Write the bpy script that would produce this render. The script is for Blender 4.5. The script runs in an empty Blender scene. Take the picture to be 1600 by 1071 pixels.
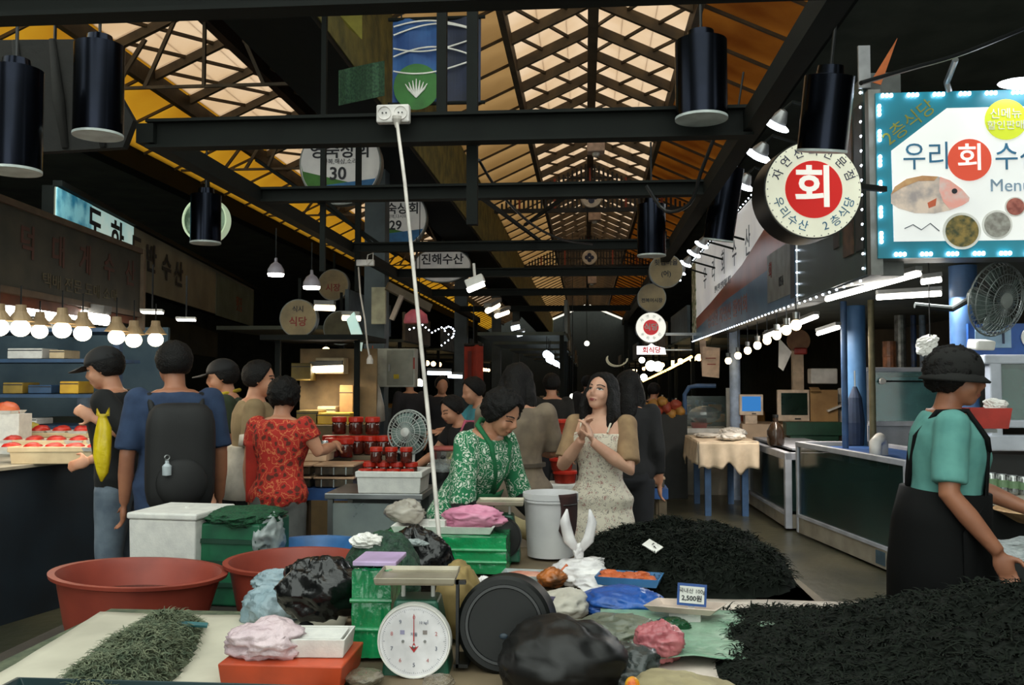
import bpy, bmesh, math, random
from mathutils import Vector, Matrix, Euler, noise
from mathutils.bvhtree import BVHTree
R = math.radians
sc = bpy.context.scene
COL = sc.collection
# ---------------------------------------------------------------- camera, world, sun, exposure
CAM_Z = 1.55
FPX = 1422.2
cam_d = bpy.data.cameras.new('camera'); cam_d.lens = 32.0; cam_d.sensor_width = 36.0
cam = bpy.data.objects.new('camera', cam_d); COL.objects.link(cam)
cam.location = (0, 0, CAM_Z); cam.rotation_euler = (R(90 + 2.40), 0, R(4.62))
cam_d.clip_start = 0.05; cam_d.clip_end = 200
sc.camera = cam
CR = Euler((R(92.40), 0, R(4.62))).to_matrix()
w = bpy.data.worlds.new('overcast_sky'); sc.world = w; w.use_nodes = True
w.node_tree.nodes['Background'].inputs['Color'].default_value = (0.92, 1.0, 0.93, 1)
w.node_tree.nodes['Background'].inputs['Strength'].default_value = 2.3
sc.view_settings.view_transform = 'Standard'; sc.view_settings.look = 'None'
sc.view_settings.exposure = 0.2; sc.view_settings.gamma = 1.0; sc.view_settings.use_curve_mapping = False

def P(px, py, Y):
    "point of the place seen at photo pixel (px,py) at distance Y down the aisle"
    d = CR @ Vector(((px - 800) / FPX, (535.5 - py) / FPX, -1))
    return Vector((0, 0, CAM_Z)) + d * (Y / d.y)
def PZ(px, py, Z):
    d = CR @ Vector(((px - 800) / FPX, (535.5 - py) / FPX, -1))
    return Vector((0, 0, CAM_Z)) + d * ((Z - CAM_Z) / d.z)
def S(n, Y): return n * Y / FPX          # pixels -> metres at distance Y

# ---------------------------------------------------------------- materials
def lin(c):
    f = lambda v: (v / 12.92 if v <= 0.04045 else ((v + 0.055) / 1.055) ** 2.4)
    return tuple(f(v / 255.0) for v in c)
MATS = {}
def mat(name, col, rough=0.6, metal=0.0, col2=None, scale=8.0, bump=0.0, spec=0.5, alpha=1.0, trans=0.0, coat=0.0, detail=4.0, thr=None, bscale=None):
    if name in MATS: return MATS[name]
    m = bpy.data.materials.new(name); m.use_nodes = True; nt = m.node_tree; b = nt.nodes['Principled BSDF']
    c = lin(col); b.inputs['Base Color'].default_value = (*c, 1)
    b.inputs['Roughness'].default_value = rough; b.inputs['Metallic'].default_value = metal
    b.inputs['Specular IOR Level'].default_value = spec
    b.inputs['Alpha'].default_value = alpha; b.inputs['Transmission Weight'].default_value = trans
    b.inputs['Coat Weight'].default_value = coat
    tc = nt.nodes.new('ShaderNodeTexCoord')
    if col2 is None: col2 = tuple(v * 0.82 for v in col)
    n = nt.nodes.new('ShaderNodeTexNoise'); n.inputs['Scale'].default_value = scale; n.inputs['Detail'].default_value = detail
    r = nt.nodes.new('ShaderNodeValToRGB')
    r.color_ramp.elements[0].position, r.color_ramp.elements[1].position = thr or (0.35, 0.65)
    r.color_ramp.elements[0].color = (*lin(col2), 1); r.color_ramp.elements[1].color = (*c, 1)
    nt.links.new(tc.outputs['Object'], n.inputs['Vector']); nt.links.new(n.outputs['Fac'], r.inputs['Fac'])
    nt.links.new(r.outputs['Color'], b.inputs['Base Color'])
    if bump:
        n2 = nt.nodes.new('ShaderNodeTexNoise'); n2.inputs['Scale'].default_value = bscale or scale * 3; n2.inputs['Detail'].default_value = 5
        nt.links.new(tc.outputs['Object'], n2.inputs['Vector'])
        bp = nt.nodes.new('ShaderNodeBump'); bp.inputs['Strength'].default_value = bump; bp.inputs['Distance'].default_value = 0.02
        nt.links.new(n2.outputs['Fac'], bp.inputs['Height']); nt.links.new(bp.outputs['Normal'], b.inputs['Normal'])
    MATS[name] = m; return m
def emit(name, col, strength):
    if name in MATS: return MATS[name]
    m = bpy.data.materials.new(name); m.use_nodes = True; nt = m.node_tree; nt.nodes.clear()
    o = nt.nodes.new('ShaderNodeOutputMaterial'); e = nt.nodes.new('ShaderNodeEmission')
    e.inputs['Color'].default_value = (*lin(col), 1); e.inputs['Strength'].default_value = strength
    nt.links.new(e.outputs[0], o.inputs[0]); MATS[name] = m; return m
def lit_print(name, col, col2=None, scale=3.0, strength=0.5, thr=(0.4, 0.6)):
    "film with a glow put into it: lit sign boxes, hanging signs and hoops"
    if name in MATS: return MATS[name]
    m = mat(name, col, 0.35, 0, col2 or col, scale, thr=thr); b = m.node_tree.nodes['Principled BSDF']
    src = b.inputs['Base Color'].links[0].from_socket
    m.node_tree.links.new(src, b.inputs['Emission Color']); b.inputs['Emission Strength'].default_value = strength
    return m
def translucent(name, col, col2, scale=2.0, tr=0.8):
    "sheet of fibreglass roofing: daylight passes through it diffusely"
    if name in MATS: return MATS[name]
    m = bpy.data.materials.new(name); m.use_nodes = True; nt = m.node_tree; nt.nodes.clear()
    o = nt.nodes.new('ShaderNodeOutputMaterial'); mx = nt.nodes.new('ShaderNodeMixShader'); mx.inputs[0].default_value = tr
    d = nt.nodes.new('ShaderNodeBsdfDiffuse'); t = nt.nodes.new('ShaderNodeBsdfTranslucent')
    tc = nt.nodes.new('ShaderNodeTexCoord'); n = nt.nodes.new('ShaderNodeTexNoise'); n.inputs['Scale'].default_value = scale; n.inputs['Detail'].default_value = 6
    r = nt.nodes.new('ShaderNodeValToRGB'); r.color_ramp.elements[0].position = .3; r.color_ramp.elements[1].position = .62
    r.color_ramp.elements[0].color = (*lin(col2), 1); r.color_ramp.elements[1].color = (*lin(col), 1)
    nt.links.new(tc.outputs['Object'], n.inputs['Vector']); nt.links.new(n.outputs['Fac'], r.inputs['Fac'])
    nt.links.new(r.outputs['Color'], d.inputs['Color']); nt.links.new(r.outputs['Color'], t.inputs['Color'])
    nt.links.new(d.outputs[0], mx.inputs[1]); nt.links.new(t.outputs[0], mx.inputs[2]); nt.links.new(mx.outputs[0], o.inputs[0])
    MATS[name] = m; return m

# ---------------------------------------------------------------- mesh helpers
class MB:
    def __init__(s): s.v = []; s.f = []
    def add(s, vs, fs):
        b = len(s.v); s.v += [tuple(v) for v in vs]; s.f += [tuple(i + b for i in f) for f in fs]; return s
    def box(s, c, d, rot=None):
        x, y, z = d[0] / 2, d[1] / 2, d[2] / 2; c = Vector(c)
        vs = [Vector(p) for p in ((-x,-y,-z),(x,-y,-z),(x,y,-z),(-x,y,-z),(-x,-y,z),(x,-y,z),(x,y,z),(-x,y,z))]
        if rot is not None: vs = [rot @ v for v in vs]
        return s.add([v + c for v in vs], [(0,3,2,1),(4,5,6,7),(0,1,5,4),(1,2,6,5),(2,3,7,6),(3,0,4,7)])
    def bar(s, a, b, wd, ht):
        a, b = Vector(a), Vector(b); d = b - a; L = d.length; q = d.to_track_quat('Y', 'Z').to_matrix()
        return s.box((a + b) / 2, (wd, L, ht), q)
    def loft(s, rings, cap=True, closed=False):
        n = len(rings[0]); vs = [p for r in rings for p in r]; fs = []
        m = len(rings)
        for i in range(m - 1 + (1 if closed else 0)):
            a, b = i * n, ((i + 1) % m) * n
            for j in range(n):
                k = (j + 1) % n; fs.append((a + j, a + k, b + k, b + j))
        if cap and not closed:
            fs.append(tuple(range(n - 1, -1, -1))); fs.append(tuple((m - 1) * n + j for j in range(n)))
        return s.add(vs, fs)
    def tube(s, pts, r, n=8, cap=True):
        pts = [Vector(p) for p in pts]; rs = r if isinstance(r, (list, tuple)) else [r] * len(pts); rings = []
        up = None
        for i, p in enumerate(pts):
            d = (pts[min(i + 1, len(pts) - 1)] - pts[max(i - 1, 0)]).normalized()
            if up is None: up = d.orthogonal().normalized()
            up = (up - d * up.dot(d)); up = up.normalized() if up.length > 1e-6 else d.orthogonal().normalized()
            sd = d.cross(up)
            rings.append([p + (up * math.cos(2 * math.pi * j / n) + sd * math.sin(2 * math.pi * j / n)) * rs[i] for j in range(n)])
        return s.loft(rings, cap)
    def lathe(s, prof, n=24, c=(0,0,0), rot=None, sx=1, sy=1):
        c = Vector(c); rings = []
        for r, z in prof:
            ring = [Vector((r * sx * math.cos(2*math.pi*j/n), r * sy * math.sin(2*math.pi*j/n), z)) for j in range(n)]
            if rot is not None: ring = [rot @ p for p in ring]
            rings.append([p + c for p in ring])
        return s.loft(rings)
    def ell(s, c, r, rot=None, nu=16, nv=10, fn=None):
        c = Vector(c); rings = []; vs = []; fs = []
        for i in range(nv + 1):
            t = math.pi * i / nv
            for j in range(nu):
                p = 2 * math.pi * j / nu; d = Vector((math.sin(t) * math.cos(p), math.sin(t) * math.sin(p), math.cos(t)))
                q = Vector((d.x * r[0], d.y * r[1], d.z * r[2]))
                if fn: q = q * fn(d)
                if rot is not None: q = rot @ q
                vs.append(q + c)
        for i in range(nv):
            for j in range(nu):
                k = (j + 1) % nu; a, b = i * nu, (i + 1) * nu
                fs.append((a + j, b + j, b + k, a + k))
        return s.add(vs, fs)
    def prism(s, pts, axis='Y', a=0.0, b=0.1):
        "extrude a 2-D outline (x,z), (x,y) or (y,z)"
        def m(p, t): return {'Y': (p[0], t, p[1]), 'Z': (p[0], p[1], t), 'X': (t, p[0], p[1])}[axis]
        n = len(pts); vs = [m(p, a) for p in pts] + [m(p, b) for p in pts]
        fs = [tuple(range(n)), tuple(range(2*n-1, n-1, -1))] + [(i, i + n, (i+1) % n + n, (i+1) % n) for i in range(n)]
        return s.add(vs, fs)
    def grid(s, nu, nv, fn, thick=None):
        vs = [fn(i / nu, j / nv) for j in range(nv + 1) for i in range(nu + 1)]
        fs = [(j*(nu+1)+i, j*(nu+1)+i+1, (j+1)*(nu+1)+i+1, (j+1)*(nu+1)+i) for j in range(nv) for i in range(nu)]
        return s.add(vs, fs)
    def mesh(s, name='m'):
        me = bpy.data.meshes.new(name); me.from_pydata(s.v, [], s.f); me.validate()
        bm = bmesh.new(); bm.from_mesh(me); bmesh.ops.recalc_face_normals(bm, faces=bm.faces); bm.to_mesh(me); bm.free()
        return me
def link(name, me, parent=None, loc=None, rot=None):
    o = bpy.data.objects.new(name, me); COL.objects.link(o)
    if parent: o.parent = parent
    if loc is not None: o.location = loc
    if rot is not None: o.rotation_euler = rot
    return o
def obj(name, mb, m, parent=None, smooth=False, bevel=0, loc=None, rot=None, solid=0, sub=0):
    me = mb.mesh(name) if isinstance(mb, MB) else mb
    if m is not None and len(me.materials) == 0: me.materials.append(m)
    if smooth:
        me.polygons.foreach_set('use_smooth', [True] * len(me.polygons))
        if smooth == 'auto':
            try: me.set_sharp_from_angle(angle=R(40))
            except Exception: pass
    o = link(name, me, parent, loc, rot)
    if solid: md = o.modifiers.new('solid', 'SOLIDIFY'); md.thickness = solid; md.offset = 0
    if bevel: md = o.modifiers.new('bevel', 'BEVEL'); md.width = bevel; md.segments = 2; md.limit_method = 'ANGLE'
    if sub: md = o.modifiers.new('sub', 'SUBSURF'); md.levels = sub; md.render_levels = sub
    return o
def tag(o, label, cat, group=None, kind=None):
    o['label'] = label; o['category'] = cat
    if group: o['group'] = group
    if kind: o['kind'] = kind
    return o
def thing(name, label, cat, loc=(0,0,0), rotz=0, group=None, rot=None):
    o = bpy.data.objects.new(name, None); COL.objects.link(o); o.empty_display_size = 0.1
    o.location = loc; o.rotation_euler = rot if rot is not None else (0, 0, rotz)
    return tag(o, label, cat, group)
def struct(name, mb, m, label=None, **k):
    o = obj(name, mb, m, **k); o['kind'] = 'structure'
    if label: o['label'] = label
    return o
def copy_tree(o, parent=None):
    c = o.copy(); COL.objects.link(c)
    if parent: c.parent = parent
    for ch in list(o.children): copy_tree(ch, c)
    return c
GS = bpy.data.scenes.new('glyphs')      # scratch scene, removed at the end
def text(body, m, parent, size, loc, rot=(R(90), 0, 0), name='lettering', bold=0.0, width=1.0, align='CENTER', ext=0.0015, shear=0.0, spacing=1.0):
    c = bpy.data.curves.new('t', 'FONT'); c.body = body; c.size = size; c.align_x = align; c.align_y = 'CENTER'
    c.extrude = ext; c.offset = bold * size; c.resolution_u = 3; c.shear = shear; c.space_character = spacing; c.space_line = 0.9
    t = bpy.data.objects.new('t', c); GS.collection.objects.link(t)
    GS.view_layers[0].update()
    me = bpy.data.meshes.new_from_object(t.evaluated_get(GS.view_layers[0].depsgraph))
    bpy.data.objects.remove(t); bpy.data.curves.remove(c)
    if width != 1.0:
        for v in me.vertices: v.co.x *= width
    me.materials.clear()
    o = obj(name, me, m, parent, loc=loc, rot=rot)
    if ' ' in body: o['kind'] = 'stuff'
    return o
def ring_text(body, m, parent, size, rad, a0, a1, y, name='lettering', inward=False, bold=0.0):
    "letters along an arc on a disc in the local XZ plane facing -Y; angles in degrees from +X, counter-clockwise"
    n = len(body); grp = []
    for i, ch in enumerate(body):
        if ch == ' ': continue
        a = R(a0 + (a1 - a0) * i / max(1, n - 1))
        tilt = (a + math.pi / 2) if inward else (a - math.pi / 2)
        grp.append((ch, (rad * math.cos(a), y, rad * math.sin(a)), tilt))
    bmj = MB()
    for ch, p, tilt in grp:
        o = text(ch, None, None, size, (0,0,0), bold=bold); me = o.data
        mtx = Matrix.Translation(p) @ Matrix.Rotation(-tilt, 4, 'Y') @ Matrix.Rotation(R(90), 4, 'X')
        bmj.add([mtx @ v.co for v in me.vertices], [tuple(p.vertices) for p in me.polygons])
        bpy.data.objects.remove(o); bpy.data.meshes.remove(me)
    return obj(name, bmj, m, parent)
rnd = random.Random(7)
def crumple(c, r, seed, amp=0.18, freq=3.0, nu=48, nv=32, flat=0.0, rot=None):
    "a plastic bag or bundle: an ellipsoid with creased noise"
    off = Vector((seed * 3.7, seed * 1.3, seed * 7.1))
    def fn(d):
        q = d * freq + off
        v = abs(noise.noise(q * 0.8)) * -1.3 + abs(noise.noise(q * 1.9)) * -0.45 + noise.noise(d * 1.2 + off) * 1.0 + abs(noise.noise(q * 4)) * -0.15
        s_ = 1 + amp * (v + 0.5)
        if flat and d.z < -flat: s_ *= flat / -d.z
        return s_
    return MB().ell(c, r, rot, nu, nv, fn)
# ---------------------------------------------------------------- common materials
m_steel_dark = mat('dark_green_painted_steel', (17, 21, 18), 0.75, 0.0, (13, 16, 14), 6, spec=0.2)
m_rafter = mat('brown_painted_rafter', (86, 72, 50), 0.6, 0.1, (60, 50, 36), 5)
m_pane = translucent('cream_skylight_sheet', (214, 197, 182), (204, 184, 164), 1.3, 0.9)
m_beige = translucent('beige_roof_sheet', (192, 168, 136), (170, 146, 114), 0.9, 0.7)
m_orange = translucent('orange_brown_roof_sheet', (176, 134, 76), (140, 96, 54), 1.1, 0.5)
m_yellow = translucent('yellow_roof_sheet', (204, 174, 92), (186, 152, 76), 0.8, 0.8)
m_darkroof = mat('dark_brown_roof_sheet', (70, 46, 30), 0.8, 0, (46, 32, 24), 3)
m_girder = mat('olive_stained_gutter', (128, 122, 66), 0.8, 0, (84, 84, 52), 5, bump=0.4, bscale=20)
m_concrete = mat('wet_concrete', (72, 70, 54), 0.30, 0, (46, 48, 38), 1.6, bump=0.25, bscale=9)
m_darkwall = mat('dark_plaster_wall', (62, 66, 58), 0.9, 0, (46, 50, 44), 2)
m_ceil = mat('dark_stall_ceiling', (84, 88, 78), 0.9, 0, (66, 70, 62), 2)
m_white = mat('white_paint', (238, 235, 230), 0.45, 0, (205, 202, 196), 6)
m_black = mat('black_plastic', (20, 21, 22), 0.4)
m_steel = mat('stainless_steel', (170, 172, 172), 0.28, 0.9, (140, 142, 142), 4)
m_blue_post = mat('sky_blue_painted_steel', (92, 140, 190), 0.45, 0.1, (70, 112, 160), 3)
m_led = emit('cold_led', (225, 240, 255), 9.0)
m_led_far = emit('cold_led_far', (225, 240, 255), 7.0)
m_tube = emit('fluorescent_tube_glow', (255, 250, 238), 11.0)
m_bulb = emit('warm_bulb_glow', (255, 226, 176), 8.0)
m_warm_led = emit('warm_led', (255, 205, 110), 7.0)

# ---------------------------------------------------------------- floor and walls
fm = MB().grid(36, 60, lambda u, v: (-11 + 20 * u, -3 + 56 * v, 0.004 * noise.noise(Vector((u * 30, v * 80, 0)))))
floor = struct('floor', fm, m_concrete, 'wet grey concrete market floor', smooth=True)
struct('wall_right', MB().box((9.0, 25, 2.5), (0.2, 56, 5.4)), m_darkwall, 'dark side wall behind the fish tank stalls')
struct('wall_left', MB().box((-11.0, 25, 2.5), (0.2, 56, 5.4)), m_darkwall, 'dark side wall beyond the side aisle')
struct('wall_back', MB().box((-1, 53, 3.0), (20.4, 0.2, 7)), mat('dark_end_wall', (34, 36, 32), 0.9), 'dark end wall of the long arcade')  # end wall, darker than the side walls

struct('ceiling', MB().box((5.6, 27.0, 4.95), (6.9, 52, 0.08)), m_ceil, 'dark ceiling over the stalls beside the tanks')
o = struct('ceiling', MB().box((-8.4, 27.0, 4.50), (5.6, 52, 0.08)), m_ceil, 'dark ceiling over the side aisle stalls')

# unseen walls added to narrow the sky opening that the lamps reflect
m_added_wall = mat('added_grey_wall', (96, 96, 90), 0.9, 0, (74, 74, 70), 1)
struct('wall_added_left', MB().box((-4.6, -4.5, 3.2), (0.3, 11, 6.4)), m_added_wall, 'grey wall added behind the viewer to narrow the sky opening')
struct('wall_added_right', MB().box((4.6, -4.5, 3.2), (0.3, 11, 6.4)), m_added_wall, 'grey wall added behind the viewer to narrow the sky opening, tank side')
# ---------------------------------------------------------------- roofs
RX, RZ, SL = 0.10, 5.95, 0.46          # main ridge
VX = -1.85                             # valley girder
EX = 2.15                              # far eave of the main gable
LRX, LRZ = -3.70, 5.33                 # second gable ridge
LEX = -5.6
def zr(x): return RZ - SL * abs(x - RX)
def zl(x): return LRZ - SL * abs(x - LRX)
roof = bpy.data.objects.new('roof_gable', None); COL.objects.link(roof); roof['kind'] = 'structure'; roof['label'] = 'brown framed gable roof with cream skylight strip over the aisle'
roof2 = bpy.data.objects.new('roof_gable', None); COL.objects.link(roof2); roof2['kind'] = 'structure'; roof2['label'] = 'yellow sheeted side gable roof with cream skylight'
BAY = 0.86
YS = [11.07 + BAY * k for k in range(-7, 48)]
def slope_mesh(x0, z0, x1, z1, wd, ht):
    return MB().bar((x0, 0, z0), (x1, 0, z1), wd, ht).mesh('rafter')
def quad_sheet(x0, x1, zf, y0, y1, skew=0.0, t=0.012):
    vs = [(x0, y0, zf(x0)), (x1, y0, zf(x1)), (x1 + skew, y1, zf(x1 + skew)), (x0 + skew, y1, zf(x0 + skew))]
    vs += [(a, b, c + t) for a, b, c in vs]
    return MB().add(vs, [(3,2,1,0),(4,5,6,7),(0,1,5,4),(1,2,6,5),(2,3,7,6),(3,0,4,7)])
dz = -0.075; SKL, SKR = -0.86, 1.15
meL = MB().bar((SKL, 0, zr(SKL) + dz), (RX, 0, RZ + dz), 0.06, 0.12).bar((VX, 0, zr(VX) - 0.02), (SKL, 0, zr(SKL) - 0.02), 0.025, 0.03).mesh('rafter'); meR = MB().bar((RX, 0, RZ + dz), (SKR, 0, zr(SKR) + dz), 0.06, 0.12).bar((SKR, 0, zr(SKR) - 0.02), (EX, 0, zr(EX) - 0.02), 0.03, 0.035).mesh('rafter')
me2L = MB().bar((-4.62, 0, zl(-4.62) + dz), (LRX, 0, LRZ + dz), 0.05, 0.09).bar((LEX, 0, zl(LEX) - 0.02), (-4.62, 0, zl(-4.62) - 0.02), 0.025, 0.03).mesh('rafter'); me2R = slope_mesh(LRX, LRZ + dz, -2.3, zl(-2.3) + dz, 0.05, 0.11)
for me in (meL, meR, me2L, me2R): me.materials.append(m_rafter)
for y in YS:
    link('rafter', meL, roof, (0, y, 0)); link('rafter', meR, roof, (0, y, 0))
    link('rafter', me2L, roof2, (0, y, 0)); link('rafter', me2R, roof2, (0, y, 0))
def bay_meshes(x0, x1, zf, n, mat_, name):
    wdt = (x1 - x0) / n; out = []
    for i in range(n):
        a = x0 + wdt * i
        me = quad_sheet(a, a + wdt, zf, 0.0, BAY + 0.004).mesh(name); me.materials.append(mat_); out.append(me)
    return out
def skew_bars(x0, x1, zf, n, up, nm):
    "thin glazing bars running askew from one rafter to the next"
    out = []
    wdt = (x1 - x0) / n
    for i in range(n):
        a = x0 + wdt * (i + 0.15); b = a + 0.30 * up
        if up < 0: a = x0 + wdt * (i + 0.95); b = a - 0.30
        b = min(max(b, x0), x1)
        me = MB().bar((a, 0, zf(a) - 0.035), (b, BAY, zf(b) - 0.035), 0.028, 0.035).mesh(nm); me.materials.append(m_rafter); out.append(me)
    return out
pl = bay_meshes(SKL, RX, zr, 3, m_pane, 'skylight_pane'); pr = bay_meshes(RX, SKR, zr, 3, m_pane, 'skylight_pane')
p2 = bay_meshes(-4.62, LRX, zl, 3, m_pane, 'skylight_pane')
bl = skew_bars(SKL, RX, zr, 3, 1, 'glazing_bar'); br = skew_bars(RX, SKR, zr, 3, -1, 'glazing_bar'); b2 = skew_bars(-4.62, LRX, zl, 3, 1, 'glazing_bar')
ob = bay_meshes(VX, SKL, zr, 1, m_beige, 'roof_sheet')[0]; oo = bay_meshes(SKR, EX, zr, 1, m_orange, 'roof_sheet')[0]
oy = bay_meshes(LEX, -4.62, zl, 1, m_yellow, 'roof_sheet')[0]; od = bay_meshes(LRX, -2.3, zl, 1, m_darkroof, 'roof_sheet')[0]
NEAR_END = 30
far_sets = {}
for i, y in enumerate(YS[:-1]):
    if y < NEAR_END:
        for me in pl + pr: link('skylight_pane', me, roof, (0, y, 0))
        for me in bl + br: link('glazing_bar', me, roof, (0, y, 0))
        if y < 24:
            for me in p2: link('skylight_pane', me, roof2, (0, y, 0))
            for me in b2: link('glazing_bar', me, roof2, (0, y, 0))
        link('roof_sheet', ob, roof, (0, y, 0)); link('roof_sheet', oo, roof, (0, y, 0))
        link('roof_sheet', oy, roof2, (0, y, 0)); link('roof_sheet', od, roof2, (0, y, 0))
y1 = YS[-1]; y0 = next(y for y in YS if y >= NEAR_END); y02 = next(y for y in YS if y >= 24)
for nm, x0, x1, zf, yy, mm, pa in (('skylight_sheet', SKL, SKR - 1e-3, None, y0, m_pane, roof), ('roof_sheet', VX, SKL, zr, y0, m_beige, roof), ('roof_sheet', SKR, EX, zr, y0, m_orange, roof),
                               ('skylight_sheet', -4.62, LRX, zl, y02, m_pane, roof2), ('roof_sheet', LEX, -4.62, zl, y0, m_yellow, roof2), ('roof_sheet', LRX, -2.3, zl, y0, m_darkroof, roof2)):
    if zf is None:
        a = quad_sheet(SKL, RX, zr, yy, y1); b = quad_sheet(RX, SKR, zr, yy, y1); a.add(b.v, b.f); obj(nm, a, mm, pa)
    else: obj(nm, quad_sheet(x0, x1, zf, yy, y1), mm, pa)
ya, yb = YS[0] - 0.2, YS[-1]
obj('ridge_beam', MB().box((RX, (ya + yb) / 2, RZ - 0.2), (0.12, yb - ya, 0.22)), m_rafter, roof)
obj('purlin', MB().box((SKL, (ya + yb) / 2, zr(SKL) - 0.12), (0.07, yb - ya, 0.2)), m_rafter, roof)
obj('purlin', MB().box((SKR, (ya + yb) / 2, zr(SKR) - 0.12), (0.07, yb - ya, 0.2)), m_rafter, roof)
obj('eave_beam', MB().box((EX, (ya + yb) / 2, zr(EX) - 0.15), (0.2, yb - ya, 0.35)), m_steel_dark, roof)
obj('ridge_beam', MB().box((LRX, (ya + yb) / 2, LRZ - 0.18), (0.1, yb - ya, 0.2)), m_darkroof, roof2)
obj('purlin', MB().box((-4.64, (ya + yb) / 2, zl(-4.64) - 0.12), (0.07, yb - ya, 0.18)), m_rafter, roof2)
obj('eave_beam', MB().box((LEX - 0.1, (ya + yb) / 2, zl(LEX) - 0.12), (0.2, yb - ya, 0.3)), m_steel_dark, roof2)
# trusses of the side gable: struts that cross its skylight
for k, y in enumerate([y for y in YS if 7 < y < 24][1::4]):
    t = MB().bar((-5.5, y, 4.42), (-2.4, y, 4.42), 0.025, 0.03)
    for xa, xb in ((-4.9, -4.6), (-4.3, -4.0), (-3.7, -3.7), (-3.1, -3.4)):
        t.bar((xa, y, 4.42), (xb, y, zl(xb) - 0.10), 0.03, 0.035)
    t.bar((-4.6, y, 4.42), (-4.3, y, zl(-4.3) - 0.15), 0.03, 0.04)
    obj('truss', t, m_rafter, roof2)
# gutter girder in the valley between the two gables
gir = struct('beam_valley_gutter', MB().box((VX - 0.04, 27, 4.57), (0.10, 50, 1.0)), m_girder, 'stained olive gutter girder along the roof valley')
obj('soffit', MB().box((VX - 0.31, 27, 4.05), (0.62, 50, 0.06)), m_steel_dark, gir)
obj('soffit', MB().box((VX - 0.36, 27, 4.6), (0.4, 50, 0.9)), m_steel_dark, gir)
# slatted gable screens hanging under the roof with an emblem disc each
m_slat = mat('black_slat', (24, 22, 20), 0.6); m_redpost = mat('red_painted_post', (150, 58, 34), 0.6)
m_emblem = mat('pale_enamel_disc', (214, 206, 194), 0.5); m_navy = mat('navy_print', (30, 40, 76), 0.5)
def gable_screen(Y, label, cross):
    t = struct('gable_screen_panel', MB().bar((-1.75, Y, 4.82), (2.05, Y, 4.82), 0.06, 0.08), m_slat, label)
    x = -1.6; i = 0
    sm = {}
    while x < 1.95:
        h = zr(x) - 0.2 - 4.85
        if h > 0.05: obj('slat', MB().box((x, Y, 4.85 + h / 2), (0.04, 0.03, h)), m_redpost if i % 8 == 4 else m_slat, t)
        x += 0.085; i += 1
    for z in (5.05, 5.25, 5.45, 5.65):
        hw = (RZ - 0.25 - z) / SL
        if hw > 0.1: obj('rail', MB().box((RX, Y + 0.03, z), (2 * hw, 0.03, 0.03)), m_slat, t)
    d = tag(obj('emblem_disc', MB().lathe([(0.0, -0.03), (0.2, -0.03), (0.215, 0), (0.2, 0.03), (0, 0.03)], 28, rot=Matrix.Rotation(R(90), 3, 'X')), m_emblem, loc=(RX + 0.02, Y - 0.12, 5.05)), 'pale round emblem disc hanging on the ' + cross + ' slatted gable screen', 'sign')
    e = MB()
    for a in range(4):
        e.ell((0.075 * math.cos(a * math.pi / 2), -0.035, 0.075 * math.sin(a * math.pi / 2)), (0.06, 0.006, 0.06), nu=12, nv=6)
    obj('emblem', e, m_navy, d)
    obj('hanger', MB().box((0, 0, 0.42), (0.015, 0.015, 0.44)), m_slat, d)
gable_screen(17.4, 'nearer black slatted gable screen with red posts under the roof ridge', 'nearer')
gable_screen(26.0, 'farther black slatted gable screen with red posts under the roof ridge', 'farther')
# pale boxes hanging from the ridge
m_palebox = mat('pale_pink_plastic', (214, 188, 172), 0.6)
for (px, py, Y, s_, lab) in ((931, 226, 14.0, 0.27, 'largest, nearest pale box lamp hanging from the roof ridge'), (929, 336, 19.6, 0.27, 'middle pale box lamp hanging from the roof ridge'), (925, 437, 28.0, 0.27, 'smallest, farthest pale box lamp hanging from the roof ridge')):
    p = P(px, py, Y); t = thing('box_lamp', lab, 'lamp', p, 0, 'box lamps along the ridge')
    obj('body', MB().box((0, 0, 0), (s_, s_, s_)), m_palebox, t, bevel=0.02)
    obj('base_ring', MB().lathe([(0.05, -s_/2 - 0.05), (0.06, -s_/2 - 0.03), (0.06, -s_/2 + 0.01), (0.02, -s_/2 + 0.01)], 12), m_white, t)
    hgt = RZ - 0.3 - p.z
    obj('hanger', MB().box((0, 0, s_/2 + (hgt - s_/2) / 2), (0.03, 0.03, hgt - s_/2)), m_rafter, t)
# vertical roof post seen beside the ridge
# two lit tubes along the last rafters
for sgn, lab in ((-1, 'thin lit tube on the far gable, slanting up towards the ridge from the gutter side'), (1, 'thin lit tube on the far gable, slanting down towards the tank stalls')):
    a = Vector((RX + 0.1 * sgn, 46, 5.35)); b = Vector((RX + 1.75 * sgn, 46, 5.35 - 1.65 * 0.42))
    t = thing('tube_light', lab, 'lamp', a, 0, 'tubes on the far gable')
    obj('tube', MB().tube([(0,0,0), b - a], 0.05, 8), emit('dim_tube', (235, 232, 215), 1.2), t)
    obj('batten', MB().bar((0, 0.02, 0.10), b - a + Vector((0, 0.02, 0.10)), 0.06, 0.1), m_rafter, t); obj('hanger', MB().box((0.2 * sgn, 0.02, 0.32), (0.03, 0.03, 0.45)), m_rafter, t)
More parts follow.
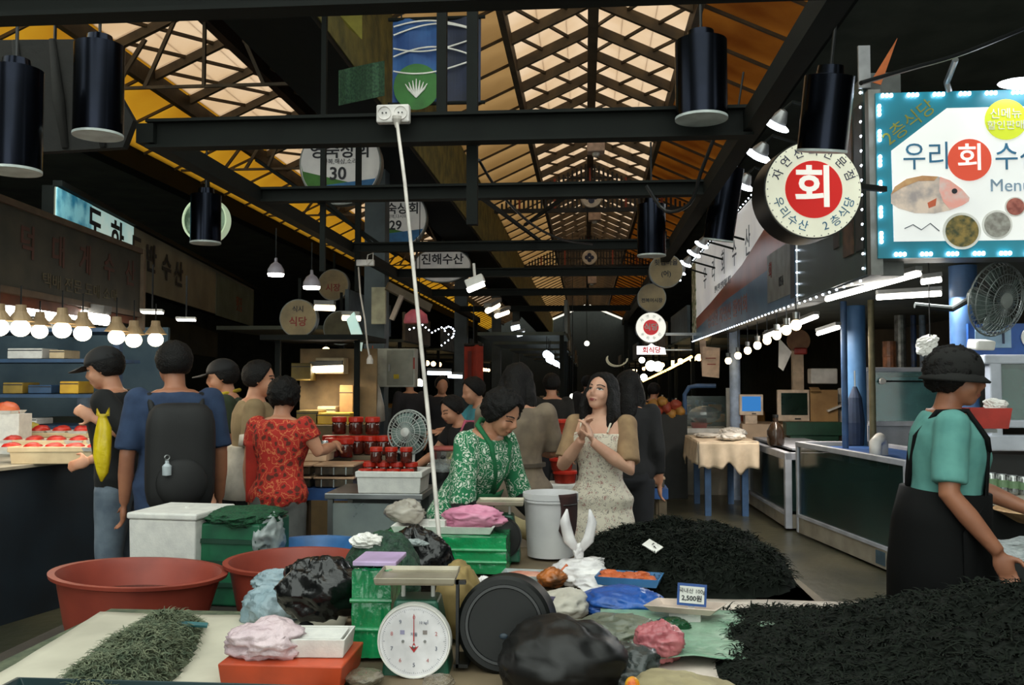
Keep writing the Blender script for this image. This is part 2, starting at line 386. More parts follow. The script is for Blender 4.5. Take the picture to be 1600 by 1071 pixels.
# ---------------------------------------------------------------- low steel frame over the middle stalls
FZ = 2.82; FXL, FXR = -2.25, 0.82
frame = bpy.data.objects.new('beam_frame', None); COL.objects.link(frame); frame['kind'] = 'structure'; frame['label'] = 'dark green steel frame spanning the middle stalls'
for Y, hgt in ((2.86, 0.13), (4.5, 0.15), (6.04, 0.10), (8.5, 0.09), (10.6, 0.10), (13.0, 0.10), (16.0, 0.10)):
    m_ = MB()
    for dz_ in (-1, 1): m_.box(((FXL + FXR) / 2, Y, FZ + dz_ * (hgt / 2 - 0.008)), (FXR - FXL, 0.09, 0.016))
    m_.box(((FXL + FXR) / 2, Y, FZ), (FXR - FXL, 0.014, hgt))
    obj('cross_beam', m_, m_steel_dark, frame)
for x, wd, ya_ in ((FXL, 0.09, 4.45), (FXR, 0.09, 2.0)):
    obj('long_beam', MB().box((x, (ya_ + 19) / 2, FZ), (wd, 19 - ya_, 0.10)), m_steel_dark, frame)
def hanger(px, Y, z0, z1, r=0.03): 
    p = P(px, 300, Y); obj('hanger', MB().box((p.x, Y, (z0 + z1) / 2), (r, r, z1 - z0)), m_steel_dark, frame)
hanger(690, 4.6, FZ, 4.3, 0.05); hanger(738, 4.62, 2.35, 4.4, 0.055); hanger(505, 6.1, 2.3, 4.1, 0.035); hanger(560, 8.5, 2.4, 4.0, 0.05)
# slanting brace, angled cable stays
obj('brace', MB().bar(P(740, 300, 6.1), P(855, 385, 9.0), 0.025, 0.025), m_steel_dark, frame)
obj('brace', MB().bar(P(820, 352, 8.9), P(905, 292, 6.2), 0.025, 0.025), m_steel_dark, frame)
obj('brace', MB().bar(P(400, 250, 8.5), P(620, 400, 8.6), 0.03, 0.03), m_steel_dark, frame)
obj('brace', MB().bar(P(505, 310, 8.5), P(585, 385, 8.6), 0.03, 0.03), m_steel_dark, frame)
# legs at the column line so that the frame stands
for (x, Y) in ((FXL, 18.6), (FXR, 18.6), (FXL, 2.2)):
    obj('post', MB().box((x, Y, FZ / 2), (0.08, 0.08, FZ)), m_steel_dark, frame)
# blue-grey column between the two aisles, and others of its line
m_col = mat('grey_blue_column_paint', (74, 86, 92), 0.6, 0.1, (56, 66, 72), 3)
cl = struct('column', MB().box((P(588, 560, 10.5).x, 10.5, 2.02), (0.24, 0.24, 4.04)), m_col, 'grey blue steel column holding the roof gutter')
for Y in (17.5, 24.5, 31.5):
    struct('column', MB().box((-2.4, Y, 2.02), (0.24, 0.24, 4.04)), m_col, 'grey blue steel column farther along the gutter')

# ---------------------------------------------------------------- cylinder pendant lamps
m_lampblack = mat('satin_black_lamp_metal', (30, 33, 43), 0.22, 0.95, (25, 28, 36), 4)
m_lampwhite = mat('white_lamp_reflector', (200, 208, 206), 0.5)
def cyl_lamp(px, py, wpx, hpx, Y, label, top=None, tilt=(0, 0), ribs=True):
    p = P(px, py, Y); r = S(wpx, Y) / 2; h = S(hpx, Y)
    t = thing('pendant_lamp', label, 'lamp', p, 0, 'black cylinder pendant lamps', rot=(R(tilt[0]), R(tilt[1]), 0))
    obj('lamp_shade', MB().lathe([(r, 0), (r, h), (r * 0.55, h + 0.01), (r * 0.5, h + 0.05), (0, h + 0.05), ], 40).add([], []), m_lampblack, t, smooth='auto')
    rim = MB().lathe([(r * 0.93, -0.004), (r * 1.015, -0.004), (r * 1.015, 0.008), (r * 0.93, 0.008)], 40); obj('rim', rim, m_lampwhite, t)
    rf = MB()
    n = 40
    ring = lambda rr, z: [(rr * (1 + (0.03 if j % 2 else 0)) * math.cos(2*math.pi*j/n), rr * (1 + (0.03 if j % 2 else 0)) * math.sin(2*math.pi*j/n), z) for j in range(n)]
    rf.loft([ring(r * 0.93, 0.002), ring(r * 0.80, h * 0.25), ring(r * 0.3, h * 0.5)], cap=False); obj('reflector', rf, m_lampwhite, t)
    L = top if top else 0.3
    obj('cord', MB().tube([(0, 0, h + 0.04), (0, 0, h + L)], 0.008, 8), m_black, t)
    return t
cyl_lamp(1096, 186, 80, 122, 4.35, 'largest black cylinder pendant lamp, beside the roof skylight', 0.35)
cyl_lamp(153, 212, 78, 150, 4.35, 'black cylinder pendant lamp hanging under the yellow roof corner', 0.3)
cyl_lamp(22, 268, 84, 170, 4.0, 'black cylinder pendant lamp cut by the photo edge above the dark signboard', 0.3)
cyl_lamp(321, 380, 48, 78, 6.6, 'black cylinder pendant lamp in front of the round green sign', 0.5)
cyl_lamp(1284, 237, 74, 112, 4.45, 'black cylinder pendant lamp before the red and white round sign', 0.5, tilt=(12, 4))
cyl_lamp(1122, 376, 46, 112, 6.9, 'black cylinder pendant lamp in front of the pale long signboard', 0.7, tilt=(8, 8))
cyl_lamp(1018, 400, 44, 80, 7.2, 'black cylinder pendant lamp hanging by the brown roof sheets', 0.5)

# ---------------------------------------------------------------- socket box on the near beam and its white cable
m_plate = mat('ivory_socket_plastic', (228, 222, 218), 0.4); m_cable = mat('white_cable', (214, 206, 198), 0.5)
ps = P(615, 179, 4.40)
t = thing('socket_box', 'white double socket box fixed to the dark near beam', 'socket', ps)
obj('box', MB().box((0, 0, 0), (0.165, 0.05, 0.09)), m_plate, t, bevel=0.008)
for dx in (-0.04, 0.04):
    obj('outlet', MB().lathe([(0.0, 0), (0.03, 0), (0.032, 0.006), (0.034, 0.006), (0.034, -0.01), (0, -0.01)], 24, (dx, -0.026, 0), Matrix.Rotation(R(90), 3, 'X')), m_plate, t)
    hm = MB()
    for hx in (-0.009, 0.009): hm.lathe([(0, 0), (0.004, 0), (0.004, 0.004), (0, 0.004)], 10, (dx + hx, -0.030, 0), Matrix.Rotation(R(90), 3, 'X'))
    obj('pin_hole', hm, m_black, t)
pts = []
ctrl = [(620, 190, 4.35), (632, 280, 4.1), (646, 420, 3.9), (660, 560, 3.7), (676, 720, 3.5), (688, 862, 3.33)]
for i in range(25):
    u = i / 24 * (len(ctrl) - 1); k = min(int(u), len(ctrl) - 2); f = u - k
    a, b = ctrl[k], ctrl[k + 1]; pts.append(P(a[0] + (b[0]-a[0])*f, a[1] + (b[1]-a[1])*f, a[2] + (b[2]-a[2])*f))
cb = thing('power_cable', 'long white cable hanging from the socket box down to the table', 'cable', pts[-1])
rel = [p - pts[-1] for p in pts]
obj('cord', MB().tube(rel, 0.0085, 8), m_cable, cb, smooth=True)
obj('plug', MB().lathe([(0.008, 0.07), (0.012, 0.05), (0.022, 0.03), (0.022, 0), (0.0, 0)], 12, (0, 0, -0.02)), m_cable, cb)
obj('plug', MB().lathe([(0.008, -0.05), (0.014, -0.03), (0.024, -0.01), (0.024, 0.005), (0.0, 0.005)], 12, rel[0] + Vector((0, 0, 0.02))), m_cable, cb)
ps2 = P(571, 411, 8.45)
t = thing('socket_box', 'smaller white socket box on the farther dark beam', 'socket', ps2)
obj('box', MB().box((0, 0, 0), (0.17, 0.05, 0.06)), m_plate, t, bevel=0.008)
obj('loop', MB().tube([(0.02, -0.03, 0), (0.03, -0.03, 0.07), (0.08, -0.03, 0.09), (0.08, -0.03, 0.03), (0.02, -0.03, -0.03)], 0.006, 6), m_cable, t)
q = [P(x, y, Y) for x, y, Y in ((560, 418, 8.35), (563, 460, 8.2), (570, 500, 8.1), (574, 540, 8.0), (578, 562, 8.0))]
t = thing('thin_cable', 'thin pale cable dropping from the smaller socket box', 'cable', q[-1])
obj('cord', MB().tube([p - q[-1] for p in q], 0.008, 6), m_cable, t); obj('plug', MB().lathe([(0.01, 0.08), (0.03, 0.04), (0.03, 0), (0, 0)], 10, (0, 0, -0.04)), m_cable, t)

# dark rolled tarpaulin hanging at the frame corner
tq = [(-90, 66), (140, 64), (212, 190), (196, 232), (60, 240), (-90, 250)]
tc0 = P(60, 150, 5.3); tt_ = thing('tarpaulin', 'dark folded tarpaulin hanging at the frame corner by the yellow roof', 'tarpaulin', tc0)
pp = [P(x, y, 5.3) - tc0 for x, y in tq]
obj('cloth', MB().prism([(p_.x, p_.z) for p_ in pp], 'Y', -0.03, 0.03), mat('dark_brown_tarpaulin', (26, 24, 20), 0.9, 0, (18, 18, 16), 4, bump=0.4), tt_)
for k in range(5):
    x_ = pp[0].x + (pp[1].x - pp[0].x) * k / 4; obj('fold', MB().tube([(x_ + 0.02, -0.035, pp[0].z - 0.02), (x_ + 0.08, -0.05, -0.05), (x_ + 0.12, -0.035, pp[4].z + 0.02)], [0.02, 0.035, 0.02], 8), mat('dark_brown_tarpaulin', (26, 24, 20)), tt_, smooth=True)
obj('rope', MB().tube([(0.1, 0, pp[1].z), (0.1, 0, pp[1].z + 1.2)], 0.01, 6), m_black, tt_)
# ---------------------------------------------------------------- loose dark cables slung across
for k, (pl_, r_, lab) in enumerate((
    ([(748, 250, 5.9), (780, 300, 6.3), (830, 350, 6.8), (880, 375, 7.2), (925, 382, 7.5)], 0.010, 'dark cable sagging from the hanger towards the ridge emblem'),
    ([(1010, 290, 5.9), (1040, 330, 5.9), (1078, 318, 5.8), (1095, 270, 5.7), (1116, 215, 5.6)], 0.012, 'dark cable looped beside the large pendant lamp'),
    ([(1345, 130, 4.6), (1420, 108, 4.8), (1500, 85, 5.0), (1600, 45, 5.2)], 0.012, 'dark arm cable running above the menu billboard'))):
    q = [P(*a) for a in pl_]; q2 = []
    for i in range(17):
        u = i / 16 * (len(q) - 1); j = min(int(u), len(q) - 2); f = u - j
        p0, p1, p2_, p3 = q[max(j-1,0)], q[j], q[j+1], q[min(j+2, len(q)-1)]
        q2.append(0.5 * ((2*p1) + (p2_-p0)*f + (2*p0-5*p1+4*p2_-p3)*f*f + (3*p1-p0-3*p2_+p3)*f**3))
    tag(obj('overhead_cable', MB().tube(q2, r_, 8), m_black), lab, 'cable')

# ---------------------------------------------------------------- round stall signs over the column line
m_signw = lit_print('faint_glow_sign_face', (206, 204, 200), (190, 188, 186), 4, 0.10)  # faint glow put into the film of the hanging stall signs
m_signrim = mat('grey_sign_rim', (120, 122, 118), 0.4, 0.4); m_ink = mat('black_print', (28, 30, 40), 0.6); m_green = mat('leaf_green_print', (66, 128, 42), 0.6); m_skyblue = mat('sky_blue_print', (52, 120, 178), 0.6)
def disc(r, n=48, rx=1.0, ry=1.0, y0=-0.03, y1=0.03):
    return MB().prism([(r * rx * math.cos(2*math.pi*j/n), r * ry * math.sin(2*math.pi*j/n)) for j in range(n)], 'Y', y0, y1)
def seg_fill(r, f, y, n=40):
    "part of a disc of radius r below the line z=f(x)"
    xs = [-r + 2*r*i/n for i in range(n + 1)]; top = []; bot = []
    for x in xs:
        c = math.sqrt(max(0, r*r - x*x)); t_ = min(max(f(x), -c), c); top.append((x, t_)); bot.append((x, -c))
    m_ = MB()
    for i in range(n):
        m_.add([(xs[i], y, bot[i][1]), (xs[i+1], y, bot[i+1][1]), (xs[i+1], y, top[i+1][1]), (xs[i], y, top[i][1])], [(0,1,2,3)])
    return m_
def stall_sign(px, py, rpx, Y, label, name_, num, sub=None, rx=1.0, ang=0):
    p = P(px, py, Y); r = S(rpx, Y); t = thing('round_stall_sign', label, 'sign', p, R(ang), 'round stall signs over the column line')
    obj('rim', disc(r * 1.04, y0=-0.06, y1=0.06), m_signrim, t, smooth='auto'); obj('face', disc(r, y0=-0.065, y1=0.0), m_signw, t)
    obj('wave', seg_fill(r * 0.99, lambda x: -0.42 * r - 0.25 * r * (x / r), -0.068), m_green, t)
    obj('wave', seg_fill(r * 0.99, lambda x: -0.50 * r + 0.12 * r * (x / r) , -0.070), m_skyblue, t)
    text(name_, m_ink, t, r * 0.42, (0, -0.072, r * 0.30), bold=0.02)
    if sub: text(sub, m_ink, t, r * 0.15, (0.0, -0.072, r * 0.04))
    if num: text(num, m_ink, t, r * 0.44, (-r * 0.05, -0.074, -r * 0.27), bold=0.02)
    obj('hanger', MB().box((0, 0, r * 1.04 + 0.15), (0.03, 0.03, 0.3)), m_steel_dark, t)
    return t
stall_sign(534, 258, 64, 8.8, 'pale round stall sign numbered 30 under the nearest beam', '영숙상회', '30', '전복,해삼,소라')
stall_sign(622, 342, 46, 12.4, 'pale round stall sign numbered 29 behind the hanging white cable', '영숙상회', '29', '미역,다시마')
# oval far sign, restaurant discs and blank discs
m_tan = mat('faded_cream_sign', (150, 132, 96), 0.6, 0, (120, 106, 80), 5); m_redink = mat('faded_red_print', (142, 50, 40), 0.6)
p = P(692, 415, 15.6); t = thing('oval_stall_sign', 'oval pale sign with dark lettering under the olive gutter girder', 'sign', p)
r = S(44, 15.6)
obj('rim', disc(r * 1.03, rx=1, ry=0.62, y0=-0.06, y1=0.06), m_signrim, t); obj('face', disc(r, rx=1, ry=0.6, y0=-0.07, y1=0), m_signw, t)
text('진해수산', m_ink, t, r * 0.42, (0, -0.078, r * 0.18), bold=0.02)
obj('band', MB().prism([(-r * .85, -r * .3), (r * .85, -r * .3), (r * .62, -r * .45), (-r * .62, -r * .45)], 'Y', -0.078, -0.071), m_skyblue, t)
obj('hanger', MB().box((0, 0, r * 0.62 + 0.2), (0.03, 0.03, 0.4)), m_steel_dark, t)
def disc_sign(px, py, rpx, Y, label, top, main, mface, mink=None, tops=0.36, mains=0.55):
    p = P(px, py, Y); r = S(rpx, Y); t = thing('round_sign', label, 'sign', p)
    obj('rim', disc(r * 1.05, 36, y0=-0.05, y1=0.05), m_signrim, t); obj('face', disc(r, 36, y0=-0.055, y1=0), mface, t)
    if top: text(top, m_ink, t, r * tops, (0, -0.06, r * 0.48), bold=0.01)
    if main: text(main, mink or m_redink, t, r * mains, (0, -0.06, -r * 0.22), bold=0.02)
    obj('hanger', MB().box((0, 0, r * 1.05 + 0.12), (0.03, 0.03, 0.24)), m_steel_dark, t)
    return t
disc_sign(468, 498, 29, 10.0, 'faded tan round restaurant sign with dim red lettering', '식시', '식당', m_tan)
disc_sign(533, 513, 26, 11.5, 'faded blank tan round sign beside the restaurant disc', None, None, mat('dim_tan_sign', (104, 98, 74), 0.7))
disc_sign(522, 446, 24, 13.0, 'faded round sign with red lettering above the bright dish lamp', None, '시장', m_tan)
disc_sign(1040, 424, 25, 9.5, 'pale round sign with dark lettering beside the row of floodlights', '횟집마을', '(어)', m_tan, m_ink, 0.40, 0.4)
disc_sign(1018, 466, 21, 11.0, 'small dull round sign below the pale lettered disc', None, '전복어시장', m_tan, m_ink, 0.3, 0.34)
# green rimmed round sign behind a lamp
p = P(323, 345, 7.0); t = thing('round_sign', 'round sign with pale green glowing rim behind a pendant lamp', 'sign', p)
r = S(37, 7.0)
obj('face', disc(r * 0.94, y0=-0.03, y1=0.03), lit_print('green_white_sign', (150, 176, 150), (60, 84, 60), 9, 0.12), t)
rg = MB(); n = 48
for rr, yy in ((0.94, -0.05), (1.0, -0.05), (1.0, 0.05), (0.94, 0.05)): pass
rg.loft([[(r*rr*math.cos(2*math.pi*j/n), yy, r*rr*math.sin(2*math.pi*j/n)) for j in range(n)] for rr, yy in ((0.93, -0.05), (1.0, -0.05), (1.0, 0.05), (0.93, 0.05))], closed=True)
obj('rim', rg, lit_print('pale_green_rim', (205, 226, 190), None, 4, 0.35), t)
obj('hanger', MB().box((0, 0, r + 0.15), (0.03, 0.03, 0.3)), m_steel_dark, t)

# ---------------------------------------------------------------- blue festival banner over the near beam
pb = P(682, 95, 6.3); t = thing('banner', 'blue hanging banner with white ribbon lines and green leaf emblem', 'banner', pb)
bw, bh = S(143, 6.3), S(138, 6.3)
m_bn = mat('blue_banner_cloth', (44, 92, 150), 0.7, 0, (28, 60, 116), 4); m_nv = mat('navy_banner_cloth', (28, 36, 62), 0.7, 0, (20, 26, 44), 5)
obj('cloth', MB().grid(12, 12, lambda u, v: (-bw/2 + bw * 0.58 * u, 0.012 * math.sin(u * 9 + v * 2), -bh/2 + bh * v)), m_bn, t, solid=0.006)
obj('cloth', MB().grid(12, 12, lambda u, v: (-bw/2 + bw * (0.58 + 0.42 * u), 0.012 * math.sin(5.2 + u * 6 + v * 2), -bh/2 + bh * v)), m_nv, t, solid=0.006)
for a, b_, c_ in ((0.30, 0.12, 0.0), (0.20, -0.1, 0.6), (0.02, 0.13, 0.2), (-0.06, -0.10, 0.7), (0.36, 0.10, 0.4)):
    q = [(-bw * 0.48 + bw * 0.95 * (i / 20), -0.024, bh * (a + b_ * math.sin(3.0 * i / 20 + c_))) for i in range(21)]
    obj('ribbon', MB().tube(q, 0.006, 6), m_white, t)
obj('hill', seg_fill(bw * 0.26, lambda x: 99, -0.021).add([], []), mat('green_banner_print', (58, 118, 52), 0.7), t, loc=(-bw * 0.22, 0, -bh * 0.31))
lf = MB()
for k in range(-3, 4):
    q = [(-bw * 0.22, -0.028, -bh * 0.44), (-bw * 0.22 + k * 0.018, -0.028, -bh * 0.36 + 0.01), (-bw * 0.22 + k * 0.026, -0.028, -bh * 0.28 + 0.012 * (3 - abs(k)))]
    lf.tube(q, [0.004, 0.008, 0.003], 6)
obj('leaf_emblem', lf, m_white, t)
for z in (-bh / 2, bh / 2): obj('rod', MB().tube([(-bw/2 - 0.03, 0, z), (bw/2 + 0.03, 0, z)], 0.014, 8), m_steel_dark, t)
for x in (-bw*0.4, bw*0.4): obj('cord', MB().tube([(x, 0, bh/2), (x, 0, bh/2 + 0.25)], 0.006, 6), m_black, t)
# green mesh cloth folded beside it
tag(obj('mesh_cloth', MB().grid(8, 8, lambda u, v: tuple(P(530 + 70 * u, 110 + 55 * v - 15 * u, 6.2 + 0.1 * math.sin(u * 6)))), mat('dark_green_mesh', (52, 84, 58), 0.9, 0, (32, 56, 40), 60, detail=1), solid=0.01), 'dark green mesh cloth bundled beside the blue banner', 'cloth')
tag(obj('yellow_flag', MB().add([P(528, 20, 6.3), P(566, 18, 6.3), P(566, 62, 6.3), P(545, 45, 6.32)], [(0, 1, 2, 3)]), mat('olive_yellow_cloth', (126, 118, 44), 0.9), solid=0.012), 'small olive yellow cloth corner left of the blue banner', 'cloth')

# ---------------------------------------------------------------- hanging lit lamps of the middle stalls
m_shade = mat('pale_grey_lamp_shade', (176, 172, 186), 0.5)
def bell_lamp(px, py, wpx, Y, label, col=None):
    p = P(px, py, Y); r = S(wpx, Y) / 2; t = thing('hanging_lamp', label, 'lamp', p, 0, 'lit lamps over the middle stalls')
    obj('lamp_shade', MB().lathe([(r, 0), (r * 0.95, r * 0.5), (r * 0.6, r * 1.1), (r * 0.2, r * 1.4), (r * 0.15, r * 1.9), (0, r * 1.9)], 20), m_shade, t, smooth='auto')
    obj('diffuser', MB().lathe([(0, -r * 0.35), (r * 0.9, -r * 0.3), (r * 0.98, 0.0), (0, 0.0)], 20), col or m_tube, t)
    obj('cord', MB().tube([(0, 0, r * 1.8), (0, 0, r * 1.8 + 0.3)], 0.006, 6), m_black, t)
bell_lamp(431, 428, 27, 8.6, 'lit bell shaped lamp at the end of the dim white signboard')
bell_lamp(487, 448, 28, 9.3, 'lit dish lamp hanging below the wire cage frame')
p = P(742, 445, 7.6); t = thing('flood_lamp', 'white flood lamp tilted on a short pole beside the gutter girder', 'lamp', p, 0)
Rt = Matrix.Rotation(R(-22), 3, 'Y')
obj('housing', MB().box((0, 0, 0.03), (0.16, 0.1, 0.07), Rt), m_white, t, bevel=0.01)
obj('diffuser', MB().box(Rt @ Vector((0, 0, -0.025)), (0.15, 0.09, 0.03), Rt), m_tube, t)
obj('pole', MB().tube([(0, 0, 0.05), (-0.01, 0, 0.18)], 0.012, 8), m_white, t)
def tube_lamp(a, b, label, wd=0.05, m_=None, group='tube lamps over the middle stalls', far=False, glow=0.4):
    a, b = Vector(a), Vector(b); t = thing('tube_lamp', label, 'lamp', (a + b) / 2, 0, group); c = (a + b) / 2
    obj('tube', MB().tube([a - c, b - c], wd * glow, 8), m_ or m_tube, t)
    obj('batten', MB().bar(a - c + Vector((0, 0, wd * 0.75)), b - c + Vector((0, 0, wd * 0.75)), wd * 1.1, wd * 0.6), mat('grey_batten', (120, 120, 118), 0.6), t)
tube_lamp(P(492, 481, 9.0), P(523, 482, 9.0), 'warm short tube lamp, the left one of two beside the restaurant disc', 0.07, emit('warm_tube', (255, 232, 190), 6))
tube_lamp(P(535, 497, 9.6), P(563, 498, 9.6), 'warm short tube lamp, the right one of two beside the restaurant disc', 0.07, emit('warm_tube', (255, 232, 190), 6))
tube_lamp(P(762, 486, 11), P(778, 477, 11.6), 'short slanting lit lamp below the flood lamp', 0.09, emit('warm_tube', (255, 232, 190), 6))
tube_lamp(P(776, 494, 11.5), P(793, 488, 12), 'short slanting lit lamp, lowest of the pair below the flood lamp', 0.08, emit('warm_tube', (255, 232, 190), 6))
tube_lamp(P(799, 514, 13), P(812, 511, 13), 'tiny cold lit lamp above the dark haired shopper', 0.08, m_led_far)
tube_lamp(P(808, 524, 13.6), P(820, 521, 13.6), 'tiny cold lit lamp just above the red banner side', 0.07, m_led_far)
# ================================================================ the tank stalls on the right-hand side
BXF = 1.70                                  # plane of the long signboards
def side_sign(Ya, Yb, z0, z1, label, face, name='long_signboard'):
    t = thing(name, label, 'sign', (BXF, Ya, z0))
    obj('box', MB().box((0.11, (Yb - Ya) / 2, (z1 - z0) / 2), (0.2, Yb - Ya, z1 - z0)), mat('sign_box_metal', (96, 98, 96), 0.5, 0.4), t)
    obj('face', MB().box((0, (Yb - Ya) / 2, (z1 - z0) / 2), (0.02, Yb - Ya - 0.02, z1 - z0 - 0.02)), face, t)
    return t
SIDE = (R(90), 0, R(-90))                  # lettering that faces the aisle (-X), reading towards the viewer
m_silk = lit_print('silver_white_sign_film', (226, 226, 222), (206, 206, 206), 1.4, 0.30)
m_bluegrey = lit_print('blue_grey_sign_film', (70, 104, 128), (52, 82, 108), 2.0, 0.08)
m_redbrown = lit_print('rust_sign_film', (128, 70, 56), (108, 60, 50), 2.0, 0.10)
t = side_sign(7.45, 14.6, 2.18, 3.42, 'long pale lit signboard with thin dark lettering along the aisle', m_silk)
W = 14.6 - 7.45
obj('band', MB().prism([(0, 0.0), (W * 0.98, 0.0), (W * 0.98, 0.12), (W * 0.5, 0.34), (0, 0.42)], 'X', -0.016, -0.011), m_bluegrey, t)
sw = [(0.02, 0.42), (W * 0.5, 0.34), (W * 0.97, 0.12), (W * 0.97, 0.30), (W * 0.7, 0.42), (W * 0.35, 0.62), (0.02, 0.98)]
obj('sweep', MB().prism(sw, 'X', -0.014, -0.0105), m_redbrown, t)
obj('picture', MB().prism([(W - 0.55, 0.1), (W - 0.02, 0.1), (W - 0.02, 1.2), (W - 0.55, 1.2)], 'X', -0.018, -0.011), mat('leafy_print', (226, 228, 214), 0.5, 0, (70, 112, 50), 14, thr=(0.42, 0.55)), t)
for i, ch in enumerate('우리회수산'):
    text(ch, mat('grey_ink', (96, 104, 112), 0.6), t, 0.34, (-0.014, W - 1.6 - i * 0.85, 0.80), SIDE, name='letter')
text('활어 전복 멍게 해삼 개불', mat('grey_ink', (96, 104, 112), 0.6), t, 0.10, (-0.014, W * 0.55, 0.55), SIDE, width=1.3)
text('싱싱한 자연산 활어회', m_redbrown, t, 0.22, (-0.018, W * 0.52, 0.17), SIDE, width=1.6)
obj('panel', MB().box((-0.016, 0.62, 0.30), (0.014, 0.95, 0.44)), mat('pale_grey_notice', (128, 132, 130), 0.5), t)
text('회', m_redink, t, 0.16, (-0.026, 0.95, 0.36), SIDE); text('054-733-0000'.replace('-733-0000', ''), m_ink, t, 0.12, (-0.026, 0.5, 0.22), SIDE)
obj('panel', MB().box((-0.016, 0.08, 0.30), (0.014, 0.15, 0.52)), mat('navy_notice', (34, 44, 56), 0.5), t)
# LED edging: top beads and the bottom line
ledm = MB().ell((0, 0, 0), (0.008, 0.012, 0.008), nu=8, nv=6).mesh('led'); ledm.materials.append(m_led)
for i in range(44): link('led', ledm, t, (-0.02, W * (i + 0.5) / 44, 1.25))
for i in range(44): link('led', ledm, t, (-0.02, W * (i + 0.5) / 44, -0.015))
# nearer dark panel with an emblem
t2 = side_sign(5.62, 7.40, 2.18, 3.42, 'dark green corner signboard with a large pale ring, beside the round red sign', mat('dark_green_sign_film', (44, 66, 62), 0.4, 0, (34, 50, 50), 3))
W2 = 7.40 - 5.62
rr = MB(); n = 40
rr.loft([[(x, 1.15 + a * 0.34 * math.cos(2*math.pi*j/n), 0.72 + a * 0.34 * math.sin(2*math.pi*j/n)) for j in range(n)] for x, a in ((-0.012, 1.0), (-0.02, 1.0), (-0.02, 0.8), (-0.012, 0.8))], closed=True)
obj('ring', rr, mat('slate_print', (40, 54, 66), 0.5), t2)
obj('emblem', MB().prism([(1.15 + 0.27 * math.cos(a), 0.72 + 0.27 * math.sin(a)) for a in [2*math.pi*j/30 for j in range(30)]], 'X', -0.018, -0.011), mat('emblem_print', (150, 130, 116), 0.5, 0, (78, 96, 120), 9), t2)
for x, z, wd, hg, c in ((0.30, 0.62, 0.22, 0.9, (92, 64, 44)), (0.58, 0.66, 0.12, 0.8, (60, 46, 36)), (0.05, 0.62, 0.16, 0.9, (40, 44, 40))):
    obj('picture', MB().box((-0.015, x + 0.05, z), (0.01, wd, hg)), mat('fish_photo_%d' % int(x * 100), c, 0.5, 0, tuple(v * 0.5 for v in c), 12), t2)
for i in range(14): link('led', ledm, t2, (-0.02, W2 - 0.02, 0.05 + i * 0.09))
for i in range(14): link('led', ledm, t2, (-0.02, 0.03, 0.05 + i * 0.09))
for i in range(10): link('led', ledm, t2, (-0.02, W2 * (i + 0.5) / 10, -0.02))
# floodlights on arms above the signboards
m_flood = emit('floodlight_glow', (235, 245, 255), 9.0)
for i, (px, py, wpx, Y) in enumerate(((1214, 193, 42, 6.0), (1186, 241, 42, 6.9), (1161, 287, 36, 7.9), (1139, 312, 24, 8.8), (1097, 381, 22, 9.8), (1085, 395, 22, 10.5), (1072, 411, 19, 11.3), (1064, 424, 17, 12.0), (1058, 434, 15, 12.8))):
    p = P(px, py, Y); r = S(wpx, Y) / 2
    t = thing('floodlight', 'oval floodlight %s on an arm above the long signboard' % ('nearest' if i == 0 else ('second' if i == 1 else ('third' if i == 2 else ('fourth' if i == 3 else ('fifth' if i == 4 else ('sixth' if i == 5 else ('seventh' if i == 6 else ('eighth' if i == 7 else 'farthest')))))))), 'lamp', p, 0, 'floodlights above the long signboard')
    Rf = Euler((R(25), R(28), 0)).to_matrix()
    lens_ = MB().ell(Rf @ Vector((0, 0, -0.015)), (r * 1.05, r * 0.75, r * 0.3), Rf, 20, 8)
    obj('housing', MB().lathe([(0, 0.10), (r * 0.3, 0.09), (r * 0.62, 0.03), (r * 0.62, 0.0), (0, 0.0)], 18, (0, 0, 0.0), Rf, 1, 0.8), mat('silver_lamp_housing', (150, 150, 150), 0.35, 0.7), t, smooth='auto'); obj('lens', lens_, m_flood, t.children[0], smooth=True)
    obj('arm', MB().tube([(0, 0, 0.05), (0.1, 0, 0.14), (BXF + 0.05 - p.x, 0, 0.02)] if BXF + 0.05 > p.x else [(0, 0, 0.05), (0.03, 0, 0.2)], 0.012, 6), m_steel_dark, t)

# ---------------------------------------------------------------- frontal menu billboard
BY = 5.45
pa = P(1372, 404, BY); pb = P(1372, 146, BY); bx0 = pa.x; bx1 = bx0 + 1.9; z0, z1 = pa.z, pb.z
t = thing('menu_billboard', 'large lit menu billboard with a red fish photo and teal border', 'sign', (bx0, BY, z0))
BW, BH = bx1 - bx0, z1 - z0
m_teal = lit_print('teal_sign_film', (22, 120, 138), (16, 104, 122), 2, 0.16)
m_paper = lit_print('white_sign_film', (226, 226, 222), (214, 214, 212), 1.2, 0.42)
obj('box', MB().box((BW / 2, 0.13, BH / 2), (BW, 0.22, BH)), mat('sign_box_metal', (96, 98, 96), 0.5, 0.4), t)
obj('border', MB().box((BW / 2, 0.01, BH / 2), (BW, 0.03, BH)), m_teal, t)
def bp(px, py): 
    q = P(px, py, BY); return (q.x - bx0, q.z - z0)
xr = BW - 0.03
obj('face', MB().prism([bp(1396, 378), (xr, bp(1396, 378)[1]), (xr, bp(1480, 170)[1]), bp(1478, 170), bp(1392, 236)], 'Y', -0.012, 0.0), m_paper, t)
yf = -0.014
def bdisc(px, py, rpx, y=yf, squash=1.0, n=36):
    c = bp(px, py); r = S(rpx, BY); return MB().prism([(c[0] + r*math.cos(2*math.pi*j/n), c[1] + squash*r*math.sin(2*math.pi*j/n)) for j in range(n)], 'Y', y - 0.004, y)
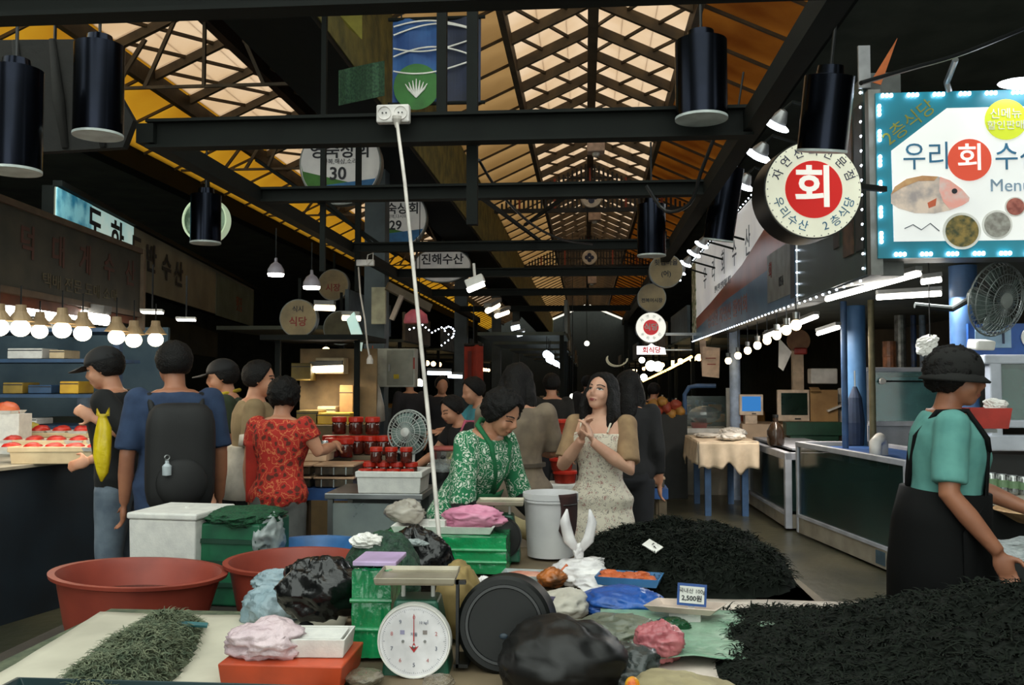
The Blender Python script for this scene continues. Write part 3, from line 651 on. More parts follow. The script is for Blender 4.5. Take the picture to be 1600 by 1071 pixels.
# fish print: body, head, fin, eye
c = bp(1452, 305); fr = S(58, BY)
out = [(c[0] + fr * x, c[1] + fr * z) for x, z in ((-1.0, 0.02), (-0.9, 0.22), (-0.6, 0.42), (-0.2, 0.5), (0.2, 0.47), (0.5, 0.36), (0.8, 0.12), (0.98, -0.1), (0.96, -0.2), (0.8, -0.3), (0.5, -0.42), (0.1, -0.5), (-0.4, -0.48), (-0.8, -0.35), (-1.0, -0.22))]
obj('fish_body', MB().prism(out, 'Y', yf - 0.004, yf), lit_print('fish_print', (206, 186, 170), (150, 140, 138), 9, 0.22), t)
hd = [(c[0] + fr * x, c[1] + fr * z) for x, z in ((0.25, 0.46), (0.5, 0.36), (0.8, 0.12), (0.98, -0.1), (0.96, -0.2), (0.8, -0.3), (0.5, -0.42), (0.32, -0.2), (0.22, 0.1))]
obj('fish_head', MB().prism(hd, 'Y', yf - 0.006, yf - 0.004), lit_print('pink_fish_print', (216, 150, 138), (200, 180, 174), 12, 0.25), t)
bk = [(c[0] + fr * x, c[1] + fr * z) for x, z in ((-1.0, 0.02), (-0.9, 0.22), (-0.6, 0.42), (-0.2, 0.5), (0.2, 0.47), (0.1, 0.36), (-0.3, 0.36), (-0.7, 0.2))]
obj('fish_back', MB().prism(bk, 'Y', yf - 0.006, yf - 0.004), lit_print('tan_fish_print', (190, 150, 104), (170, 120, 80), 12, 0.2), t)
obj('fish_fin', MB().prism([(c[0] + fr * x, c[1] + fr * z) for x, z in ((0.15, -0.1), (0.12, -0.3), (-0.05, -0.36), (-0.08, -0.22))], 'Y', yf - 0.007, yf - 0.004), mat('orange_print', (206, 96, 60), 0.5), t)
obj('fish_eye', bdisc(1489, 300, 4, yf - 0.007, n=14), m_ink, t)
obj('badge', bdisc(1513, 251, 32), lit_print('red_orange_film', (214, 74, 48), None, 3, 0.25), t)
obj('bubble', bdisc(1570, 188, 31), lit_print('yellow_green_film', (196, 206, 40), None, 3, 0.30), t)
text('신메뉴', m_white, t, S(17, BY), (bp(1569, 180)[0], yf - 0.007, bp(1569, 180)[1])); text('할인판매', m_white, t, S(15, BY), (bp(1569, 198)[0], yf - 0.007, bp(1569, 198)[1]))
m_bluei = mat('blue_ink', (50, 120, 160), 0.5)
text('우리', m_bluei, t, S(46, BY), (bp(1446, 248)[0], yf - 0.004, bp(1446, 248)[1]), width=0.85)
text('회', lit_print('white_print', (240, 236, 228), None, 3, 0.4), t, S(44, BY), (bp(1514, 250)[0], yf - 0.008, bp(1514, 250)[1]), bold=0.012)
text('수산', m_bluei, t, S(46, BY), (bp(1590, 248)[0], yf - 0.004, bp(1590, 248)[1]), width=0.85)
text('Menu', mat('pale_blue_ink', (150, 176, 200), 0.5), t, S(27, BY), (bp(1544, 292)[0], yf - 0.004, bp(1544, 292)[1]), align='LEFT')
text('2층식당', mat('olive_gold_ink', (140, 140, 50), 0.5), t, S(28, BY), (bp(1420, 193)[0], -0.007, bp(1420, 193)[1]), rot=(R(90), R(-38), 0))
for px, py, rp, c1, c2 in ((1501, 362, 28, (150, 124, 60), (60, 66, 34)), (1556, 352, 22, (172, 168, 160), (130, 124, 116)), (1584, 324, 15, (190, 110, 96), (140, 70, 60))):
    obj('dish_photo', bdisc(px, py, rp), m_white, t)
    obj('dish_photo', bdisc(px, py, rp * 0.86, yf - 0.004), mat('dish_print_%d' % px, c1, 0.5, 0, c2, 30), t)
q = [(bp(x, y)[0], yf - 0.003, bp(x, y)[1]) for x, y in ((1412, 358), (1425, 352), (1438, 360), (1452, 350), (1466, 362))]
obj('scribble', MB().tube(q, 0.003, 6), mat('grey_ink', (96, 104, 112), 0.6), t)
led2 = MB()
for k in (-1, 0, 1): led2.ell((k * 0.024, 0, 0), (0.011, 0.012, 0.013), nu=8, nv=6)
led2 = led2.mesh('led'); led2.materials.append(m_led)
led3 = MB()
for k in (-1, 0, 1): led3.ell((0, 0, k * 0.024), (0.011, 0.012, 0.013), nu=8, nv=6)
led3 = led3.mesh('led'); led3.materials.append(m_led)
for i in range(13): link('led', led2, t, (0.06 + i * 0.147, -0.02, BH - 0.02)); link('led', led2, t, (0.12 + i * 0.147, -0.02, 0.02))
for i in range(6): link('led', led3, t, (0.015, -0.02, 0.12 + i * 0.15))
obj('lamp_arm', MB().tube([(0.42, 0.0, BH + 0.0), (0.40, -0.02, BH + 0.05), (0.38, -0.2, BH + 0.12)], 0.018, 8), m_steel, t)
obj('lamp_head', MB().ell((0.80, -0.12, BH + 0.0), (0.16, 0.07, 0.03), nu=20, nv=8), m_flood, t, smooth=True)
# steel corner post beside the billboard and stored flags above it
struct('column_corner_post', MB().box((1.705, 5.50, 2.72), (0.07, 0.07, 1.1)), mat('galvanised_post', (130, 130, 126), 0.45, 0.5), 'galvanised corner post between the signboards')
tag(obj('pennant', MB().prism([(0, 0), (0.16, 0.26), (0.06, -0.02)], 'Y', -0.004, 0.004), mat('orange_cloth', (186, 96, 44), 0.8), loc=P(1360, 128, 5.5)), 'small orange triangular flag above the corner post', 'flag')
tag(obj('silver_strip', MB().box((0, 0, 0), (0.07, 0.02, 0.26)), mat('silver_panel', (150, 150, 152), 0.4, 0.3), loc=P(1350, 105, 5.6)), 'upright silver strip above the round red sign', 'panel')

# ---------------------------------------------------------------- round raw fish sign
p = P(1270, 297, 5.0); r = S(74, 5.0)
t = thing('round_restaurant_sign', 'large lit round sign with a red centre and white letter', 'sign', p, R(7))
obj('drum', MB().prism([(r * 1.03 * math.cos(2*math.pi*j/56), r * 1.03 * math.sin(2*math.pi*j/56)) for j in range(56)], 'Y', 0.0, 0.22), m_black, t, smooth='auto')
m_face = lit_print('ivory_sign_film', (228, 226, 204), (218, 216, 196), 3, 0.36)
obj('face', disc(r, 56, y0=-0.012, y1=0.0), m_face, t)
obj('red_disc', disc(r * 0.60, 48, y0=-0.016, y1=-0.011), lit_print('red_film', (206, 30, 26), None, 3, 0.28), t)
text('회', lit_print('white_print', (240, 236, 228), None, 3, 0.4), t, r * 0.92, (0.0, -0.019, 0.0), bold=0.022)
ring_text('자연산회전문점', m_navy, t, r * 0.24, r * 0.80, 158, 22, -0.015)
ring_text('우리수산 2층식당', m_bluei, t, r * 0.24, r * 0.80, 200, 340, -0.015, inward=True)
for k in range(40):
    a = 2*math.pi*k/40
    obj('led', MB().ell((r * 0.97 * math.cos(a), -0.012, r * 0.97 * math.sin(a)), (0.004, 0.004, 0.004), nu=6, nv=4), m_steel, t)
obj('bracket', MB().bar((r * 0.9, 0.1, 0.05), (1.72 - p.x, 0.2, 0.05), 0.03, 0.03), m_steel_dark, t)
# far round sign with an LED plate under it
p = P(1017, 512, 14.0); r = S(23, 14); t = thing('round_restaurant_sign', 'small far round white sign with red centre above a lit name plate', 'sign', p)
obj('drum', disc(r * 1.04, 40, y0=0, y1=0.15), m_black, t); obj('face', disc(r, 40, y0=-0.012, y1=0), lit_print('white_far_sign', (236, 236, 224), None, 3, 0.75), t)
obj('red_disc', disc(r * 0.52, 32, y0=-0.016, y1=-0.011), lit_print('red_far_film', (206, 30, 40), None, 3, 0.4), t)
text('식당', m_white, t, r * 0.5, (0, -0.02, 0), bold=0.03); ring_text('자연산회', m_navy, t, r * 0.24, r * 0.76, 140, 40, -0.015); ring_text('우리수산', m_navy, t, r * 0.24, r * 0.76, 220, 320, -0.015, inward=True)
obj('bracket', MB().bar((r, 0.08, -0.1), (1.78 - p.x, 0.1, -0.1), 0.04, 0.04), m_steel, t)
p = P(1018, 547, 13.9); t = thing('name_plate', 'white lit name plate with red letters under the far round sign', 'sign', p)
obj('plate', MB().prism([(-0.22, -0.07), (0.22, -0.07), (0.20, 0.03), (0.06, 0.06), (0.0, 0.10), (-0.06, 0.06), (-0.22, 0.06)], 'Y', 0, 0.05), emit('white_plate', (250, 245, 245), 1.3), t)
text('회식당', lit_print('red_far_film', (206, 30, 40), None, 3, 0.4), t, 0.10, (0, -0.01, -0.01), bold=0.03)
obj('bracket', MB().box((0.3, 0.03, 0.0), (0.62, 0.03, 0.02)), m_steel, t)

# ---------------------------------------------------------------- tube lamps and bulbs under the signboards
tube_lamp(P(1292, 468, 6.6), P(1436, 428, 5.6), 'longest bright tube lamp under the menu billboard', 0.045, group='tube lamps of the tank stall')
tube_lamp(P(1370, 465, 6.2), P(1470, 459, 6.2), 'bright level tube lamp under the menu billboard, lower one', 0.045, group='tube lamps of the tank stall')
tube_lamp(P(1440, 441, 5.9), P(1470, 437, 5.9), 'short bright tube lamp beside the blue column', 0.045, group='tube lamps of the tank stall')
tube_lamp(P(1195, 527, 9.3), P(1276, 495, 7.9), 'bright tube lamp hanging over the cluttered stall', 0.045, group='tube lamps of the tank stall')
tube_lamp(P(1278, 522, 8.4), P(1310, 512, 8.0), 'short bright tube lamp over the cluttered stall', 0.045, group='tube lamps of the tank stall')
bulbm = MB().ell((0, 0, 0), (0.042, 0.042, 0.045), nu=14, nv=10).mesh('bulb'); bulbm.materials.append(m_bulb); bulbm.polygons.foreach_set('use_smooth', [True] * len(bulbm.polygons))
sockm = MB().lathe([(0.018, 0.03), (0.026, 0.05), (0.03, 0.10), (0.0, 0.10)], 12).mesh('socket'); sockm.materials.append(m_steel)
words = ['first', 'second', 'third', 'fourth', 'fifth', 'sixth', 'seventh', 'eighth', 'ninth', 'tenth', 'eleventh', 'twelfth']
for i in range(8):
    u = i / 7; p = P(1244 - 106 * u, 508 + 56 * u, 7.3 + 4.6 * u)
    t = thing('hanging_bulb', '%s bulb from the blue column in the row under the long signboard' % words[i], 'lamp', p, 0, 'bulbs under the long signboard')
    link('bulb', bulbm, t); link('socket', sockm, t); obj('cord', MB().tube([(0, 0, 0.1), (0, 0, 2.2 - p.z if 2.2 - p.z > 0.12 else 0.13)], 0.005, 6), m_black, t)
# stall lid under the signboards
struct('ceiling_stall', MB().box((3.6, 9.8, 2.34), (3.7, 8.2, 0.05)), m_ceil, 'low dark ceiling over the tank stall')
struct('wall_stall_back', MB().box((4.6, 10.6, 1.2), (0.08, 9.6, 2.3)), mat('stall_back_wall', (70, 66, 58), 0.8, 0, (48, 46, 42), 2), 'dim back wall of the tank stall')
# columns of the stall
def post(px, Y, r, col, label, z1=2.35):
    x = P(px, 560, Y).x
    return struct('column_stall', MB().lathe([(r, 0), (r, z1), (0, z1)], 20, (x, Y, 0)), col, label, smooth='auto')
post(1338, 9.55, 0.093, m_blue_post, 'sky blue round column behind the big tank')
post(1148, 12.15, 0.07, mat('pale_blue_paint', (168, 186, 214), 0.5), 'pale blue round column in the cluttered stall')
post(1507, 6.15, 0.085, mat('mid_blue_paint', (62, 96, 140), 0.5), 'mid blue round column behind the wall fan', 2.3)
post(1319, 9.0, 0.03, mat('mid_blue_paint', (62, 96, 140), 0.5), 'thin blue pipe beside the sky blue column')
post(1362, 8.85, 0.03, mat('brass_pipe', (130, 122, 92), 0.5, 0.3), 'thin olive pipe between the blue columns')

# ---------------------------------------------------------------- tanks
def glass_mat(name, col, a=0.55): return mat(name, col, 0.08, 0, tuple(v * 0.75 for v in col), 2.5, spec=0.8, alpha=a)
m_tankglass = glass_mat('teal_tank_glass', (48, 76, 72), 0.6); m_frame = mat('white_tank_frame', (186, 190, 200), 0.5, 0, (160, 164, 174), 5)
m_water = mat('dark_tank_water', (20, 32, 30), 0.15, 0, (12, 22, 22), 3); m_skirt = mat('worn_white_panel', (168, 162, 148), 0.6, 0, (140, 134, 120), 4)
def tank(A, B, depth, zb, zt, label, skirt=0.16, fr=0.045, glass=None, water=None, level=0.85, name='fish_tank', beads=None):
    "glass tank whose long face runs from A (near) to B (far); it goes back to the +X side"
    A, B = Vector((A[0], A[1], 0)), Vector((B[0], B[1], 0)); L = (B - A).length
    t = thing(name, label, 'fish tank', (A.x, A.y, zb), math.atan2(-(B - A).x, (B - A).y)); h = zt - zb
    for x in (0, depth):                                     # local: y along the face, x into the stall
        for y in (0, L): obj('frame_post', MB().box((x, y, h / 2), (fr, fr, h)), m_frame, t, bevel=0.006)
        obj('frame_rail', MB().box((x, L / 2, h - fr / 2), (fr * 1.05, L + fr, fr * 1.1)), m_frame, t, bevel=0.006)
        obj('frame_rail', MB().box((x, L / 2, skirt + 0.01), (fr, L, 0.03)), m_frame, t)
    for y in (0, L): obj('frame_rail', MB().box((depth / 2, y, h - fr / 2), (depth, fr, fr * 1.1)), m_frame, t, bevel=0.006)
    if skirt > 0.05:
        obj('skirt_panel', MB().box((-0.004, L / 2, skirt / 2), (0.02, L - fr, skirt)), m_skirt, t)
        obj('skirt_panel', MB().box((depth / 2, -0.004, skirt / 2), (depth - fr, 0.02, skirt)), m_skirt, t)
    g = glass or m_tankglass
    obj('glass_pane', MB().box((0, L / 2, (h + skirt) / 2), (0.01, L - fr, h - skirt - fr)), g, t)
    obj('glass_pane', MB().box((depth / 2, 0, (h + skirt) / 2), (depth - fr, 0.01, h - skirt - fr)), g, t)
    wz = skirt + (h - skirt) * level
    obj('water', MB().box((depth / 2, L / 2, (skirt + wz) / 2), (depth - 0.05, L - 0.05, wz - skirt)), water or m_water, t)
    obj('back_panel', MB().box((depth, L / 2, h / 2), (0.012, L - fr, h - fr)), m_skirt, t)
    return t
A = PZ(1420, 905, 0.02); B = PZ(1249, 832, 0.02)
tA = tank((A.x, A.y), (B.x, B.y), 0.75, 0.02, 0.93, 'big glass fish tank with white frame behind the aproned vendor')
obj('sticker', MB().box((-0.018, 0.42, 0.08), (0.004, 0.16, 0.11)), mat('blue_sticker', (70, 96, 112), 0.5), tA)
obj('drain_pipe', MB().tube([(0.25, 0.9, 0.80), (0.25, 0.9, 0.98), (0.18, 0.8, 1.03), (0.1, 0.72, 1.0), (0.1, 0.72, 0.86)], 0.05, 12), m_white, tA, smooth=True)
obj('liner', MB().box((0.375, 1.0, 0.875), (0.66, 1.9, 0.01)), mat('blue_liner', (40, 84, 150), 0.5), tA)
C = PZ(1232, 826, 0.02); D = PZ(1172, 787, 0.02)
tB = tank((C.x, C.y), (D.x, D.y), 0.7, 0.02, 0.80, 'low white framed tank beyond the big glass tank', skirt=0.14, fr=0.07)
obj('lid', MB().box((0.4, 1.2, 0.80), (0.6, 2.0, 0.02)), m_frame, tB)
pc = P(1355, 600, 9.75)
t = thing('fish_tank', 'teal water tank raised behind the big tank, beside the blue column', 'fish tank', (pc.x, 9.75, 0))
wd = S(160, 9.75); zt = P(1400, 578, 9.75).z; zb = P(1400, 662, 9.75).z
m_tealwater = mat('teal_tank_water', (64, 140, 146), 0.2, 0, (40, 96, 106), 5)  # brighter teal than the water of the other tanks
obj('stand', MB().box((wd / 2, 0.3, zb / 2), (wd, 0.6, zb)), m_frame, t)
obj('glass_pane', MB().box((wd / 2, -0.01, (zt + zb) / 2), (wd - 0.03, 0.012, zt - zb - 0.04)), glass_mat('pale_teal_glass', (110, 170, 170), 0.45), t)
obj('water', MB().box((wd / 2, 0.3, (zt + zb) / 2 - 0.03), (wd - 0.05, 0.55, zt - zb - 0.1)), m_tealwater, t)
obj('rim', MB().box((wd / 2, 0.28, zt), (wd + 0.04, 0.62, 0.05)), m_frame, t, bevel=0.01)
for x in (0, wd): obj('frame_post', MB().box((x, 0, (zt + zb) / 2), (0.03, 0.03, zt - zb)), m_frame, t)
obj('base_rail', MB().box((wd / 2, -0.02, zb), (wd, 0.05, 0.05)), m_frame, t)
obj('pipe', MB().tube([(0.1, -0.04, zt - 0.12), (wd - 0.15, -0.04, zt - 0.12)], 0.008, 6), m_steel_dark, t)
obj('inlet', MB().lathe([(0, 0.02), (0.03, 0.02), (0.035, -0.02), (0, -0.02)], 12, (0.14, -0.05, zt - 0.12), Matrix.Rotation(R(90), 3, 'X')), m_white, t)
# white framed tank at the photo edge
q0 = P(1546, 562, 6.0); q1 = P(1546, 692, 6.0); t = thing('fish_tank', 'white framed dark green tank beside the vendor, cut by the photo edge', 'fish tank', (q0.x, 6.0, 0))
wd = 1.3; zt, zb = q0.z, q1.z
obj('stand', MB().box((wd / 2, 0.35, zb / 2 - 0.04), (wd, 0.6, zb - 0.08)), mat('dark_stand', (30, 32, 32), 0.7), t)
for x in (0.02, wd - 0.02): obj('frame_post', MB().box((x, 0, (zt + zb) / 2), (0.075, 0.08, zt - zb)), m_frame, t, bevel=0.01)
for z, th in ((zt, 0.06), (zb + 0.12, 0.05), (zb, 0.1)): obj('frame_rail', MB().box((wd / 2, 0, z), (wd + 0.1, 0.09, th)), m_frame, t, bevel=0.01)
obj('glass_pane', MB().box((wd / 2, 0.0, (zt + zb) / 2 + 0.06), (wd - 0.1, 0.012, zt - zb - 0.16)), glass_mat('green_tank_glass', (40, 96, 84), 0.5), t)
obj('water', MB().box((wd / 2, 0.33, (zt + zb) / 2 + 0.03), (wd - 0.1, 0.55, zt - zb - 0.18)), mat('green_tank_water', (22, 62, 54), 0.2, 0, (8, 26, 24), 6, thr=(0.4, 0.6)), t)
# blue label panel standing on that tank
pl_ = P(1560, 546, 6.05); t = thing('label_panel', 'blue panel with a white patch standing on the edge tank', 'sign', (pl_.x, 6.05, zt + 0.03))
obj('board', MB().box((0.12, 0, 0.10), (0.62, 0.03, 0.20)), mat('mid_blue_print', (36, 84, 160), 0.5), t)
obj('patch', MB().box((-0.04, -0.02, 0.11), (0.22, 0.008, 0.13)), mat('pale_blue_patch', (150, 180, 206), 0.5), t)
obj('glyph', MB().bar((-0.08, -0.026, 0.14), (0.02, -0.026, 0.14), 0.012, 0.012).bar((0.02, -0.026, 0.14), (0.02, -0.026, 0.07), 0.012, 0.012), m_navy, t)
obj('roundel', MB().lathe([(0, 0), (0.07, 0), (0.07, 0.008), (0, 0.008)], 24, (0.20, -0.02, 0.11), Matrix.Rotation(R(90), 3, 'X')), m_white, t)
# wall fan
def fan(loc, r, label, face_rot, m_cage, m_blade, pole=None, tilt=0, wall=None, name='fan', hubc=None, nw=28):
    t = thing(name, label, 'fan', loc, 0, rot=face_rot)
    cg = MB()
    for k in range(nw):
        a = 2*math.pi*k/nw
        q = [(rr * r * math.cos(a + 0.25 * (1 - rr)), yy * r, rr * r * math.sin(a + 0.25 * (1 - rr))) for rr, yy in ((0.2, -0.32), (0.6, -0.30), (0.9, -0.18), (1.0, 0.0), (0.8, 0.2), (0.3, 0.28))]
        cg.tube(q, 0.0022, 4)
    for rr, yy, th in ((1.0, 0.0, 0.006), (0.93, -0.16, 0.003), (0.7, -0.28, 0.003), (0.45, -0.31, 0.003)):
        cg.tube([(rr * r * math.cos(2*math.pi*j/32), yy * r, rr * r * math.sin(2*math.pi*j/32)) for j in range(33)], th, 5)
    obj('cage', cg, m_cage, t)
    for k in range(4):
        a0 = math.pi / 2 * k + 0.3
        b_ = MB().grid(6, 5, lambda u, v: (r * (0.12 + 0.76 * u) * math.cos(a0 + (v - 0.5) * 1.15), r * (0.10 - 0.2 * v), r * (0.12 + 0.76 * u) * math.sin(a0 + (v - 0.5) * 1.15)))
        obj('blade', b_, m_blade, t, solid=0.004, smooth=True)
    obj('hub_cap', MB().lathe([(0, 0.02), (r * 0.20, 0.012), (r * 0.21, 0), (0, 0)], 24, (0, -0.31 * r, 0), Matrix.Rotation(R(90), 3, 'X')), hubc or m_white, t)
    obj('motor', MB().lathe([(r * 0.12, 0), (r * 0.26, 0.2 * r), (r * 0.26, 0.6 * r), (0, 0.7 * r)], 20, (0, 0.12 * r, 0), Matrix.Rotation(R(-90), 3, 'X')), m_cage, t)
    return t
fl = P(1556, 468, 5.75)
t = fan(fl, S(56, 5.75), 'big grey wall fan under the menu billboard', (R(12), 0, R(28)), mat('grey_fan_wire', (120, 126, 124), 0.4, 0.4), mat('smoky_fan_blade', (96, 108, 104), 0.2, alpha=0.75), hubc=mat('grey_hub', (120, 124, 120), 0.5), nw=40)
obj('bracket', MB().tube([(0, 0.15, 0), (0, 0.3, -0.1), (-0.2, 0.42, -0.1)], 0.02, 8), m_steel_dark, t)
obj('control_box', MB().box((0.0, 0.05, -0.29), (0.16, 0.08, 0.06)), m_white, t, bevel=0.01)

# ---------------------------------------------------------------- counter with packs near the vendor
pk = P(1560, 800, 4.9)
t = thing('ice_counter', 'low dark counter with a white ice tray beside the vendor', 'counter', (2.0, 4.65, 0))
obj('body', MB().box((0.9, 0.35, 0.33), (1.8, 0.7, 0.66)), mat('dark_stand', (30, 32, 32), 0.7), t)
obj('ice', MB().grid(30, 14, lambda u, v: (1.8 * u, 0.7 * v, 0.67 + 0.03 * noise.noise(Vector((u * 14, v * 8, 3))))), mat('crushed_ice', (196, 204, 204), 0.4, 0, (150, 160, 162), 30, bump=0.5), t, smooth=True)
m_tin = mat('silver_tin', (190, 192, 190), 0.25, 0.9); m_meatred = mat('red_shellfish', (150, 70, 54), 0.5, 0, (196, 140, 110), 22)
k = 0
for i in range(5):
    p = P(1548 + i * 17, 752 + 2 * i, 5.2); tt = thing('silver_can', '%s shiny silver can from the vendor, behind the shellfish basket' % words[i], 'can', (p.x, p.y, p.z - 0.055), 0, 'silver cans beside the vendor')
    obj('body', MB().lathe([(0.028, 0), (0.031, 0.008), (0.031, 0.09), (0.026, 0.10), (0, 0.10)], 16), m_tin, tt, smooth='auto')
    obj('band', MB().lathe([(0.0316, 0.03), (0.0318, 0.05), (0.0316, 0.07)], 16), mat('green_band', (120, 150, 110), 0.5), tt)
p = P(1548, 772, 5.2); tag(obj('can_shelf', MB().box((0.26, 0.02, -0.02), (0.6, 0.16, 0.05)).box((0.5, 0.1, -0.16), (0.06, 0.1, 0.24)), m_skirt, loc=(p.x, p.y, p.z - 0.01)), 'narrow shelf under the silver cans', 'shelf')
p = PZ(1585, 805, 0.72); t = thing('shellfish_basket', 'round basket heaped with reddish shellfish at the photo edge', 'basket', (p.x + 0.1, p.y - 0.05, 0.68))
obj('basket', MB().lathe([(0.10, 0), (0.22, 0.07), (0.235, 0.075), (0.225, 0.085), (0.1, 0.02), (0, 0.02)], 28), mat('tan_wicker', (196, 160, 116), 0.7, 0, (160, 124, 86), 20), t)
shm = MB().ell((0, 0, 0), (0.04, 0.028, 0.02), nu=10, nv=6).mesh('shell'); shm.materials.append(m_meatred)
for i in range(26):
    a, q = rnd.uniform(0, 6.28), rnd.uniform(0, 0.16); link('shell', shm, t, (q * math.cos(a), q * math.sin(a), 0.075 + 0.07 * (1 - q / 0.16) + rnd.uniform(0, 0.015)), (rnd.uniform(-.5, .5), rnd.uniform(-.5, .5), a))
p = P(1540, 652, 5.15); t = thing('red_basket', 'small red plastic basket with a cloth in front of the vendor', 'basket', p)
obj('basket', MB().loft([[(x * s_, y * s_, z) for x, y in ((-0.11, -0.07), (0.11, -0.07), (0.11, 0.07), (-0.11, 0.07))] for s_, z in ((0.85, -0.06), (1.0, 0.05), (0.92, 0.05), (0.8, -0.04))]), mat('red_plastic', (178, 54, 44), 0.4), t)
obj('cloth', crumple((0.05, 0, 0.06), (0.06, 0.04, 0.04), 4, 0.3), m_white, t)
obj('bracket', MB().box((0.0, 0.42, -0.075), (0.12, 0.84, 0.02)), m_steel, t)

# ---------------------------------------------------------------- clutter of the stall behind the tanks
def zat(px, py, Y): return P(px, py, Y)
# back counter that carries the clutter
cA = P(1165, 665, 10.6); cB = P(1320, 668, 8.6)
zc = 0.99
t = thing('back_counter', 'pale counter carrying screens and boxes behind the tanks', 'counter', (0, 0, 0))
obj('body', MB().box((3.15, 12.35, zc / 2), (2.3, 0.9, zc)), mat('pale_counter', (190, 164, 138), 0.6, 0, (160, 138, 116), 3), t)
def screen(px, py, wpx, hpx, Y, label, scol, body=None, depth=0.3, rz=0):
    p = P(px, py, Y); wd, hg = S(wpx, Y), S(hpx, Y)
    t = thing('monitor', label, 'monitor', (p.x, Y, zc), R(rz))
    b0 = p.z - zc
    obj('housing', MB().loft([[(-wd/2, 0, b0 - hg/2), (wd/2, 0, b0 - hg/2), (wd/2, 0, b0 + hg/2), (-wd/2, 0, b0 + hg/2)], [(-wd/2, 0.05, b0 - hg/2), (wd/2, 0.05, b0 - hg/2), (wd/2, 0.05, b0 + hg/2), (-wd/2, 0.05, b0 + hg/2)], [(-wd*.3, depth, b0 - hg*.4), (wd*.3, depth, b0 - hg*.4), (wd*.3, depth, b0 + hg*.3), (-wd*.3, depth, b0 + hg*.3)]]), body or mat('cream_monitor_plastic', (222, 200, 178), 0.5), t, bevel=0.01)
    obj('screen', MB().box((0, -0.004, b0 + hg * 0.05), (wd * 0.78, 0.012, hg * 0.7)), scol, t)
    obj('foot', MB().box((0, 0.1, max(0.01, (b0 - hg/2) / 2)), (wd * 0.5, 0.16, max(0.02, b0 - hg/2))), body or mat('cream_monitor_plastic', (222, 200, 178), 0.5), t)
    obj('button', MB().box((wd * 0.1, -0.006, b0 - hg * 0.42), (wd * 0.18, 0.01, hg * 0.04)), m_black, t)
screen(1241, 634, 50, 48, 12.05, 'cream boxy monitor with a dark screen behind the big tank', mat('dark_green_screen', (26, 44, 36), 0.15))
screen(1174, 633, 36, 32, 12.05, 'small monitor with a lit blue screen in the cluttered stall', emit('blue_screen', (60, 130, 200), 0.8))
p = P(1282, 625, 12.2); t = thing('carton', 'brown cardboard carton beside the cream monitor', 'box', (p.x, 12.2, zc))
obj('body', MB().box((0, 0, 0.22), (0.36, 0.3, 0.44)), mat('cardboard', (176, 140, 92), 0.8, 0, (150, 116, 76), 5), t); obj('flap', MB().box((-0.12, -0.2, 0.45), (0.12, 0.12, 0.01), Matrix.Rotation(R(20), 3, 'X')), mat('cardboard', (176, 140, 92)), t)
p = P(1334, 615, 12.1); t = thing('weighing_scale', 'white electronic scale with a slanted pale pan beside the blue column', 'scale', (p.x, 12.1, zc))
t.scale = (1.5, 1.2, 1.5); obj('body', MB().box((0, 0.1, 0.06), (0.22, 0.25, 0.12)), m_white, t, bevel=0.015); obj('display', MB().box((0.0, 0.2, 0.24), (0.18, 0.06, 0.13), Matrix.Rotation(R(-15), 3, 'X')), m_white, t, bevel=0.01)
obj('display_glass', MB().box((0, 0.16, 0.245), (0.12, 0.01, 0.07), Matrix.Rotation(R(-15), 3, 'X')), mat('dark_green_screen', (26, 44, 36)), t); obj('pan', MB().box((-0.1, 0.0, 0.17), (0.3, 0.2, 0.015), Matrix.Rotation(R(-22), 3, 'Y')), m_white, t)
p = P(1270, 670, 11.79); tag(obj('green_crate', MB().box((0, 0, 0), (0.70, 0.2, 0.17)).box((0, 0, -0.5), (0.6, 0.16, 0.86)), mat('dark_green_crate', (22, 66, 48), 0.5), loc=p, bevel=0.01), 'dark green crate under the cream monitor', 'crate')
p = P(1212, 690, 10.4); t = thing('dark_bottle', 'dark brown jug standing before the green crate', 'bottle', (p.x, 10.4, 0.83))
obj('body', MB().lathe([(0.085, 0), (0.095, 0.03), (0.095, 0.16), (0.06, 0.23), (0.03, 0.26), (0.03, 0.31), (0, 0.31)], 18), mat('brown_glass', (52, 38, 28), 0.2), t, smooth='auto', loc=(0, 0, 0)); obj('cap', MB().lathe([(0.034, 0.31), (0.034, 0.34), (0, 0.34)], 14), m_black, t, loc=(0, 0, 0))
p = P(1336, 620, 9.4); t = thing('dark_cloth_roll', 'dark blue umbrella leaning on the blue column', 'umbrella', (p.x, 9.4, 0.93))
obj('canopy', MB().lathe([(0.03, 0), (0.085, 0.08), (0.1, 0.3), (0.07, 0.55), (0.02, 0.66)], 14, sx=0.9), mat('dark_blue_cloth', (34, 52, 80), 0.8), t, loc=(0, 0, -0.1)); obj('shaft', MB().tube([(0, 0, 0.55), (0, 0, 0.72)], 0.008, 6), m_steel, t)
# white stack with round dial and red cover on a pale pole
p = P(1246, 575, 12.4); t = thing('wall_clock_post', 'pale post with a round tan dial and red cover in the stall', 'post', (p.x, 12.4, zc))
obj('pole', MB().box((0, 0, 0.55), (0.14, 0.1, 1.1)), mat('cream_post', (212, 188, 160), 0.6), t)
zz = P(1246, 533, 12.4).z - zc
obj('dial', disc(0.15, 32, y0=-0.04, y1=0.0), mat('tan_dial', (150, 110, 78), 0.6, 0, (120, 84, 60), 8), t, loc=(0, -0.05, zz)); obj('cover', MB().box((0, 0, 0), (0.17, 0.06, 0.09)), mat('red_plastic', (178, 54, 44)), t, loc=(0.02, -0.1, zz - 0.14), bevel=0.02)
p = P(1285, 588, 12.25); tag(obj('paper_roll_box', MB().box((0, 0, 0), (0.34, 0.2, 0.2)), m_white, loc=p, bevel=0.015), 'white box above the brown carton', 'box')
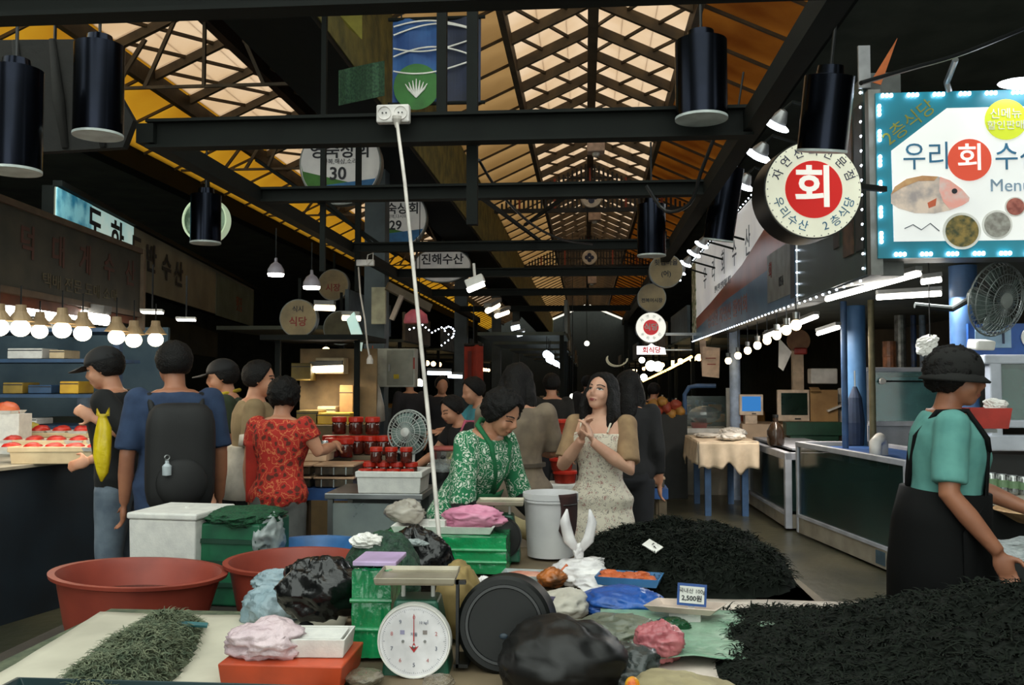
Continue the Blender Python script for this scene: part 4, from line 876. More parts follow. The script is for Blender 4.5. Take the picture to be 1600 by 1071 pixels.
# hanging papers
for px, py, wpx, hpx, Y, lab, an in ((1109, 566, 26, 46, 12.35, 'pale printed paper hanging before the white column', 6), (1098, 560, 9, 56, 13.0, 'narrow pale strip hanging beside the printed paper', 0)):
    p = P(px, py, Y); wd, hg = S(wpx, Y), S(hpx, Y); t = thing('hanging_paper', lab, 'paper', p)
    obj('sheet', MB().grid(6, 8, lambda u, v: (-wd/2 + wd*u + 0.03*(1-v), 0.02*math.sin(3*u + 2*v), -hg/2 + hg*v)), mat('peach_paper', (214, 184, 160), 0.8), t, solid=0.003, rot=(0, R(an), 0))
    obj('print', MB().box((0.01, -0.022, 0.05), (wd*0.6, 0.002, 0.012)), m_redink, t); obj('print', MB().box((0.02, -0.022, -0.03), (wd*0.5, 0.002, 0.012)), m_redink, t)
    obj('string', MB().tube([(0, 0, hg/2), (0.05, 0, 2.19 - p.z)], 0.003, 5), m_black, t)
p = P(1226, 553, 11.8); t = thing('hanging_paper', 'white kite shaped paper hanging by the tan dial', 'paper', p)
obj('sheet', MB().prism([(-0.07, 0.2), (0.09, 0.02), (-0.02, -0.22), (-0.08, -0.17)], 'Y', -0.003, 0.003), m_white, t); obj('string', MB().tube([(-0.07, 0, 0.2), (-0.05, 0, 2.32 - p.z)], 0.003, 5), m_black, t)
# white cloth table
p = PZ(1140, 760, 0.0)
q0 = P(1090, 690, 11.6)
t = thing('cloth_table', 'table under a pale cloth in front of the glass display', 'table', (q0.x, 11.3, 0)); zt = 0.84
obj('table_top', MB().box((0.22, -0.1, zt - 0.02), (0.62, 1.2, 0.04)), m_skirt, t)
for x, y in ((0.0, -0.62), (0.42, -0.62), (0.0, 0.42), (0.42, 0.42)): obj('leg', MB().box((x, y, zt / 2 - 0.02), (0.07, 0.07, zt - 0.04)), mat('mid_blue_paint', (62, 96, 140)), t)
m_cloth = mat('cream_cloth', (222, 204, 180), 0.9, 0, (196, 178, 154), 6)
tc_ = tag(obj('tablecloth', MB().grid(24, 24, lambda u, v: (q0.x - 0.12 + 0.68 * u, 11.85 - 1.3 * v, zt + 0.012 + 0.01 * noise.noise(Vector((u*6, v*6, 1)))) if True else None), m_cloth, solid=0.008, smooth=True), 'pale cloth spread over the table by the aisle', 'tablecloth')
obj('drape', MB().grid(30, 10, lambda u, v: (q0.x - 0.12 + 0.68 * u, 10.55 - 0.02 - 0.03 * math.sin(u * 22) * v, zt + 0.01 - v * (0.30 + 0.16 * noise.noise(Vector((u * 5, 0, 2)))))), m_cloth, tc_, solid=0.006, smooth=True)
obj('drape', MB().grid(30, 10, lambda u, v: (q0.x - 0.125 - 0.03 * abs(math.sin(u * 17)) * v, 10.55 + 1.3 * u, zt + 0.01 - v * (0.26 + 0.2 * noise.noise(Vector((u * 5, 4, 2)))))), m_cloth, tc_, solid=0.006, smooth=True)
for i, (px, py, Y, sz, lab) in enumerate(((1150, 672, 11.5, (0.16, 0.2, 0.07), 'crumpled white parcel on the far end of the pale cloth'), (1150, 684, 10.8, (0.16, 0.16, 0.05), 'flat white parcel on the edge of the pale cloth'), (1112, 681, 11.3, (0.14, 0.18, 0.03), 'flat pile of white paper on the pale cloth'))):
    p = P(px, py, Y); tag(obj('parcel', crumple((0, 0, 0), sz, 11 + i, 0.25, flat=0.6), m_white, loc=(p.x - 0.05, p.y, zt + 0.03 + sz[2] * 0.5)), lab, 'parcel')
# glass display case with blue frame
p0 = P(1070, 650, 12.6); t = thing('display_case', 'glass display case with a blue bent rail beside the far aisle', 'display case', (p0.x, 12.6, 0)); wd = 0.60
obj('base', MB().box((wd/2, 0.3, 0.42), (wd, 0.6, 0.84)), m_skirt, t); obj('shelf', MB().box((wd/2, 0.3, 0.87), (wd, 0.62, 0.06)), m_white, t)
obj('glass_pane', MB().box((wd/2, 0, 1.12), (wd, 0.01, 0.44)), glass_mat('clear_case_glass', (120, 140, 140), 0.2), t)
obj('rail', MB().tube([(0, 0, 0.9), (0, 0, 1.36), (0.06, 0, 1.46), (0.16, 0, 1.48), (wd * 0.7, 0, 1.48)], 0.03, 10), mat('mid_blue_paint', (62, 96, 140)), t)
obj('frame_post', MB().box((wd, 0, 1.15), (0.08, 0.08, 0.6)), m_white, t); obj('basin', MB().ell((wd*0.5, 0.25, 1.08), (0.22, 0.2, 0.12)), m_tin, t)
p = P(1083, 690, 12.75); tag(obj('red_tray', MB().loft([[(x*s_, y*s_, z) for x, y in ((-0.11,-0.09),(0.11,-0.09),(0.11,0.09),(-0.11,0.09))] for s_, z in ((0.85, 0), (1, 0.07), (0.92, 0.07), (0.8, 0.015))]), mat('red_plastic', (178, 54, 44)), loc=(p.x + 0.08, 12.75, 0.90)), 'small red tray before the glass display case', 'tray')
# poles, tubes and rolls stored behind the blue column
for i, (px, Y, r_, c, lab, z0_, z1_) in enumerate(((1390, 8.0, 0.075, (150, 92, 58), 'orange brown roll standing behind the raised tank', 1.64, 2.0), (1407, 8.05, 0.06, (150, 152, 148), 'silver foil duct rising behind the raised tank', 1.64, 2.3), (1428, 8.0, 0.03, (34, 64, 110), 'dark blue pole rising behind the raised tank', 1.64, 2.3), (1442, 8.0, 0.035, (120, 140, 160), 'grey blue pole rising behind the vendor', 1.64, 2.3))):
    Y = 10.75; p = P(px, 560, Y); tag(obj('stored_roll', MB().lathe([(r_, 0), (r_, (z1_-z0_)*0.5), (r_*1.05, (z1_-z0_)*0.52), (r_, (z1_-z0_)), (0, z1_-z0_)], 14), mat('roll_%d' % i, c, 0.4, 0.6 if i == 1 else 0, tuple(v * .6 for v in c), 12), loc=(p.x, Y, z0_)), lab, 'roll')
p = P(1415, 585, 10.75); tag(obj('rear_shelf', MB().box((0.1, 0.1, 0.815), (0.9, 0.5, 1.63)), m_darkwall, loc=(p.x, 10.75, 0)), 'dark cabinet behind the raised tank', 'cabinet')
p = P(1448, 540, 5.9); t = thing('white_rag', 'white rag hung up behind the vendor head', 'cloth', p)
obj('cloth', crumple((0, 0, 0), (0.07, 0.03, 0.05), 21, 0.4, rot=Matrix.Rotation(R(-35), 3, 'Y')), m_white, t); obj('string', MB().tube([(0.02, 0, 0), (0.02, 0, 2.31 - p.z)], 0.004, 5), m_black, t)
# lights of the stall (glow of the tubes above)
def area(loc, e, sx, sy, col=(1, 0.95, 0.88), rot=(0, 0, 0)):
    l = bpy.data.lights.new('tube_glow', 'AREA'); l.shape = 'RECTANGLE'; l.size = sx; l.size_y = sy; l.energy = e; l.color = col
    o_ = bpy.data.objects.new('tube_glow', l); COL.objects.link(o_); o_.location = loc; o_.rotation_euler = rot; return o_
area(P(1370, 452, 6.05) + Vector((0, 0, -0.05)), 22, 1.0, 0.1, (0.95, 1, 1))
area(P(1245, 508, 9.6) + Vector((0, 0, -0.06)), 38, 0.12, 1.3, (1, 0.88, 0.74))
# ================================================================ side aisle on the left-hand side
def slant_panel(name, label, pA, pB, zt, zb, face, th=0.10):
    "signboard standing along the side aisle from pA (near) to pB (far)"
    d = Vector((pB[0] - pA[0], pB[1] - pA[1], 0)); L = d.length
    t = thing(name, label, 'sign', (pA[0], pA[1], zb), math.atan2(d.y, d.x))
    obj('box', MB().box((L / 2, th / 2 + 0.01, (zt - zb) / 2), (L, th, zt - zb)), m_steel_dark, t)
    obj('face', MB().box((L / 2, 0, (zt - zb) / 2), (L - 0.02, 0.02, zt - zb - 0.02)), face, t)
    return t, L, zt - zb
# dark signboard over the bulbs
b = P(219, 445, 8.06); zt = P(219, 394, 8.06).z; zb = P(219, 493, 8.06).z
Ya = 5.0
while P(0, 312, Ya).z < zt: Ya += 0.01
a = P(0, 380, Ya); a = b + (a - b) * 1.25
t, L, H_ = slant_panel('dark_signboard', 'unlit dark signboard with faint lettering above the row of bulbs', (a.x, a.y), (b.x, b.y), zt, zb, mat('dim_sign_film', (66, 62, 52), 0.6, 0, (46, 46, 40), 4))
for i, ch in enumerate('영덕대게수산'):
    text(ch, mat('dim_red_ink', (88, 48, 40), 0.6), t, H_ * 0.42, (L * (0.16 + 0.15 * i), -0.014, H_ * 0.58), name='letter', bold=0.02)
text('택배 전문 도매 소매', mat('dim_tan_ink', (96, 86, 64), 0.6), t, H_ * 0.2, (L * 0.6, -0.014, H_ * 0.2), width=1.4)
for z in (0.0, H_): obj('rail', MB().box((L/2, -0.01, z), (L, 0.05, 0.045)), mat('brown_rail', (96, 76, 58), 0.6), t)
obj('end_post', MB().box((L, -0.01, H_/2 - 0.06), (0.06, 0.06, H_ + 0.16)), mat('tan_rail', (120, 100, 80), 0.6), t)
obj('valance', MB().box((L/2, 0.03, -0.05), (L, 0.03, 0.08)), mat('rust_valance', (120, 62, 34), 0.7, 0, (86, 46, 28), 5), t)
# lit white and teal signboard farther in
a = P(85, 337, 7.6); b = P(396, 450, 16.6); zt = 3.27; zb = 2.57
t, L, H_ = slant_panel('white_signboard', 'long white signboard with brush lettering and a lit teal sea end', (a.x, a.y), (b.x, b.y), zt, zb, mat('grey_sign_film', (150, 146, 128), 0.6, 0, (126, 124, 110), 2))
m_brush = mat('brush_ink', (30, 38, 50), 0.6)
obj('lit_part', MB().box((L * 0.115, -0.012, H_/2), (L * 0.23, 0.01, H_ - 0.03)), lit_print('pale_aqua_film', (206, 232, 220), (176, 216, 212), 1.5, 0.42), t)
obj('sea_picture', MB().box((L * 0.045, -0.018, H_/2), (L * 0.09, 0.01, H_ - 0.03)), lit_print('sea_film', (130, 196, 206), (36, 120, 150), 5, 0.34), t)
obj('far_part', MB().box((L * 0.83, -0.012, H_/2 - 0.03), (L * 0.33, 0.01, H_ - 0.04)), mat('teal_grey_film', (96, 116, 112), 0.6, 0, (76, 96, 94), 3), t)
for i, ch in enumerate('도하도반수산'):
    text(ch, m_brush, t, H_ * 0.50, (L * (0.10, 0.17, 0.24, 0.30, 0.37, 0.43)[i], -0.024, H_ * (0.70, 0.66, 0.60, 0.56, 0.53, 0.50)[i]), name='letter', bold=0.03, width=1.25)
text('횟집', m_redink, t, H_ * 0.4, (L * 0.85, -0.02, H_ * 0.4))
obj('top_rail', MB().box((L/2, -0.02, H_ + 0.02), (L, 0.08, 0.05)), m_steel_dark, t)
l = area((a.x + 0.35, a.y - 0.15, zt + 0.12), 2.0, 0.5, 0.1, (0.8, 1, 1), (R(35), 0, R(30)))
# dark fascia wall above, closing the side stalls
struct('wall_fascia', MB().bar((-7.3, 17.5, 2.25), (-5.2, 8.75, 2.25), 0.06, 0.5), m_darkwall, 'dark fascia behind the white signboard')
# bulbs in a row and the shelf lamps behind them
bl_shade = MB().lathe([(0.03, 0.14), (0.035, 0.10), (0.075, 0.045), (0.08, 0.04), (0.072, 0.045), (0.0, 0.06)], 16).mesh('lamp_shade'); bl_shade.materials.append(mat('tan_lamp_shade', (176, 148, 112), 0.6))
gl = MB().ell((0, 0, 0), (0.056, 0.056, 0.052), nu=18, nv=12).mesh('bulb'); gl.materials.append(emit('globe_glow', (255, 240, 205), 6.0)); gl.polygons.foreach_set('use_smooth', [True] * len(gl.polygons))
for i, (px, py, Y) in enumerate(((-2, 512, 5.1), (32, 513, 5.2), (97, 516, 5.5), (129, 521, 5.7), (182, 527, 6.0), (209, 532, 6.2), (243, 531, 6.5), (62, 540 - 22, 6.2))):
    p = P(px, py, Y)
    t = thing('globe_lamp', '%s glowing globe lamp from the photo edge over the seafood counter' % words[i] if i < 7 else 'glowing globe lamp half hidden between the second and third over the seafood counter', 'lamp', p, 0, 'globe lamps over the seafood counter')
    link('bulb', gl, t); link('lamp_shade', bl_shade, t); obj('cord', MB().tube([(0, 0, 0.12), (0, 0, 2.12 - p.z)], 0.005, 6), m_black, t)
for i, (px, py) in enumerate(((215, 505), (165, 503), (250, 505))):
    pass
for i, (x0, x1, y0, y1, Y) in enumerate(((-30, 30, 490, 488, 6.6), (32, 62, 484, 486, 6.7), (64, 84, 492, 492, 6.7), (86, 104, 488, 490, 6.8), (108, 134, 490, 494, 6.9), (138, 168, 497, 501, 7.0))):
    tube_lamp(P(x0, y0, Y), P(x1, y1, Y), '%s bright tube lamp from the photo edge behind the globe lamps' % words[i], 0.11, group='tube lamps behind the globe lamps')
for i, (px, py, wpx, Y) in enumerate(((238, 486, 34, 7.6), (291, 498, 30, 8.2))):
    p = P(px, py, Y); w_ = S(wpx, Y); t = thing('panel_lamp', '%s flat square panel lamp lit beside the dark signboard' % ('near' if i == 0 else 'far'), 'lamp', p, R(20), 'square panel lamps')
    obj('panel', MB().box((0, 0, 0), (w_, w_, 0.02)), m_white, t); obj('diffuser', MB().box((0, 0, -0.015), (w_ * 0.92, w_ * 0.92, 0.012)), m_tube, t); obj('rod', MB().tube([(0, 0, 0), (0, 0, 0.4)], 0.008, 6), m_black, t)
# ---------------------------------------------------------------- seafood counter
t = thing('seafood_counter', 'dark blue counter with pale front boxes under the globe lamps', 'counter', (-4.9, 5.0, 0), 0)
m_tarp = mat('dark_blue_tarp', (22, 36, 48), 0.6, 0, (14, 24, 34), 3); zc2 = 0.98
p0 = P(-60, 770, 5.3); p1 = P(165, 735, 6.6)
obj('body', MB().prism([(-1.2, 0.0), (1.15, 0.3), (1.55, 2.0), (-1.2, 2.2)], 'Z', 0, zc2), m_tarp, t)
obj('top_board', MB().prism([(-1.22, -0.02), (1.17, 0.28), (1.57, 2.02), (-1.2, 2.2)], 'Z', zc2, zc2 + 0.02), mat('worn_white_panel', (168, 162, 148)), t)
obj('plinth', MB().box((-0.2, -0.1, 0.17), (0.7, 0.4, 0.34)), mat('grey_plinth', (110, 116, 114), 0.6), t)
obj('shelf_board', MB().box((0.1, 0.05, 0.62), (1.7, 0.05, 0.10), Matrix.Rotation(R(7), 3, 'Z')), mat('worn_white_panel', (168, 162, 148)), t)
def styro(px, py, wpx, hpx, Y, label, m_=None, d=0.3, rz=0, base=None, open_=True, parent=None, name='foam_box'):
    p = P(px, py, Y); w_, h_ = S(wpx, Y), S(hpx, Y); z = base if base is not None else p.z
    t = thing(name, label, 'box', (p.x, Y + d / 2, z), R(rz))
    q = [(-w_/2, -d/2), (w_/2, -d/2), (w_/2, d/2), (-w_/2, d/2)]; th = 0.02
    i_ = [(-w_/2 + th, -d/2 + th), (w_/2 - th, -d/2 + th), (w_/2 - th, d/2 - th), (-w_/2 + th, d/2 - th)]
    obj('body', MB().loft([[(x * .95, y * .95, 0) for x, y in q], [(x, y, h_) for x, y in q], [(x, y, h_) for x, y in i_], [(x * .95, y * .95, 0.02) for x, y in i_]]), m_ or m_styro, t, bevel=0.006)
    obj('rim', MB().loft([[(x * 1.03, y * 1.03, h_ - 0.03) for x, y in q], [(x * 1.03, y * 1.03, h_ + 0.004) for x, y in q], [(x, y, h_ + 0.004) for x, y in i_], [(x, y, h_ - 0.03) for x, y in i_]], closed=True), m_ or m_styro, t, bevel=0.004)
    return t
m_styro = mat('white_foam', (222, 220, 214), 0.75, 0, (206, 204, 200), 20, bump=0.1, bscale=120)
m_cream = mat('cream_foam', (206, 186, 150), 0.75, 0, (190, 168, 134), 12)
m_packred = mat('chilli_red_pack', (196, 50, 34), 0.35, 0, (160, 30, 24), 14)
zt2 = zc2 + 0.02
styro(75, 735, 135, 27, 5.75, 'cream foam box with red packs at the counter front', m_cream, 0.26, 7, zt2)
styro(90, 720, 150, 26, 6.3, 'cream foam box of red packs, second row of the counter', m_cream, 0.26, 7, zt2)
def pack(px, py, Y, sx, sy, sz, label, m_, z, rz=0, nm='seafood_pack'):
    p = P(px, py, Y); t = thing(nm, label, 'pack', (p.x, p.y, z), R(rz), 'packs on the seafood counter')
    obj('tray', MB().loft([[(x * s_, y * s_, zz) for x, y in ((-sx, -sy), (sx, -sy), (sx, sy), (-sx, sy))] for s_, zz in ((0.85, 0), (1, 0.025), (0.97, 0.025), (0.84, 0.006))]), m_styro, t)
    obj('contents', crumple((0, 0, 0.02), (sx * 0.9, sy * 0.85, sz), px * 0.1, 0.15, nu=20, nv=12, flat=0.3), m_, t, smooth=True)
lab_w = ['first', 'second', 'third', 'fourth', 'fifth']
for i in range(5): pack(18 + i * 33, 728, 5.85, 0.062, 0.09, 0.03, '%s red pack from the photo edge in the front foam box' % lab_w[i], m_packred, zt2 + 0.085, 7)
for i in range(5): pack(20 + i * 34, 712, 6.38, 0.065, 0.09, 0.035, '%s red pack from the photo edge in the second row box' % lab_w[i], m_packred, zt2 + 0.095, 7)
for i in range(4): pack(30 + i * 33, 694, 6.95, 0.075, 0.1, 0.045, '%s raised red pack from the photo edge in the back row' % lab_w[i], m_packred, zt2 + 0.13, 5)
styro(80, 705, 170, 28, 6.85, 'low foam crate under the back row of red packs', m_cream, 0.3, 5, zt2)
pack(10, 660, 6.6, 0.1, 0.1, 0.07, 'heap of orange packs by the photo edge, above the red packs', mat('orange_pack', (206, 104, 56), 0.4, 0, (180, 70, 40), 10), zt2 + 0.3, 0); 
p = P(10, 680, 6.6); tag(obj('pack_stand', MB().box((0, 0, 0.15), (0.3, 0.16, 0.30)), m_styro, loc=(p.x, p.y, zt2)), 'white foam stand under the orange packs', 'box')
pack(48, 665, 7.1, 0.09, 0.09, 0.06, 'green and yellow heap of packs on the counter', mat('green_yellow_pack', (130, 140, 60), 0.4, 0, (190, 150, 60), 12), zt2 + 0.13, 0)
# shelves behind with blue and yellow crates
t = thing('wall_rack', 'blue steel rack of crates and pale boxes behind the seafood counter', 'shelf', (-6.6, 7.7, 0))
m_rb = mat('blue_rack', (42, 74, 110), 0.5)
for x in (0.0, 1.2, 2.5): obj('upright', MB().box((x, 0, 1.0), (0.06, 0.06, 2.0)), m_rb, t)
for z in (1.15, 1.42, 1.72, 1.98): obj('shelf_board', MB().box((1.25, 0.0, z), (2.6, 0.6, 0.03)), m_rb, t)
struct('wall_side_stall', MB().bar((-8.2, 8.6, 1.05), (-4.3, 9.1, 1.05), 0.06, 2.1), mat('blue_grey_wall', (96, 116, 128), 0.8, 0, (70, 90, 104), 2), 'blue grey back wall of the seafood stall')
def bx(px, py, wpx, hpx, Y, label, m_, d=0.25, cat='box', name='carton_box', edge=None, z=None):
    p = P(px, py, Y); w_, h_ = S(wpx, Y), S(hpx, Y); zz = (p.z - h_/2) if z is None else z
    t = thing(name, label, cat, (p.x, Y + d/2, zz))
    obj('body', MB().box((0, 0, h_/2), (w_, d, h_)), m_, t, bevel=0.008)
    obj('lid_seam', MB().box((0, -d/2 - 0.001, h_ * 0.8), (w_ * 0.98, 0.004, 0.008)), edge or m_ink, t)
    return t
m_yel = mat('yellow_crate', (206, 164, 40), 0.5, 0, (180, 136, 34), 6)
bx(108, 588, 32, 20, 7.4, 'bright yellow carton at the end of the crate row', m_yel, z=1.44); bx(20, 586, 34, 18, 7.4, 'dim yellow crate by the photo edge on the rack', mat('dim_yellow', (150, 124, 50), 0.6), z=1.44); bx(62, 587, 40, 14, 7.4, 'dark crate between the yellow ones on the rack', m_rb, z=1.44)
bx(38, 570, 60, 17, 7.5, 'pale carton on the upper rack shelf', m_styro, z=1.74); bx(88, 572, 26, 14, 7.5, 'beige carton beside the pale one on the upper rack shelf', m_cream, z=1.74)
bx(40, 538, 90, 18, 7.5, 'long pale carton on the top rack shelf', m_styro, z=2.0)
bx(35, 622, 50, 10, 7.5, 'white flat box on the low rack shelf', m_styro, z=1.17)
bx(128, 628, 18, 30, 8.3, 'pale blue upright panel box behind the capped man', mat('pale_blue_box', (150, 166, 186), 0.6), z=1.25)
tag(obj('cabinet', MB().box((0, 0, 0.6), (0.8, 0.3, 1.2)), m_darkwall, loc=(P(128, 628, 8.3).x, 8.44, 0)), 'dark cabinet under the pale blue panel box', 'cabinet')
# light from the globe lamps
area(P(110, 520, 5.75) + Vector((0, 0, -0.1)), 14, 1.6, 0.3, (1, 0.86, 0.66), (0, 0, R(60)))
# yellow plastic bag at the counter
p = P(160, 700, 4.95); t = thing('yellow_bag', 'long yellow plastic bag hanging beside the capped man', 'bag', p)
m_ybag = mat('yellow_plastic_film', (226, 200, 26), 0.3, 0, (196, 168, 20), 7, bump=0.3)
off = Vector((5, 2, 1))
bg = MB().lathe([(0.008, -0.19), (0.03, -0.14), (0.052, -0.05), (0.058, 0.04), (0.05, 0.11), (0.03, 0.16), (0.025, 0.175), (0.04, 0.19)], 20, sy=0.6)
bg.v = [tuple(Vector(v) + Vector((0.012, 0.01, 0)) * noise.noise(Vector(v) * 22)) for v in bg.v]
obj('bag', bg, m_ybag, t, smooth=True); obj('handle', MB().tube([(-0.03, 0, 0.18), (-0.035, 0, 0.215), (-0.02, 0, 0.18)], 0.008, 6).tube([(0.03, 0, 0.18), (0.035, 0, 0.22), (0.02, 0, 0.18)], 0.008, 6), m_ybag, t)
# ================================================================ the near selling tables and their goods
TZ = 0.75
m_wood = mat('worn_plywood', (120, 104, 80), 0.7, 0, (92, 78, 60), 3); m_sheet = mat('off_white_paper_sheet', (196, 190, 172), 0.85, 0, (172, 166, 150), 3, bump=0.25, bscale=6)
def table(name, label, outline, z, m_top, legs, th=0.04, m_leg=None):
    t = thing(name, label, 'table', (outline[0][0], outline[0][1], 0)); o0 = outline[0]
    rel = [(x - o0[0], y - o0[1]) for x, y in outline]
    obj('table_top', MB().prism(rel, 'Z', z - th, z), m_top, t)
    for x, y in legs: obj('leg', MB().box((x - o0[0], y - o0[1], (z - th) / 2), (0.06, 0.06, z - th)), m_leg or m_wood, t)
    return t
table('selling_table', 'long plywood table carrying the scale, bags and black seaweed', [(-1.50, 1.75), (1.9, 1.75), (1.9, 3.42), (0.05, 3.42), (-0.2, 3.12), (-1.66, 3.05)], TZ - 0.012, m_wood, [(-1.4, 1.9), (1.8, 1.9), (1.8, 3.3), (-1.5, 2.95), (0.1, 3.2)])
table('selling_table', 'rear table carrying the green crate, bucket and seaweed heap', [(-0.86, 3.13), (-0.215, 3.13), (0.04, 3.43), (0.88, 3.43), (0.84, 4.46), (-0.86, 4.46)], TZ - 0.012, m_wood, [(-0.8, 3.3), (0.78, 3.6), (0.76, 4.38), (-0.8, 4.38)])
table('low_platform', 'low dark platform holding the red basins and boxes', [(-2.25, 3.14), (-0.9, 3.2), (-0.9, 4.6), (-2.25, 4.6)], 0.50, mat('dark_plank', (48, 42, 34), 0.8), [(-2.15, 3.25), (-1.0, 3.3), (-1.0, 4.5), (-2.15, 4.5)])
# paper sheets
def sheet(label, pts, z, m_, amp=0.006, nm='paper_sheet', cat='sheet', n=24):
    a, b, c, d = [Vector((p[0], p[1], 0)) for p in pts]
    def f(u, v):
        q = (a * (1-u) + b * u) * (1-v) + (d * (1-u) + c * u) * v
        return (q.x, q.y, z + amp * (1 + noise.noise(Vector((q.x * 7, q.y * 7, z * 10)))))
    return tag(obj(nm, MB().grid(n, n, f), m_, smooth=True, solid=0.002), label, cat)
sheet('creased off white sheet under the green dried seaweed heap', [(-1.52, 1.80), (-0.62, 1.80), (-0.80, 3.05), (-1.66, 3.03)], TZ, m_sheet)
sheet('pale sheet under the front black seaweed', [(0.12, 1.85), (1.85, 1.85), (1.85, 3.40), (0.06, 3.40)], TZ, mat('pink_white_sheet', (214, 200, 188), 0.8), 0.004)
sheet('thin green plastic sheet spread under the price card', [(0.02, 2.55), (0.62, 2.6), (0.72, 3.12), (0.05, 3.15)], TZ + 0.012, mat('pale_green_film', (150, 178, 156), 0.35, 0, (110, 150, 124), 7, bump=0.6, bscale=18), 0.02)
tag(obj('teal_tray', MB().loft([[(x * s_, y * s_, z) for x, y in ((-0.42, -0.14), (0.42, -0.14), (0.42, 0.14), (-0.42, 0.14))] for s_, z in ((0.92, 0), (1, 0.06), (0.97, 0.06), (0.9, 0.01))]), mat('dark_teal_plastic', (24, 52, 56), 0.4), loc=(-1.0, 2.06, TZ + 0.0), bevel=0.008), 'dark teal plastic tray at the lower photo edge', 'tray')
# ---------------------------------------------------------------- heaps of seaweed
def heap(name, label, outline_fn, z, h, n, seed, m_base, m_strand, ln=0.09, wd=0.006, box_=None, pw=0.5):
    "outline_fn(x,y) -> 0..1 inside weight; a mound plus loose strands lying over it"
    rg_ = random.Random(seed); x0, x1, y0, y1 = box_; nx, ny = 48, 40
    def hz(x, y):
        w_ = max(0.0, outline_fn(x, y)); return h * (w_ ** pw) * (0.85 + 0.3 * noise.noise(Vector((x * 9 + seed, y * 9, 0)))) if w_ > 0 else 0.0
    def f(u, v):
        x, y = x0 + (x1 - x0) * u, y0 + (y1 - y0) * v; q = hz(x, y); return (x, y, z + (q if q > 0 else -0.012))
    base = obj(name, MB().grid(nx, ny, f), m_base, smooth=True); tag(base, label, 'seaweed', kind='stuff')
    sm = MB(); V = sm.v; F = sm.f
    k = 0
    while k < n:
        x, y = rg_.uniform(x0, x1), rg_.uniform(y0, y1)
        if outline_fn(x, y) <= 0.0: continue
        k += 1; a = rg_.uniform(0, 6.283); L = ln * rg_.uniform(0.5, 1.3); el = rg_.uniform(-0.1, 0.75); b = len(V)
        p = Vector((x, y, z + hz(x, y) + 0.002)); d = Vector((math.cos(a) * math.cos(el), math.sin(a) * math.cos(el), math.sin(el)))
        s_ = Vector((-math.sin(a), math.cos(a), rg_.uniform(-0.6, 0.6))) * wd * rg_.uniform(0.6, 1.4)
        for i in range(4):
            V.append(tuple(p - s_ * (1 - i / 4.5))); V.append(tuple(p + s_ * (1 - i / 4.5)))
            p = p + d * (L / 3); d = (d + Vector((rg_.uniform(-.35, .35), rg_.uniform(-.35, .35), -0.42))).normalized()
        for i in range(3): F.append((b + 2*i, b + 2*i + 1, b + 2*i + 3, b + 2*i + 2))
    me = bpy.data.meshes.new('strands'); me.from_pydata(V, [], F); st = obj('strands', me, m_strand, base); st['kind'] = 'stuff'
    return base
m_weed = mat('black_dried_seaweed', (22, 27, 22), 0.85, 0, (15, 19, 15), 20, spec=0.15); m_weed2 = mat('black_green_seaweed', (24, 30, 23), 0.85, 0, (15, 20, 15), 30, spec=0.15)
def ellw(cx, cy, rx, ry): return lambda x, y: 1 - ((x - cx) / rx) ** 2 - ((y - cy) / ry) ** 2
def front_w(x, y):
    # grows from a slanting edge on the camera-left side to fill the table corner
    e = (x - (0.26 + 0.22 * max(0, (y - 1.9)) / 1.4)) / 0.5
    return min(1.0, e, (3.20 - y) / 0.3, 1.0 if x < 1.6 else (1.9 - x) / 0.3) * (1 + 6.5 * min(1, max(0, (x - 0.78) / 0.5)))
heap('black_seaweed', 'wide black dried seaweed heap filling the front table corner', front_w, TZ + 0.01, 0.075, 17000, 3, m_weed, m_weed2, 0.042, 0.0028, (0.2, 1.9, 1.8, 3.4))
def rear_w(x, y):
    c = Vector((0.40, 3.92)); dx, dy = x - c.x, y - c.y
    return 1 - (abs(dx) / 0.44) ** 2.4 - (abs(dy) / 0.46) ** 2.4
heap('black_seaweed', 'rounded black dried seaweed heap behind the blue bag', rear_w, TZ, 0.20, 11000, 5, m_weed, m_weed2, 0.042, 0.0028, (-0.04, 0.84, 3.46, 4.4), 0.6)
m_gw = mat('grey_green_dried_weed', (92, 98, 76), 0.85, 0, (60, 70, 54), 26); m_gw2 = mat('pale_green_dried_shreds', (110, 116, 90), 0.8, 0, (66, 80, 60), 40)
cg_ = PZ(225, 1010, TZ + 0.05)
def gw(x, y):
    u, v = x - cg_.x, y - cg_.y; u2 = u + 0.10 * v
    return 1 - (abs(u2) / (0.125 + 0.04 * max(-1, min(1, -v / 0.35)))) ** 2 - (v / 0.42) ** 2
heap('green_dried_seaweed', 'grey green heap of dried seaweed shreds on the off white sheet', gw, TZ + 0.01, 0.10, 9000, 9, m_gw, m_gw2, 0.032, 0.0018, (cg_.x - 0.42, cg_.x + 0.42, cg_.y - 0.6, cg_.y + 0.6), 0.8)
p = PZ(262, 1005, TZ + 0.02); tag(obj('teal_band', MB().tube([(0, 0, 0), (0.06, 0.02, 0.012), (0.13, 0.05, 0.0)], 0.008, 8), mat('teal_band', (46, 112, 118), 0.5), loc=(p.x - 0.03, p.y, TZ + 0.06)), 'short teal band tucked into the green dried seaweed', 'band')
